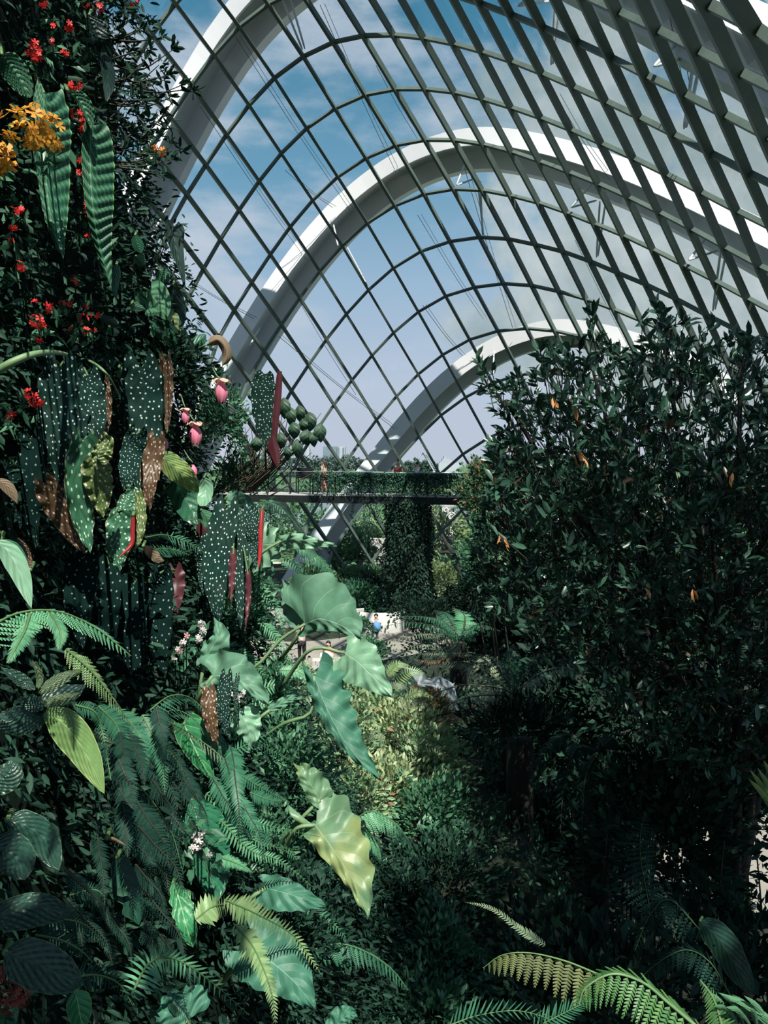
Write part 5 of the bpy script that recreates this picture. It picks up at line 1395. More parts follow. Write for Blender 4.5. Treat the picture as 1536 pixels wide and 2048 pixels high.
# --- pink hanging blossoms
def pink(label, x, y, s, seed, stem_top, bract=True):
    rs_ = rnd(seed)
    d = DW(x, y, 0.3) if x < 430 else 4.0
    k = s * d / F
    b = P(stem_top[0], stem_top[1], d + 0.12)
    o_ = thing('pink_hanging_flower', label, 'flower', b)
    c = P(x, y, d)
    mb_ = MB(); mb_.tube(spline([b, P((x + stem_top[0]) / 2, (y + stem_top[1]) / 2 - 4, d), c + A3([0, 0, 20 * k])], 8), 0.003, 5); mb_.build('stalk', G['stem_pale'], o_)
    for q in range(7):
        a = q * 2 * math.pi / 7 + 0.3
        dr = A3([math.cos(a), math.sin(a), 0])
        pts = [c + dr * 3 * k + A3([0, 0, 14 * k]), c + dr * 12 * k, c + dr * 13 * k - A3([0, 0, 16 * k]), c + dr * 7 * k - A3([0, 0, 32 * k])]
        leaf_mb(pts, 7.5 * k, 7.5 * k, 'oval', toward=dr, fold=0.3, nu=7, nv=9).build('petal', C['pink'], o_)
    if bract:
        for q in range(4):
            a = q * 2 * math.pi / 4 + 0.6
            dr = A3([math.cos(a), math.sin(a), 0])
            pts = [c + A3([0, 0, 18 * k]), c + dr * 12 * k + A3([0, 0, 20 * k]), c + dr * 24 * k + A3([0, 0, 10 * k])]
            leaf_mb(pts, 11 * k, 11 * k, 'oval', toward=dr + A3([0, 0, 1]), fold=0.25, nu=7, nv=9).build('bract', C['bract'], o_)
    return o_


pink('upper pink hanging blossom with pale bracts beside the white arch foot', 443, 776, 0.95, 41, (425, 735))
pink('largest pink hanging blossom with spread pink bracts below the brown spotted leaf', 391, 862, 0.95, 42, (372, 810))
pink('closed pink bud hanging above the striped pale leaf', 386, 938, 0.62, 43, (368, 900), False)
pink('pale pink and cream blossom left of the largest pink blossom', 371, 828, 0.6, 44, (362, 790))
pink('small pink bud left of the closed bud', 330, 884, 0.5, 45, (322, 850), False)

# --- spotted begonias
def begonia(label, leaves_, group=None, sm='stem'):
    """one plant: leaves_ = [(mid, wl, wr, material key, lift)...]"""
    x, y = leaves_[0][0][0]
    b = wp(x, y + 10, 0.02)
    o_ = thing('spotted_begonia', label, 'plant', b, group)
    ms_ = MB()
    for (mid, wl, wr, mk, lf) in leaves_:
        _, pts = leaf_px(mid, wl, wr, 'begonia', L[mk], o_, 'leaf', lift=lf, rip=(0.010, 5), fold=0.22, lobe=0.14, roll=0.12 * math.sin(mid[0][0] * 1.7), wav=(0.05, 6))
        ms_.tube(spline([b, lerp(b, pts[0], 0.6) + A3([0.02, 0, 0.03]), pts[0]], 7), np.linspace(0.006, 0.004, 7), 5, cap=False)
    ms_.build('stem', G[sm], o_)
    return o_


begonia('dark white-spotted begonia at the left, its long leaves hanging under the arching pale stem', [([(118, 735), (112, 810), (120, 900), (132, 1010)], 36, 44, 'beg', .32), ([(150, 790), (142, 850), (136, 920), (140, 980)], 24, 34, 'beg', .25), ([(176, 752), (180, 800), (186, 860), (182, 930)], 24, 34, 'beg', .30)])
begonia('dark white-spotted begonia in the centre with one bronze leaf at its side', [([(284, 735), (290, 800), (288, 890), (278, 1000)], 44, 42, 'beg', .30), ([(332, 722), (334, 770), (334, 820), (334, 868)], 16, 14, 'beg_brown', .38), ([(372, 700), (376, 760), (380, 830), (378, 890)], 16, 16, 'beg', .22)])
begonia('slim dark spotted begonia with bronze margins between the left and centre begonias', [([(208, 765), (212, 800), (214, 840), (212, 870)], 12, 12, 'beg_brown', .3), ([(226, 790), (234, 785), (242, 788)], 12, 12, 'beg', .25)])
begonia('lit green white-spotted begonia with an olive heart-shaped leaf in front', [([(164, 885), (154, 960), (162, 1040), (181, 1108)], 26, 38, 'beg_green', .40), ([(192, 925), (196, 960), (202, 1000), (206, 1035)], 30, 30, 'beg_olive', .46), ([(196, 918), (202, 900), (210, 882), (206, 864)], 26, 16, 'beg_olive', .46)])
begonia('bronze white-spotted begonia leaf with ragged edges right of the olive one', [([(312, 880), (304, 925), (298, 970), (300, 1022)], 24, 22, 'beg_brown', .40)], sm='stem_dark')
begonia('green white-spotted begonia with a crimson-edged leaf curling at its right', [([(240, 1030), (236, 1070), (234, 1110), (240, 1142)], 26, 32, 'beg_green', .42), ([(246, 1020), (254, 1000), (262, 985), (252, 970)], 24, 16, 'beg_green', .42), ([(276, 992), (280, 1030), (278, 1070), (268, 1104)], 8, 14, 'beg_olive', .46)])
one_leaf('crimson_leaf', 'bright crimson curled leaf edge beside the green spotted begonia', 'plant', [(266, 1030), (265, 1060), (262, 1090), (236, 1116)], 4, 5, 'strap', L['beg_red'], lift=0.50, curl=0.5)
begonia('dark reddish spotted begonia leaf slanting across at the left', [([(92, 968), (112, 1010), (140, 1060), (172, 1110)], 26, 26, 'beg_brown', .34)])
begonia('dark green spotted begonia behind the bronze one', [([(272, 870), (262, 905), (254, 950), (256, 1000)], 22, 26, 'beg', .36)])
begonia('dim spotted begonia in deep shade at the far left', [([(60, 880), (62, 950), (60, 1020), (72, 1100)], 26, 30, 'beg_shaded', .2), ([(30, 930), (36, 990), (40, 1060)], 20, 20, 'beg_shaded', .15)])
begonia('dim spotted begonia hanging low in the shade above the arching fern', [([(168, 1110), (160, 1170), (158, 1230), (166, 1300)], 34, 34, 'beg_shaded', .22), ([(218, 1130), (212, 1200), (214, 1270), (222, 1340)], 30, 30, 'beg_shaded', .2)])
begonia('dim spotted begonia hanging behind the upper white flower spikes', [([(266, 1170), (262, 1240), (268, 1310), (276, 1370)], 32, 32, 'beg_shaded', .2), ([(322, 1150), (318, 1220), (322, 1290), (330, 1360)], 28, 28, 'beg_shaded', .2), ([(350, 1140), (352, 1180), (348, 1240)], 20, 20, 'maroon', .18)])
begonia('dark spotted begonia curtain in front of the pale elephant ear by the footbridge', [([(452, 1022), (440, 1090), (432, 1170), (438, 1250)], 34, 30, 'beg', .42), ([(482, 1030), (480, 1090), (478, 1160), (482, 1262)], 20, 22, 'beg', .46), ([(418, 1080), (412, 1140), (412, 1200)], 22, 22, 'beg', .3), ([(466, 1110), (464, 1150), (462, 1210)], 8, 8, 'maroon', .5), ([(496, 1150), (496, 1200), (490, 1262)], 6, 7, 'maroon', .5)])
begonia('slim dark spotted leaf with crimson right edge in front of the pale elephant ear', [([(506, 1022), (506, 1060), (508, 1100), (512, 1140)], 14, 14, 'beg', .60)])
one_leaf('crimson_leaf', 'crimson leaf edge hanging over the pale elephant ear', 'plant', [(524, 1018), (521, 1060), (520, 1100), (517, 1138)], 4, 5, 'strap', L['beg_red'], lift=0.66, curl=0.4)
o = thing('spotted_begonia', 'tall dark white-spotted begonia leaf with a maroon underside standing against the sky', 'plant', P(532, 940, 4.6))
leaf_px([(530, 748), (526, 790), (528, 850), (542, 915)], 26, 24, 'begonia', L['beg'], o, 'leaf', depth=4.4, rip=(0.008, 5), fold=0.2, lobe=0.05, wav=(0.06, 6))
leaf_px([(560, 742), (556, 800), (550, 860), (545, 938)], 9, 7, 'strap', L['maroon'], o, 'leaf_underside', depth=4.42, fold=0.4)
leaf_px([(545, 870), (548, 890), (552, 905), (556, 936)], 16, 10, 'lance', L['maroon'], o, 'leaf_underside', depth=4.38, fold=0.4)
mb = MB(); stalk(mb, [P(532, 940, 4.6), P(530, 850, 4.46), P(530, 750, 4.41)], 0.006); mb.build('stem', G['stem_dark'], o)
begonia('small dark spotted begonia leaves in front of the folded grey-green elephant ear', [([(452, 1352), (446, 1400), (448, 1440), (458, 1480)], 15, 16, 'beg', .52), ([(474, 1358), (470, 1385), (472, 1420), (478, 1460)], 5, 6, 'beg', .56)])
begonia('bronze spotted leaf drooping left of the folded grey-green elephant ear', [([(418, 1380), (420, 1420), (426, 1460), (436, 1492)], 18, 16, 'beg_brown', .46)])
begonia('dim spotted leaf half hidden behind the broad dark ribbed leaf', [([(352, 1630), (356, 1670), (362, 1710), (368, 1750)], 14, 16, 'beg_shaded', .22)])
mb = MB(); a_ = thing('arching_stem', 'thick pale green stem arching in from the left edge above the dark spotted leaves', 'plant stem', P(-10, 745, DW(0, 742, .35)))
mb.tube(spline([P(-10, 745, DW(0, 742, .35)), P(30, 722, DW(30, 722, .38)), P(75, 707, DW(75, 707, .40)), P(120, 706, DW(120, 706, .36)), P(150, 715, DW(150, 715, .28))], 16), np.linspace(0.012, 0.005, 16), 8)
mb.build('stem', G['stem_pale'], a_)
mb = MB(); a_ = thing('arching_stem', 'thin pale stem curving down between the dark spotted leaves', 'plant stem', wp(168, 716, .1))
mb.tube(spline([wp(168, 716, .1), wp(200, 735, .36), wp(222, 760, .38), wp(238, 790, .34)], 14), np.linspace(0.006, 0.003, 14), 6); mb.build('stem', G['stem_pale'], a_)

# --- broad leaves at mid height
one_leaf('striped_leaf_plant', 'broad folded leaf with yellow-green stripes beside the closed pink bud', 'plant', [(318, 905), (345, 930), (372, 955), (398, 985)], 26, 24, 'oval', L['lance'], lift=0.38, fold=0.3, rib=(0.006, 6, 0.8))
one_leaf('striped_leaf_plant', 'dark hanging half of the striped leaf below the yellow-green fold', 'plant', [(350, 960), (366, 990), (384, 1020), (396, 1050)], 30, 28, 'oval', L['plain'], lift=0.30, rib=(0.007, 6, 0.8))
one_leaf('smooth_leaf_plant', 'pale bluish green leaf hanging right of the closed pink bud', 'plant', [(408, 955), (412, 975), (408, 995), (400, 1012)], 15, 16, 'oval', L['ear_light'], lift=0.42)
one_leaf('smooth_leaf_plant', 'wavy green leaf with pale edge above the dark spotted curtain', 'plant', [(450, 1000), (470, 998), (490, 1006), (506, 1022)], 16, 18, 'oval', L['ear'], lift=0.4, rip=(0.015, 3))
one_leaf('smooth_leaf_plant', 'bright green narrow leaf left of the dark spotted curtain', 'plant', [(402, 1020), (416, 1035), (430, 1052), (438, 1074)], 12, 14, 'lance', L['plain_light'], lift=0.42)
one_leaf('smooth_leaf_plant', 'maroon-backed leaf under the bright narrow leaf', 'plant', [(400, 1040), (410, 1060), (420, 1085), (424, 1102)], 16, 14, 'oval', L['maroon'], lift=0.34)
one_leaf('strap_leaf_plant', 'pale green drooping leaf at the left edge above the arching fern', 'plant', [(-10, 1080), (18, 1105), (42, 1150), (63, 1216)], 22, 22, 'lance', L['ear_light'], lift=0.5, fold=0.25)
one_leaf('strap_leaf_plant', 'narrow green leaf behind the pale drooping leaf at the left edge', 'plant', [(0, 1080), (25, 1090), (45, 1115), (60, 1155)], 9, 9, 'lance', L['plain'], lift=0.42)
one_leaf('strap_leaf_plant', 'dull brownish leaf arching at the left edge halfway up', 'plant', [(-12, 960), (8, 968), (24, 985), (34, 1006)], 12, 12, 'lance', L['dead'], lift=0.42)
one_leaf('strap_leaf_plant', 'dark maroon upright leaf at the left below the slanting begonia', 'plant', [(60, 1140), (55, 1120), (46, 1095), (36, 1075)], 10, 10, 'lance', L['beg_brown'], lift=0.4)

# --- elephant ears
GE = 'elephant ear plants on the rock face'
def ear(label, mid, wl, wr, mk, stalkpx, d, roll=0.0, fold=0.15, lobe=0.16, rip=(0.012, 4), wav=(0.05, 6), smat='stem_pale', sr=0.0105, **k):
    return one_leaf('elephant_ear', label, 'plant', mid, wl, wr, 'heart', L[mk], stalkpx, depth=d, roll=roll, fold=fold, lobe=lobe, rip=rip, wav=wav, smat=G[smat], sr=sr, rib=(0.0025, 5, 0.9), **BIGL, **k)


ear('pale green scalloped elephant ear behind the dark spotted curtain', [(492, 1092), (515, 1090), (545, 1088), (574, 1086)], 58, 56, 'ear_light', [(450, 1230), (470, 1150)], [4.35, 4.3, 4.25, 4.2], rip=(0.03, 5))
ear('narrow side-on elephant ear leaf pointing right below the footbridge', [(562, 1082), (590, 1078), (630, 1084), (672, 1090)], 24, 14, 'ear_light', [(480, 1170), (520, 1110)], [4.2, 4.1, 4.0, 3.9], rip=(0.03, 4), lobe=0.05, fold=0.4)
ear('large elephant ear with fanned veins in the centre on an arching stalk', [(610, 1248), (640, 1238), (680, 1250), (724, 1276)], 26, 100, 'ear', [(430, 1352), (505, 1338), (560, 1280)], [3.75, 3.7, 3.65, 3.6], roll=0.1, lobe=0.22, rip=(0.02, 4))
ear('upright lobe of elephant ear standing behind the large fanned one', [(604, 1244), (592, 1215), (578, 1185), (566, 1160)], 14, 30, 'ear', [(560, 1320), (590, 1280)], [3.82, 3.85, 3.9, 3.95], lobe=0.05)
ear('pale sunlit elephant ear hanging below the large fanned one', [(690, 1306), (716, 1324), (746, 1354), (787, 1396)], 52, 50, 'ear_light', [(560, 1380), (620, 1300)], [3.6, 3.55, 3.5, 3.45], roll=0.15, lobe=0.10, rip=(0.018, 4))
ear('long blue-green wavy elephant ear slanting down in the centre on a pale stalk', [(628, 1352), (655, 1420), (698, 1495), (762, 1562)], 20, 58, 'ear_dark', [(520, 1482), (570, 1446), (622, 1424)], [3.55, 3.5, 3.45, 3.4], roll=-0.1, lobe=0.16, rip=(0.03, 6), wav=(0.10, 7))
ear('young yellow-green elephant ear curling above the big mottled one', [(640, 1600), (622, 1570), (604, 1545), (588, 1526)], 36, 20, 'ear_yellow', [(545, 1700), (600, 1640)], [3.2, 3.2, 3.2, 3.25], roll=0.2, lobe=0.1, rip=(0.02, 3))
ear('big yellow-mottled elephant ear hanging to a ragged tip in the lower centre', [(630, 1650), (660, 1690), (703, 1755), (737, 1838)], 30, 82, 'ear_yellow', [(560, 1720), (590, 1660)], [3.15, 3.1, 3.05, 3.0], roll=0.1, lobe=0.34, rip=(0.02, 5), wav=(0.08, 6))
ear('pointed elephant ear facing up with a red stalk scar in the lower centre', [(531, 1776), (565, 1784), (610, 1798), (655, 1812)], 38, 30, 'ear_dark', [(480, 1850), (500, 1800)], [2.75, 2.72, 2.7, 2.66], roll=-0.1, lobe=0.18, rip=(0.008, 4))
ear('large elephant ear low down, half covered by the hanging sword fern', [(505, 1895), (545, 1925), (590, 1965), (632, 2020)], 60, 68, 'ear_dark', [(430, 1985), (470, 1930)], [2.35, 2.32, 2.3, 2.28], lobe=0.3, rip=(0.015, 4))
ear('upright grey-green elephant ear folded beside the white flower spikes', [(408, 1326), (420, 1300), (436, 1270), (428, 1234)], 40, 18, 'ear', [(400, 1440), (400, 1380)], [3.05, 3.05, 3.05, 3.08], lobe=0.1)
ear('folded grey-green elephant ear with a torn edge in the middle left', [(425, 1352), (460, 1352), (500, 1375), (540, 1412)], 26, 52, 'ear', [(390, 1450), (400, 1390)], [3.0, 2.98, 2.95, 2.92], lobe=0.2, rip=(0.03, 4))
ear('pale triangular elephant ear lobe hanging below the folded grey-green one', [(478, 1420), (492, 1445), (500, 1470), (496, 1502)], 30, 34, 'ear_light', [(450, 1430), (465, 1420)], [2.96, 2.95, 2.95, 2.95], lobe=0.0)
ear('small curled elephant ear among the ferns left of the blue-green one', [(540, 1420), (565, 1406), (588, 1396), (608, 1398)], 10, 12, 'ear', [(490, 1470), (515, 1440)], 3.3, lobe=0.05)
ear('rounded dark elephant ear at the bottom edge left of centre', [(376, 2040), (360, 2020), (345, 2000), (338, 1984)], 60, 60, 'ear_dark', [(376, 2090), (376, 2060)], 2.0, lobe=0.2, fold=0.05)
ear('small elephant ear at the bottom edge in the centre', [(668, 2060), (682, 2040), (700, 2030), (716, 2034)], 20, 26, 'ear_dark', [(650, 2090), (660, 2075)], 2.6, lobe=0.1)

one_leaf('broad_ribbed_plant', 'broad dark green ribbed leaf behind the lower white flower spike', 'plant', [(384, 1600), (398, 1660), (412, 1730), (436, 1802)], 28, 62, 'oval', L['ribbed_big'], lift=0.30, rib=(0.010, 9, 1.0), roll=-0.15, **BIGL)
one_leaf('veined_leaf_plant', 'bright green leaf with white veins among the ferns at middle left', 'plant', [(368, 1448), (384, 1485), (404, 1525), (429, 1564)], 26, 40, 'heart', L['veined'], lift=0.30, rib=(0.006, 5, 1.0), lobe=0.1)
one_leaf('veined_leaf_plant', 'dim lobed leaf with a pale midrib in the lower left shade', 'plant', [(234, 1715), (248, 1760), (262, 1800), (278, 1850)], 26, 34, 'oval', L['veined_dark'], lift=0.22, wav=(0.25, 4))
one_leaf('veined_leaf_plant', 'bright green ragged leaf at the lower left below the broad ribbed one', 'plant', [(346, 1765), (360, 1805), (372, 1850), (386, 1895)], 20, 26, 'oval', L['veined'], lift=0.26, rib=(0.006, 6, 1.0), wav=(0.12, 5))
one_leaf('variegated_leaf', 'dark leaf with pale edge and lit lower half at the bottom left', 'plant', [(150, 1982), (156, 2005), (160, 2030), (168, 2060)], 24, 26, 'oval', L['veined'], lift=0.35)

# lance leaved rosette, lower left
ro = thing('lance_leaf_plant', 'rosette of broad lance leaves at the left, one tip sunlit yellow-green', 'plant', wp(85, 1425, 0.1))
ms_ = MB()
for (mid, wl, wr, mk, lf) in (([(88, 1420), (128, 1448), (170, 1505), (209, 1588)], 36, 34, 'lance', .50), ([(98, 1432), (60, 1440), (20, 1442), (-20, 1440)], 32, 30, 'lance_dark', .45), ([(76, 1388), (100, 1372), (128, 1355), (164, 1338)], 14, 14, 'lance_mid', .5),
                          ([(78, 1418), (104, 1404), (130, 1396), (160, 1386)], 12, 12, 'lance_mid', .5), ([(70, 1380), (50, 1365), (28, 1350), (2, 1336)], 13, 13, 'lance_dark', .46), ([(74, 1382), (80, 1360), (76, 1340), (64, 1320)], 7, 8, 'lance_mid', .48),
                          ([(86, 1420), (70, 1410), (52, 1402), (36, 1398)], 18, 16, 'lance_dark', .5), ([(80, 1405), (110, 1390), (140, 1385), (172, 1370)], 26, 22, 'plain_dark', .42), ([(180, 1462), (196, 1475), (210, 1482), (232, 1486)], 6, 7, 'lance_mid', .45)):
    _, pts = leaf_px(mid, wl, wr, 'lance', L[mk], ro, 'leaf', lift=lf, fold=0.28, rib=(0.003, 7, 1.4))
    ms_.tube(spline([A3(ro['_o']), lerp(A3(ro['_o']), pts[0], 0.6), pts[0]], 6), 0.007, 5, cap=False)
ms_.build('stem', G['stem'], ro)
for mid, wl, wr, lab in (([(-20, 1570), (0, 1560), (18, 1545), (30, 1520)], 34, 30, 'dark rounded leaf in deep shade at the left edge'), ([(15, 1640), (50, 1650), (90, 1680), (118, 1740)], 34, 30, 'dark arching leaf in deep shade at the lower left'),
                         ([(-20, 1840), (30, 1822), (85, 1815), (142, 1830)], 40, 30, 'dark broad leaf with pale specks at the lower left edge'), ([(10, 1905), (55, 1920), (110, 1945), (164, 1972)], 46, 44, 'dark broad leaf above the dull red buds'),
                         ([(-20, 1690), (10, 1700), (35, 1720), (50, 1760)], 40, 40, 'dark hanging leaf at the left edge in the lower shade')):
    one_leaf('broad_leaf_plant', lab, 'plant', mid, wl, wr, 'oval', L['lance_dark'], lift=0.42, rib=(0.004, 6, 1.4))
one_leaf('dead_leaf', 'small dry brown leaf caught in the ferns at middle left', 'dried leaf', [(262, 1432), (280, 1440), (300, 1446), (318, 1450)], 7, 7, 'lance', L['dead'], lift=0.4)
one_leaf('dead_leaf', 'small rolled brown leaf in the lower left shade', 'dried leaf', [(213, 1676), (225, 1678), (238, 1684), (251, 1690)], 4, 4, 'lance', L['dead'], lift=0.4, curl=0.6)
one_leaf('dead_leaf', 'brown broken leaf under the spotted bronze begonia', 'dried leaf', [(286, 1092), (300, 1104), (315, 1118), (328, 1122)], 10, 12, 'lance', L['dead'], lift=0.4)

# --- ferns on the rock face
def fern(label, fr, mk, seed, tmpl=BLADE, wr=0.24, up=None, droop=0.35, depth=None, lift=0.35, ang=0.4, name='fern', sm='stem', n=30, tipk=0.6, rr=0.0028, sideb=(1, 1), jit=0.1):
    """fr = [(pixel curve, pinna length in px, lift or depth)...] each its own leaf of one fern"""
    rs_ = rnd(seed)
    x, y = fr[0][0][0]
    dd = depth if depth is not None else DW(x, y, 0.05)
    o_ = thing(name, label, 'fern', P(x, y, dd))
    for (px, pl, lf) in fr:
        ml_, ms_ = MB(), MB()
        ds = np.array([(lf if depth is not None else DW(a, b, lf)) for a, b in px])
        if depth is None:
            ds = ds * 0.5 + ds.mean() * 0.5
        pts = [P(a, b, d) for (a, b), d in zip(px, ds)]
        frond(ml_, ms_, pts, pl / F * ds.mean(), n, rs_, tmpl, wr * (0.72 if tmpl is BLADE else 1), up if up is not None else ((0.25, -0.9, 0.6) if tmpl is BLADE else None), ang, droop * (0.55 if tmpl is BLADE else 1), rr, tipk=tipk, sideb=sideb, jit=jit)
        f_ = ml_.build('frond', C[mk], o_)
        ms_.build('midrib', G[sm], f_, root=o_)
    return o_


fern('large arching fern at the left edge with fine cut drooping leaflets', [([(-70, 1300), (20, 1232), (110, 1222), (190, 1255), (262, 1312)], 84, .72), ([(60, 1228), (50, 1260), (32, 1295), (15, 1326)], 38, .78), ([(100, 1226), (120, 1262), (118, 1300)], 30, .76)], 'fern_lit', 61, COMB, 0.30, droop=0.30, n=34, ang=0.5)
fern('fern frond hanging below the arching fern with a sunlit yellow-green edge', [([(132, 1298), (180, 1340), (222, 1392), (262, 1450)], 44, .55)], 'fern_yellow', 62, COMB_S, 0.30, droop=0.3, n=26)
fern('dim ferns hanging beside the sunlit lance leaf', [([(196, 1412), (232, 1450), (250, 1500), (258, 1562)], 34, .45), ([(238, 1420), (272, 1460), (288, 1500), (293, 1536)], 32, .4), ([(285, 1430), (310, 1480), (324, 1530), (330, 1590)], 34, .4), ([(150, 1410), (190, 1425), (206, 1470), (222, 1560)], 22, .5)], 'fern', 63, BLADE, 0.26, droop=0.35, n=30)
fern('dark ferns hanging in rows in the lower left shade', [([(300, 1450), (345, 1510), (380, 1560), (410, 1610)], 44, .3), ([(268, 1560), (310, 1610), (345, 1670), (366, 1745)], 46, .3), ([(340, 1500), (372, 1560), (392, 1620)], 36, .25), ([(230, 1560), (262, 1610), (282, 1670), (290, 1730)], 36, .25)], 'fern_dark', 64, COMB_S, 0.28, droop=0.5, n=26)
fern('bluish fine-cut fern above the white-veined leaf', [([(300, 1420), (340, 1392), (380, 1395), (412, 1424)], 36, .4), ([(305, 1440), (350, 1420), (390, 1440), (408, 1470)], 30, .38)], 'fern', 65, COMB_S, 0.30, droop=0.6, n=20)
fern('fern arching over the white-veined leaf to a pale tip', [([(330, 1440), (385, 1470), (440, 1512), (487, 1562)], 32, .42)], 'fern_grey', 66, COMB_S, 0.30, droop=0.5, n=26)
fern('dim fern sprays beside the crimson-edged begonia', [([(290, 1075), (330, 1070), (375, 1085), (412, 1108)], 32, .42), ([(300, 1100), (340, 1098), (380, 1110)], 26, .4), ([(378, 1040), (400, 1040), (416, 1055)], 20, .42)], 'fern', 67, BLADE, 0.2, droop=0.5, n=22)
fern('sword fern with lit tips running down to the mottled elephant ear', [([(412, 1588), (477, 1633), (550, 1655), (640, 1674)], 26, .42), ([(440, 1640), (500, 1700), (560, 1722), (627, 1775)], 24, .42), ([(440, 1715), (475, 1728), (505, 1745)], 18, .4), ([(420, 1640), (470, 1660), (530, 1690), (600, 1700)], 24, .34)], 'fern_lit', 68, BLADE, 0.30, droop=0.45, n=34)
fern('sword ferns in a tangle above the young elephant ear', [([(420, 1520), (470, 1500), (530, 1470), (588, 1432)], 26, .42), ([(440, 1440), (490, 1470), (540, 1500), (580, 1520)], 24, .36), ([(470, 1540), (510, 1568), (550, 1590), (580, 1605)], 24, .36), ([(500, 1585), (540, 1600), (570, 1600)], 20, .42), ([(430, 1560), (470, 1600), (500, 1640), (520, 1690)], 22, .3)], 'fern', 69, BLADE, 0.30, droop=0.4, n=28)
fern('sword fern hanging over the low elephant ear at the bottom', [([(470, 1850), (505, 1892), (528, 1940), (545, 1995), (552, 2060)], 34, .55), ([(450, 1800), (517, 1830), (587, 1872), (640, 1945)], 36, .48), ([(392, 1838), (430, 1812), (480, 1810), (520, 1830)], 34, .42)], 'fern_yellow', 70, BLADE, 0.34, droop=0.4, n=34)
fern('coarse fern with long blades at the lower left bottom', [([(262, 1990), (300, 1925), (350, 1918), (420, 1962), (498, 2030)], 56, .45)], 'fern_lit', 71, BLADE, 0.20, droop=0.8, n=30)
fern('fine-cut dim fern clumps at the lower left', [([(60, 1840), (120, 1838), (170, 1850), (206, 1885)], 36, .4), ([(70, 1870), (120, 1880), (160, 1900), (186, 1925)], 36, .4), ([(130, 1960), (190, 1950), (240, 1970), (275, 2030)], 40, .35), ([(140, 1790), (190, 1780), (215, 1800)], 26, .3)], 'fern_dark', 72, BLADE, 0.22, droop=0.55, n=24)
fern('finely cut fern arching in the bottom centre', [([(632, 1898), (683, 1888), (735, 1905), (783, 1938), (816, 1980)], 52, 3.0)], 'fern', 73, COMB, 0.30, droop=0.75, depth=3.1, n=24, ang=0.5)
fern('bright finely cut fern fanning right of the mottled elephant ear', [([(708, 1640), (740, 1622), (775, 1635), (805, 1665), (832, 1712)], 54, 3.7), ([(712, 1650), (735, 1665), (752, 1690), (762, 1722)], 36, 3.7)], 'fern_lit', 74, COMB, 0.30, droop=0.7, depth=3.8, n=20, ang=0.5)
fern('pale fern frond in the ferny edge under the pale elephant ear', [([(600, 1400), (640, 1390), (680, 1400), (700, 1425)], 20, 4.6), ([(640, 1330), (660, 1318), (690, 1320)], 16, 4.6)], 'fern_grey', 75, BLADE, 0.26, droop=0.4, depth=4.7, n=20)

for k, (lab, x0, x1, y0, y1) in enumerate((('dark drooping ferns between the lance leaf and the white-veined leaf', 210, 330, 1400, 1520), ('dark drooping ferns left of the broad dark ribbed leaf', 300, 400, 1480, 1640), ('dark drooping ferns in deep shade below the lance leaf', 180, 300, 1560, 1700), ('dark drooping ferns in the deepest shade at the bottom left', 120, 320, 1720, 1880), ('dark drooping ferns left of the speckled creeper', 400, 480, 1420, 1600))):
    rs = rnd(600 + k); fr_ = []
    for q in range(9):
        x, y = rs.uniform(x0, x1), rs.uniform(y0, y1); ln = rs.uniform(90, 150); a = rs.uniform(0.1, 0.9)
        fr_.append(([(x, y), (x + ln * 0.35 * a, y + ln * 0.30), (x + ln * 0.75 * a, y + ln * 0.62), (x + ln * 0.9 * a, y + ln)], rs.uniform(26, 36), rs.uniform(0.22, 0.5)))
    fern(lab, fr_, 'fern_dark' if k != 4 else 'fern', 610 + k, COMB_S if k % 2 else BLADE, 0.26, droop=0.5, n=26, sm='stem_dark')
# leafy cascades along the right edge of the rock face
for lab, c, rad, n, size, mk, seed in (
        ('feathery pale green creeper cascading below the pink blossoms', (440, 850, 4.7), (0.16, 0.25, 0.24), 1500, 0.045, 'under_lit', 81),
        ('dark leafy creeper on the rock edge below the heart-shaped leaf', (340, 740, 4.3), (0.22, 0.25, 0.26), 1100, 0.060, 'under', 82),
        ('small-leaved creeper round the twigs at the left end of the footbridge', (480, 960, 5.1), (0.18, 0.3, 0.18), 1000, 0.045, 'under_lit', 83),
        ('cascade of small leaves below the pale scalloped elephant ear', (488, 1215, 4.7), (0.17, 0.35, 0.28), 2000, 0.048, 'under_lit', 84),
        ('cascade of narrow leaves left of the blue-green elephant ear', (528, 1405, 4.4), (0.17, 0.3, 0.22), 2000, 0.048, 'under_lit', 85),
        ('leafy creeper under the folded grey-green elephant ear', (580, 1560, 3.9), (0.22, 0.3, 0.26), 1700, 0.045, 'under_lit', 86),
        ('speckled creeper cascading left of the mottled elephant ear', (520, 1690, 3.35), (0.18, 0.22, 0.15), 1500, 0.034, 'under_lit', 87),
        ('dark leafy creeper under the pointed elephant ear', (560, 1880, 2.95), (0.22, 0.3, 0.2), 1200, 0.045, 'under', 88)):
    cc = P(*c)
    bb = cc + A3([-0.22, 0.1, -0.1])
    rs = rnd(seed)
    o = thing('creeper', lab, 'climbing plant', bb)
    mb = MB(); blob(mb, rs, cc, rad, n, size, 0.38, TL2, 0.2, 0.35, 0.8); mb.build('foliage', C[mk], o)
    mb = MB(); stems(mb, rs, bb, cc, rad, 9, 0.006); mb.build('stem', G['stem_dark'], o)
fern('sword fern rows hanging in the leafy cascade left of the large fanned elephant ear', [([(470, 1190), (500, 1215), (530, 1250), (545, 1300)], 22, 4.6), ([(500, 1160), (535, 1190), (560, 1230), (572, 1280)], 22, 4.7), ([(440, 1290), (475, 1300), (510, 1325), (535, 1365)], 24, 4.3), ([(520, 1240), (550, 1270), (575, 1310), (590, 1350)], 20, 4.5)], 'fern_lit', 95, BLADE, 0.26, droop=0.5, depth=4.7, n=24)
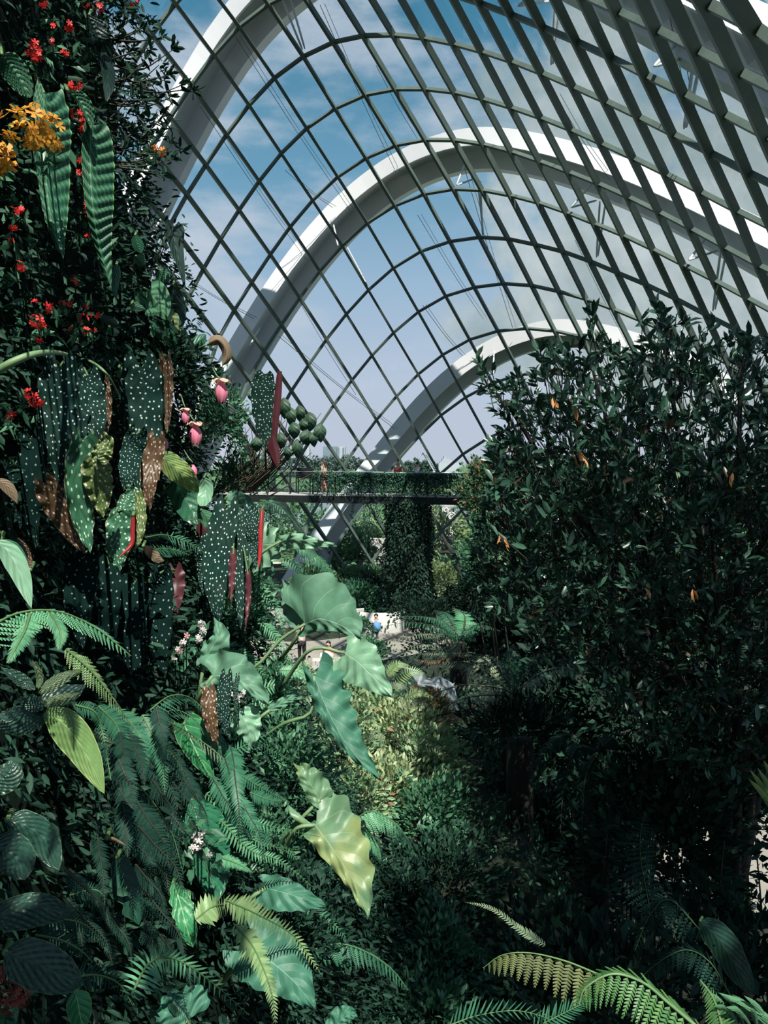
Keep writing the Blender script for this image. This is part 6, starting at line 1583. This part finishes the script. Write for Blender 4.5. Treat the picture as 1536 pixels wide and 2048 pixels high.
fern('sword fern rows between the two pale elephant ear stalks in the middle', [([(480, 1430), (520, 1410), (565, 1420), (600, 1450)], 24, 4.0), ([(500, 1390), (545, 1372), (590, 1385), (622, 1420)], 22, 4.2), ([(530, 1480), (570, 1475), (610, 1500), (640, 1545)], 24, 4.0), ([(560, 1340), (600, 1345), (630, 1375)], 20, 4.3), ([(520, 1530), (560, 1530), (600, 1560)], 22, 3.8)], 'fern_lit', 96, BLADE, 0.26, droop=0.5, depth=4.3, n=24)
fern('sword fern rows below the mottled elephant ear stalk', [([(470, 1740), (520, 1745), (570, 1770), (610, 1800)], 22, 3.2), ([(520, 1660), (560, 1680), (590, 1715), (610, 1750)], 22, 3.3), ([(600, 1820), (640, 1830), (680, 1860), (705, 1900)], 24, 3.2)], 'fern', 97, BLADE, 0.26, droop=0.5, depth=3.4, n=24)
# vines hanging free beside the bridge end
for k, (lab, px, pl, mk) in enumerate((('dark sword fern fronds hanging below the left end of the footbridge', [([(520, 1000), (560, 1015), (600, 1060), (625, 1110)], 26, 5.6), ([(500, 1010), (540, 1030), (575, 1075), (590, 1120)], 22, 5.6)], 0, 'fern_dark'),
                                       ('sword fern fronds hanging behind the large fanned elephant ear', [([(600, 1110), (640, 1120), (668, 1160), (688, 1215)], 22, 5.8), ([(590, 1090), (625, 1110), (650, 1150)], 20, 5.8), ([(560, 1120), (590, 1130), (612, 1165)], 20, 5.8)], 0, 'fern'))):
    fern(lab, px, mk, 90 + k, BLADE, 0.24, droop=0.9, depth=5.7, n=26)


# ================================================================== RIGHT: the big dark glossy-leaved tree
def inside(poly, x, y):
    poly = A3(poly); n = len(poly); r = np.zeros(len(x), bool)
    j = n - 1
    for i in range(n):
        xi, yi = poly[i]; xj, yj = poly[j]
        c = ((yi > y) != (yj > y)) & (x < (xj - xi) * (y - yi) / (yj - yi + 1e-9) + xi)
        r ^= c; j = i
    return r


CROWN = [(950, 735), (975, 760), (990, 790), (1005, 850), (975, 905), (985, 960), (965, 1050), (945, 1110), (960, 1190), (1000, 1240), (1080, 1280), (1170, 1310), (1240, 1400), (1330, 1530), (1430, 1560), (1560, 1590), (1760, 1620),
         (1800, 640), (1536, 668), (1470, 665), (1440, 700), (1390, 660), (1330, 640), (1290, 690), (1255, 715), (1225, 690), (1195, 690), (1165, 700), (1120, 705), (1080, 690), (1060, 735), (1040, 740), (1005, 775)]
mt = thing('glossy_leaved_tree', 'big tree of dark glossy leaf rosettes filling the right half', 'tree', (3.3, 6.9, 0))
rs = rnd(301)
cx = rs.uniform(940, 1800, 9000); cy = rs.uniform(640, 1620, 9000)
ok = inside(CROWN, cx, cy)
ok &= (cy > 880) | (rs.uniform(0, 1, len(cx)) < 0.62)
cx, cy = cx[ok][:3300], cy[ok][:3300]
dd = 5.0 + rs.uniform(0, 1, len(cx)) ** 0.8 * 2.4
pos = np.array([P(a, b, c) for a, b, c in zip(cx, cy, dd)])
extra = [(1188, 622), (1190, 645), (1186, 668), (1196, 690), (1318, 616), (1322, 640), (1330, 660), (1352, 640), (1420, 650), (958, 728), (965, 775), (985, 748), (1080, 695), (1105, 705), (1128, 715), (1160, 700), (1285, 640), (1005, 770), (1300, 690), (1040, 760), (1372, 640), (1405, 690)]
pos = np.vstack([pos, [P(a, b, 5.3) for a, b in extra]])
ctr = np.array([3.0, 6.6, CZ - 0.9])
ax = nz((pos - ctr) * A3([0.6, 1.0, 0.5]) + A3([0, -0.5, 1.3]) + rand_dir(rs, len(pos)) * 0.9)
k = 7
P7 = np.repeat(pos, k, 0) + rs.normal(0, 0.012, (len(pos) * k, 3)); A7 = np.repeat(ax, k, 0)
ml = MB(); leaves(ml, rs, P7 + A7 * rs.uniform(-0.06, 0.03, (len(P7), 1)), A7, 0.108, 0.36, TL4, 0.95, 0.35)
ml.build('crown', C['magnolia'], mt)
# twigs under every rosette
mb = MB()
tw_ = (np.array([[-1, -1, 0], [1, -1, 0], [0, 1, 0], [-.6, -.6, 1], [.6, -.6, 1], [0, .6, 1]]), np.array([[0, 1, 4, 3], [1, 2, 5, 4], [2, 0, 3, 5]]))
X = nz(np.cross(ax, [0.2, 0.9, 0.3])); Y = np.cross(ax, X)
mb.scatter(tw_, pos - ax * 0.30, X, Y, ax, np.tile([0.004, 0.004, 0.30], (len(pos), 1)))
mb.build('twigs', G['stem_dark'], mt)
mb = MB()
tb = A3([3.3, 6.9, 0]); t1 = A3([3.1, 6.6, 4.4])
mb.tube(spline([tb, A3([3.35, 6.8, 2.2]), t1, A3([3.0, 6.5, 6.0])], 14), np.linspace(0.17, 0.11, 14), 9)
mb.build('trunk', G['bark'], mt)
for (a, b, c) in ((1010, 800, 6.0), (1080, 900, 6.2), (1180, 720, 6.0), (1330, 700, 6.2), (1480, 720, 6.0), (1150, 1080, 5.8), (1040, 1180, 6.0), (1420, 1000, 5.8), (1560, 1100, 6.0), (1250, 1280, 5.7), (1480, 1380, 5.8), (1650, 900, 6.2), (1230, 900, 6.0)):
    e = P(a, b, c); s0 = lerp(t1, A3([3.0, 6.5, 6.0]), rs.uniform(-0.6, 1.0))
    mb = MB(); mb.tube(spline([s0, lerp(s0, e, 0.5) + A3([0, 0, 0.15]), e], 12), np.linspace(0.06, 0.012, 12), 6); mb.build('branch', G['bark'], mt)
mb = MB()
for (x, y) in ((1158, 900), (1150, 908), (1163, 912), (1105, 795), (1150, 812), (1110, 800), (1000, 1070), (1008, 1078), (1385, 1178), (1290, 1175), (1465, 945), (1420, 1410)):
    p_ = P(x, y, 4.95); leaves(mb, rs, np.tile(p_, (2, 1)), np.tile([0.2, -0.2, -1.0], (2, 1)), 0.085, 0.34, TL4, 0.5)
mb.build('dead_leaves', plain('withered_orange_leaf', (0.42, 0.20, 0.07), 0.7), mt)

shrub('small_leaved_tree', 'small-leaved tree with bronze young leaves in front of the right end of the footbridge', P(985, 985, 8.6), (0.34, 0.5, 0.42), 2600, 0.062, C['bronze'], 311, base_z=0.0, tmpl=TL2, nst=2, r0=0.02, boff=(0.9, 0.6))
shrub('small_leaved_tree', 'bushy dark small-leaved tree hiding the foot of the carved pillar', P(985, 1130, 11), (0.50, 0.7, 0.75), 3600, 0.075, C['under_lit'], 312, base_z=0.0, nst=2, r0=0.025, boff=(1.0, 0.8))
shrub('bushy_tree', 'dark bushy tree right of the creeper pillar at the edge of the big glossy tree', P(955, 1205, 16), (0.62, 0.9, 0.72), 3600, 0.10, C['ivy'], 313, base_z=0.0, nst=3, r0=0.03, boff=(1.2, 0.5))
gt = thing('gnarled_tree', 'bare gnarled twisted branch right of the creeper pillar', 'tree', P(930, 1190, 20) * A3([1, 1, 0]))
mb = MB(); q = lambda x, y: P(x, y, 20)
mb.tube(spline([P(930, 1190, 20) * A3([1, 1, 0]), q(925, 1180), q(915, 1135), q(906, 1108), q(893, 1088), q(884, 1070)], 18), np.linspace(0.12, 0.035, 18), 7); mb.build('trunk', G['bark'], gt)
for pts in ([(915, 1135), (922, 1112), (935, 1096), (950, 1090)], [(906, 1108), (893, 1104), (880, 1105), (872, 1094)], [(906, 1108), (909, 1090), (900, 1076)], [(918, 1150), (935, 1140), (948, 1120)]):
    mb = MB(); mb.tube(spline([q(*a) for a in pts], 10), np.linspace(0.06, 0.02, 10), 6); mb.build('branch', G['bark'], gt)

# ================================================================== MIDDLE: garden floor beds behind
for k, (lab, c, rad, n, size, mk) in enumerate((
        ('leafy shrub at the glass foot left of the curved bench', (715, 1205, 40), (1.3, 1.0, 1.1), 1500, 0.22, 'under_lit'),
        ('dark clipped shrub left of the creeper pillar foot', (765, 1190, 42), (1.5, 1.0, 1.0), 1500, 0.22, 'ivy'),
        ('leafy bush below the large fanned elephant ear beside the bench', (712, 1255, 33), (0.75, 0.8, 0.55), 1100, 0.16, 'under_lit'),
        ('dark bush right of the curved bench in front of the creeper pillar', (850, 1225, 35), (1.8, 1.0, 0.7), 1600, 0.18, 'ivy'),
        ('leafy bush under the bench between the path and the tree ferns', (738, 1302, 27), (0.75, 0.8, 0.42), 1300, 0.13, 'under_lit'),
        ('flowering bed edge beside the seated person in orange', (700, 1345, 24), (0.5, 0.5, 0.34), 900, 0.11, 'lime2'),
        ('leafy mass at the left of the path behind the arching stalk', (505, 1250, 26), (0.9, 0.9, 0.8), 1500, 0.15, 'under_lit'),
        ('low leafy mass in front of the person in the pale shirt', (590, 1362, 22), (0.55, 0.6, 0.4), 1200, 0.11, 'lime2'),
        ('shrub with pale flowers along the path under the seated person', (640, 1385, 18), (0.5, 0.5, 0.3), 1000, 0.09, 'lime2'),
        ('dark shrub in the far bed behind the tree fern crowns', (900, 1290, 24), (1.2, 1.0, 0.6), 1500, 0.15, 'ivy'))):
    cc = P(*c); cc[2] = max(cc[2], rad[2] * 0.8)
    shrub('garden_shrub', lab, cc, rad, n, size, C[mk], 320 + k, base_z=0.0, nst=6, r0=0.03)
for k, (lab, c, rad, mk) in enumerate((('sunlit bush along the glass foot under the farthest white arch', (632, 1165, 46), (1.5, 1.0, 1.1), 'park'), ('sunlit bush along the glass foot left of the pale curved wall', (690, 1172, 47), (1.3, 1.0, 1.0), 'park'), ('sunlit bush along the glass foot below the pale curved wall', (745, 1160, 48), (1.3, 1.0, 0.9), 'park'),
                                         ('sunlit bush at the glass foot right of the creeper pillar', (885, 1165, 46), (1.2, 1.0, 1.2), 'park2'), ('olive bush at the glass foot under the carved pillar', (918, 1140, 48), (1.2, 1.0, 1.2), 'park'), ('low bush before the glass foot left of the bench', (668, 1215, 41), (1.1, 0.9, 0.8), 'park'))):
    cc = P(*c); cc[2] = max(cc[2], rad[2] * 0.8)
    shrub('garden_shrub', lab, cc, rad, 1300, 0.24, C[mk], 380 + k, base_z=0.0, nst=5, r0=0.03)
# sunlit planted terrace
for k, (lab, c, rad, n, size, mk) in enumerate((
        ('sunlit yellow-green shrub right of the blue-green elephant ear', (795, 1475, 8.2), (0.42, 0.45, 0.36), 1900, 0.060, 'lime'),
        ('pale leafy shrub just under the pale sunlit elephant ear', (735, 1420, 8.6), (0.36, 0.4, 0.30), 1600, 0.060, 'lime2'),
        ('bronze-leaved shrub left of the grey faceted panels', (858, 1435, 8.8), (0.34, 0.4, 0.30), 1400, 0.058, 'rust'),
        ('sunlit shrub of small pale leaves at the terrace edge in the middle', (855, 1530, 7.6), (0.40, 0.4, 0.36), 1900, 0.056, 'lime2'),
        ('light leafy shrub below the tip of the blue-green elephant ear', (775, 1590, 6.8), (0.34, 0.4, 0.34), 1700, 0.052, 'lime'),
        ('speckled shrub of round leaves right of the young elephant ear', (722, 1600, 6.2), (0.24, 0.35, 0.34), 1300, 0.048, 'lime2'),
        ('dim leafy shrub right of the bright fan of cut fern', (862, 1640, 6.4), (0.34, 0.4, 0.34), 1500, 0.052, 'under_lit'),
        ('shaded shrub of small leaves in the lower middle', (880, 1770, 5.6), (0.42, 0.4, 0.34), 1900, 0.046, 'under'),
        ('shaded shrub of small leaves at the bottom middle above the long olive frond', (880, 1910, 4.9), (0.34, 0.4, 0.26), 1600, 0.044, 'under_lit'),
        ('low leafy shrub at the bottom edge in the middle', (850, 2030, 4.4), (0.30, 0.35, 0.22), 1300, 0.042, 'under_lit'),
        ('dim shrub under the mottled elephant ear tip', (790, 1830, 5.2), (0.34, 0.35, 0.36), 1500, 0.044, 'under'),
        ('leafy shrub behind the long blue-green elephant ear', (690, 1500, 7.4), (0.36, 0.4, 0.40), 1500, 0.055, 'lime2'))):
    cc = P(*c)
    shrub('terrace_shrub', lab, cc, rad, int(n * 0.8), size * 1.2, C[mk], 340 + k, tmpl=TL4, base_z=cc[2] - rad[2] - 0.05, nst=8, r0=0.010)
rs = rnd(360)
n = 9000
x_ = rs.uniform(-1.2, 1.9, n); y_ = rs.uniform(3.6, 11.5, n)
pos = np.stack([x_, y_, terr(x_, y_) + rs.uniform(0, 0.30, n)], -1)
mb = MB(); leaves(mb, rs, pos, np.tile([0, -0.3, 0.9], (n, 1)), 0.06, 0.45, TL2, 0.9, 0.4)
tag(mb.build('ground_cover', C['under_lit']), 'low leafy ground cover spread over the planted terrace', 'ground cover', kind='stuff')
n = 7000
x_ = rs.uniform(-8, 12, n); y_ = rs.uniform(14, 44, n)
keep = ~((np.abs(y_ - (33 + 0.06 * (x_ + 3) ** 2)) < 2.6) & (x_ < 3)) & ~((np.abs(y_ - (13 + (x_ - 4.5) * 0.55)) < 1.8) & (x_ > 4))
pos = np.stack([x_, y_, rs.uniform(0, 0.5, n)], -1)[keep]
mb = MB(); leaves(mb, rs, pos, np.tile([0, -0.3, 0.9], (len(pos), 1)), 0.26, 0.45, TL2, 0.9, 0.4)
tag(mb.build('ground_cover', C['under']), 'leafy bedding plants over the garden floor round the path', 'ground cover', kind='stuff')

# terrace ferns
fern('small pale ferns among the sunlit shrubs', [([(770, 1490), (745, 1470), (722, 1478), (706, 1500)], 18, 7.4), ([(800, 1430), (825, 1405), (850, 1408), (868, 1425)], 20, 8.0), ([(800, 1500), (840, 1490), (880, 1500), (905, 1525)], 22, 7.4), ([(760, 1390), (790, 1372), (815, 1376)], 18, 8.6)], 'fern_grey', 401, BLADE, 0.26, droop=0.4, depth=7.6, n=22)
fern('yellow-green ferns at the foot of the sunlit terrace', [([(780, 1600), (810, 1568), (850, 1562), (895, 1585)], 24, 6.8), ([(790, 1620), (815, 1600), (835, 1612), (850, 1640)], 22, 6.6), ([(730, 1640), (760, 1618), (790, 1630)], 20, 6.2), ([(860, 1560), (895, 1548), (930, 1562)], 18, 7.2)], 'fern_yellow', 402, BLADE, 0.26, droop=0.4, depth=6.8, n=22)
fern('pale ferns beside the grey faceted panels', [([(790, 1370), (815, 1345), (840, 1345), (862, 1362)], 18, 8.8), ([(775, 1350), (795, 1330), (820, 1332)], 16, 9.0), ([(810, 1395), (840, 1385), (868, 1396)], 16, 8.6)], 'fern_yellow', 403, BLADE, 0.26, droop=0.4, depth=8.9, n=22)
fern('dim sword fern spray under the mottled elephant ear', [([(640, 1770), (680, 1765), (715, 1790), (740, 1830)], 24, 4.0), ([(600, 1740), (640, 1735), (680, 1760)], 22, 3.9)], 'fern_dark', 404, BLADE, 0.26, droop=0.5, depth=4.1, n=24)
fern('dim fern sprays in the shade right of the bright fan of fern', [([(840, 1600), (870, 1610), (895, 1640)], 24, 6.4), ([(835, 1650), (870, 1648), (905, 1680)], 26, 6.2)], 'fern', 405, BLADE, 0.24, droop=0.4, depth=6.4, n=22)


# ================================================================== TREE FERNS
def tree_fern(label, top, trunk_pts, fr, mk, seed, tmpl=COMB_S, droop=0.35, n=26, tr=0.12, wr=0.28):
    rs_ = rnd(seed)
    tp_ = [A3(p) for p in trunk_pts]
    o_ = thing('tree_fern', label, 'tree fern', tp_[0])
    mb_ = MB(); mb_.tube(spline(tp_, 14), np.linspace(tr, tr * 0.8, 14), 9); mb_.build('trunk', G['bark'], o_)
    for f_ in fr:
        px, pl, d, mat = f_ if len(f_) == 4 else f_ + (mk,)
        ml_, ms_ = MB(), MB()
        ds = np.linspace(d[0], d[1], len(px)) if isinstance(d, tuple) else np.full(len(px), d)
        frond(ml_, ms_, [P(a, b, c) for (a, b), c in zip(px, ds)], pl / F * ds.mean(), n, rs_, tmpl, wr, None, 0.35, droop, 0.008)
        fo = ml_.build('frond', C[mat], o_); ms_.build('midrib', G['twig'], fo, root=o_)
    return o_


tt_ = P(1020, 1385, 8.2)
tree_fern('tree fern with a dark trunk and grey-green fronds spreading below the big glossy tree', tt_, [tt_ * A3([1, 1, 0]), lerp(tt_ * A3([1, 1, 0]), tt_, 0.5), tt_],
          [([(1035, 1392), (1000, 1377), (933, 1370), (880, 1383), (823, 1400)], 36, 8.0, 'fern_grey'), ([(1020, 1380), (947, 1330), (900, 1325), (850, 1332)], 34, (8.2, 8.6), 'fern_grey'), ([(1020, 1375), (985, 1320), (950, 1308), (905, 1306)], 36, (8.2, 8.7), 'fern_grey'),
           ([(1020, 1380), (1018, 1345), (1022, 1315), (1028, 1288)], 40, (8.2, 8.5), 'fern'), ([(1030, 1390), (1060, 1360), (1110, 1338), (1168, 1345)], 46, (8.2, 7.8), 'fern_grey'), ([(1010, 1395), (960, 1412), (900, 1432), (840, 1472)], 40, 7.8, 'fern_brown'),
           ([(1030, 1400), (1080, 1420), (1120, 1450), (1150, 1500)], 50, 7.8, 'fern_dark'), ([(1010, 1400), (970, 1440), (940, 1490), (930, 1540)], 44, 7.8, 'fern_dark'), ([(1020, 1400), (1010, 1440), (1020, 1500), (1050, 1550)], 44, 7.5, 'fern_dark'),
           ([(1010, 1390), (955, 1392), (915, 1402), (880, 1420)], 34, 7.7, 'fern_grey'), ([(1030, 1380), (1060, 1330), (1085, 1310), (1110, 1305)], 36, (8.2, 8.6), 'fern_dark')], 'fern_grey', 411)
tt_ = P(915, 1285, 13.0)
tree_fern('farther tree fern with flat fronds in front of the bridge pillar foot', tt_, [tt_ * A3([1, 1, 0]), lerp(tt_ * A3([1, 1, 0]), tt_, 0.5), tt_],
          [([(920, 1275), (890, 1245), (850, 1234), (797, 1233)], 26, (13, 12.5), 'fern'), ([(915, 1280), (870, 1268), (833, 1270), (773, 1283)], 24, (13, 12), 'fern_grey'), ([(915, 1275), (880, 1255), (820, 1245), (770, 1252)], 24, (13, 12.4), 'fern'),
           ([(920, 1285), (880, 1290), (840, 1290), (790, 1302)], 22, (13, 12), 'fern_grey'), ([(920, 1280), (940, 1258), (965, 1250), (1000, 1262)], 26, 12.6, 'fern'), ([(918, 1275), (900, 1240), (888, 1225), (868, 1220)], 26, (13, 13.6), 'fern'), ([(918, 1290), (890, 1312), (860, 1322), (826, 1318)], 20, 12, 'fern_brown'), ([(918, 1282), (905, 1300), (875, 1305), (835, 1308)], 22, 12, 'fern_grey'), ([(925, 1270), (930, 1240), (925, 1225), (905, 1215)], 30, (13, 13.4), 'fern_lit')], 'fern', 412, tr=0.16)
tt_ = P(1200, 1500, 6.6)
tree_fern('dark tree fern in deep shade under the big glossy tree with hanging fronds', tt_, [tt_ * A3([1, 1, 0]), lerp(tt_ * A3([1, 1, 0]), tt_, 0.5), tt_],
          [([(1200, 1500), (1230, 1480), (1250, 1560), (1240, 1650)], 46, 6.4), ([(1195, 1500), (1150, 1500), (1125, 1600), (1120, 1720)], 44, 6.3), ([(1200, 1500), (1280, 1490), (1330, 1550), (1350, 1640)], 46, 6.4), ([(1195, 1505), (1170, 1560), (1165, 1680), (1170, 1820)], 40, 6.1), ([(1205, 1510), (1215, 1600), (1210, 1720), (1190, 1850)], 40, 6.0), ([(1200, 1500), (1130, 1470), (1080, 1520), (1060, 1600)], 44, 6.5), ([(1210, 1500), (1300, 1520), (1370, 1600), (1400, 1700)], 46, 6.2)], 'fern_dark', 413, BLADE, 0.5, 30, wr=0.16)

# near fern fronds at the bottom right
fern('near olive fern frond hanging in pointed leaflets at the bottom right', [([(1200, 1950), (1130, 1922), (1060, 1906), (1005, 1910), (966, 1936)], 82, 2.6)], 'fern_olive', 421, COMB, 0.42, droop=1.0, depth=2.6, n=15, ang=0.25, rr=0.004, sideb=(1, .6), jit=.05)
fern('near bright green fern frond curving out of the bottom right', [([(1430, 2085), (1384, 2046), (1335, 2005), (1285, 1965), (1225, 1948), (1172, 1975), (1158, 2008)], 118, 2.3), ([(1450, 2090), (1440, 2040), (1425, 1995), (1400, 1960)], 50, 2.4)], 'fern_grass', 422, COMB, 0.27, droop=0.65, depth=2.35, n=23, ang=0.35, rr=0.007, sm='stem_pale', jit=.05)
fern('narrow spiny pale fern frond reaching up in the lower right shade', [([(1090, 1890), (1040, 1858), (985, 1818), (930, 1804)], 16, 3.4)], 'fern_grey', 423, BLADE, 0.34, droop=0.05, depth=3.4, n=34, ang=0.7)
fern('blade-leaved fern along the bottom edge right of the centre', [([(900, 2050), (960, 2030), (1040, 2022), (1120, 2045)], 44, 2.9), ([(1060, 2060), (1110, 2035), (1150, 2015), (1185, 1998)], 40, 2.9)], 'fern', 424, BLADE, 0.16, up=(0, -1, 0.3), droop=0.0, depth=2.9, n=22, ang=0.6)
fern('dark drooping fern frond behind the bright fern at the lower right', [([(1460, 1990), (1420, 1925), (1370, 1900), (1310, 1930), (1260, 1980)], 60, 3.2), ([(1400, 1860), (1340, 1800), (1300, 1830), (1270, 1900)], 60, 3.6), ([(1300, 1820), (1280, 1700), (1290, 1620)], 50, 4.6)], 'fern_dark', 425, COMB_S, 0.30, droop=0.6, depth=3.4, n=24)


def fan_palm(label, hub, tips, mat, seed, wpx=7, d=2.4):
    o_ = thing('palm_frond', label, 'palm', P(hub[0], hub[1], d))
    mb_ = MB(); m2 = MB(); rs_ = rnd(seed)
    h = P(hub[0], hub[1], d)
    for (r0, tip) in tips:
        a = P(r0[0], r0[1], d - 0.02); e = P(tip[0], tip[1], d - 0.12 + rs_.uniform(-.06, .06))
        g, uv = leaf_grid([a, lerp(a, e, 0.5) + A3([0, 0, 0.02]), e], wpx / F * d, wpx / F * d, 'lance', roll=rs_.uniform(-.4, .4), fold=0.35, nu=5, nv=9)
        mb_.grid(g, uv)
        m2.tube(spline([h, a], 3), 0.004, 4, cap=False)
    mb_.build('leaflets', mat, o_); m2.build('midrib', G['stem_pale'], o_)
    return o_


fan_palm('green palm leaf tips entering at the right edge halfway down the shade', (1580, 1690), [((1555, 1640), (1500, 1540)), ((1560, 1630), (1515, 1536)), ((1565, 1620), (1527, 1520)), ((1570, 1640), (1536, 1526)), ((1560, 1650), (1496, 1556))], L['lance'], 431, 6, 2.8)
fan_palm('pale feather palm frond in the bottom right corner', (1580, 2080), [((1560 - k * 14, 2066 - k * 3), (1500 - k * 12, 2018 - k * 1 - 26 * (k % 2))) for k in range(8)] + [((1556 - k * 10, 2062), (1436 + k * 16, 1985 + k * 8)) for k in range(5)], L['ear'], 432, 6, 2.5)
one_leaf('broad_leaf_plant', 'dim grey-green banana-like leaf in the shade at the lower right', 'plant', [(1400, 1842), (1440, 1880), (1470, 1930), (1506, 1990)], 30, 32, 'oval', L['lance_dark'], depth=3.6, rib=(0.005, 10, 0.8))
shrub('dark_shrub', 'bright little tuft of narrow leaves at the lower right by the pale paving', P(1440, 1820, 6.2), (0.26, 0.3, 0.20), 500, 0.10, C['under_lit'], 441, base_z=0.0, wr=0.2)
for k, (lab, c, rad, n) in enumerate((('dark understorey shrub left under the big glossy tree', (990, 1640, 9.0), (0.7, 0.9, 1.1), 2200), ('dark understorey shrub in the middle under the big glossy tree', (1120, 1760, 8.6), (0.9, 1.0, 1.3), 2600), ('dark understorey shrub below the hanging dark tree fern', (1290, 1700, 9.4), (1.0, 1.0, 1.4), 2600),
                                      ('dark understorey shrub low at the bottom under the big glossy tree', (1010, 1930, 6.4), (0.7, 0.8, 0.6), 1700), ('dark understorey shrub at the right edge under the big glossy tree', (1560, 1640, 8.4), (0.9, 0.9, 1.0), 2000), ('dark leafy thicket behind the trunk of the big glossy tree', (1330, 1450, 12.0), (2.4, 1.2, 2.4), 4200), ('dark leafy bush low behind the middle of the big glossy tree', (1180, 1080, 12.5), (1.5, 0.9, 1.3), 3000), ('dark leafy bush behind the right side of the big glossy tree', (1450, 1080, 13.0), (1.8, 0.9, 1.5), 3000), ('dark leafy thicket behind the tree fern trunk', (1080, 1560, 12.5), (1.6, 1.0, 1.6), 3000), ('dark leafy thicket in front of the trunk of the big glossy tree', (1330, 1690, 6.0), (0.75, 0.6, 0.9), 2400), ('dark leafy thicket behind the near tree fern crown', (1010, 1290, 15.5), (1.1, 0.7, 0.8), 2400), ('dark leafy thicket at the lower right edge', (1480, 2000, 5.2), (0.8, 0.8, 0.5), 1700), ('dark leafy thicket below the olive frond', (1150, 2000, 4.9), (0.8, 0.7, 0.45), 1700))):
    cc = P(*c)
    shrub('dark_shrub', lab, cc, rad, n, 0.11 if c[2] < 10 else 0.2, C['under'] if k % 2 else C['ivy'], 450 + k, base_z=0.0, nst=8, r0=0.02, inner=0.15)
tw2 = thing('slender_tree', 'straight dark tree trunk standing in the deep shade right of the centre', 'tree', P(1040, 1480, 7.4) * A3([1, 1, 0]))
mb = MB(); t0 = P(1040, 1480, 7.4); mb.tube(spline([t0 * A3([1, 1, 0]), lerp(t0 * A3([1, 1, 0]), t0, .5) + A3([.03, 0, 0]), t0], 10), np.linspace(0.17, 0.13, 10), 9); mb.build('trunk', G['bark'], tw2)
rs = rnd(470); mb = MB(); blob(mb, rs, t0 + A3([0, 0.1, 0.1]), (0.6, 0.4, 0.25), 600, 0.12, 0.3, TL2, 0.2); mb.build('crown', C['under'], tw2)

# grey faceted panels
fo = thing('faceted_canopy', 'grey faceted metal canopy among the ferns in the middle of the garden', 'canopy', P(868, 1410, 9.6))
cr_ = {'a': (815, 1335, 9.9), 'b': (845, 1345, 9.5), 'c': (858, 1358, 9.9), 'd': (880, 1352, 9.5), 'e': (908, 1368, 9.8), 'f': (872, 1378, 9.2), 'g': (838, 1372, 9.3), 'h': (920, 1425, 9.4), 'i': (888, 1398, 9.1), 'j': (900, 1435, 9.2), 'k': (790, 1332, 10.1), 'l': (868, 1420, 9.3)}
for q in ('abg', 'bcg', 'cdf', 'def', 'efi', 'ehi', 'cgf', 'hij', 'ijl', 'kab', 'fil'):
    v = [P(*cr_[c]) for c in q]; n_ = nz(np.cross(v[1] - v[0], v[2] - v[0])) * 0.02
    mb = MB(); mb.add([*v, *[a + n_ for a in v]], [[0, 1, 2], [5, 4, 3]]); mb.add([*v, *[a + n_ for a in v]], [[0, 3, 4, 1], [1, 4, 5, 2], [2, 5, 3, 0]])
    mb.build('panel', G['facet'], fo, smooth=False)

# ================================================================== added leaf crowns, out of view, blocking the sun over chosen spots
def canopy(label, tgt, t, rad, n, size, seed, base):
    """an unseen leaf crown added on the sun side of the spot it shades"""
    c = A3(tgt) + np.array(SUN_DIR) * t
    rs_ = rnd(seed)
    o_ = thing('shade_blocker', label, 'tree', base)
    m1 = MB(); blob(m1, rs_, c, rad, n, size, 0.5, TL2, 0.1, 0.4, 0.9, -1.0); m1.build('crown', C['magnolia'], o_)
    m1 = MB(); m1.tube(spline([base, (base[0] + 0.1, base[1] - 0.1, c[2] * 0.55), (base[0] * 0.9 + c[0] * 0.1, base[1] * 0.9 + c[1] * 0.1, c[2] * 0.97), c], 16), np.linspace(0.16, 0.05, 16), 8); m1.build('trunk', G['bark'], o_)

canopy('added unseen leaf crown shading the big glossy tree from above', (3.6, 6.2, 8.0), 9.5, (3.0, 2.2, 1.6), 2600, 0.24, 501, (7.0, 0.5, 0))
canopy('added leaf crown shading the lower right undergrowth, out of the picture', (2.3, 4.8, 5.6), 9.0, (1.6, 1.4, 0.8), 3400, 0.22, 502, (5.2, -1.2, 0))
canopy('added leaf crown overhead shading the lower left plants, out of the picture', (-0.55, 1.18, CZ - 1.05), 2.7, (0.66, 0.38, 0.28), 1100, 0.12, 503, (1.4, -2.2, 0))
canopy('added unseen leaf crown overhead shading the bottom middle shrubs', P(930, 1880, 4.8), 8.2, (0.62, 0.75, 0.35), 1300, 0.16, 504, (3.0, -2.5, 0))
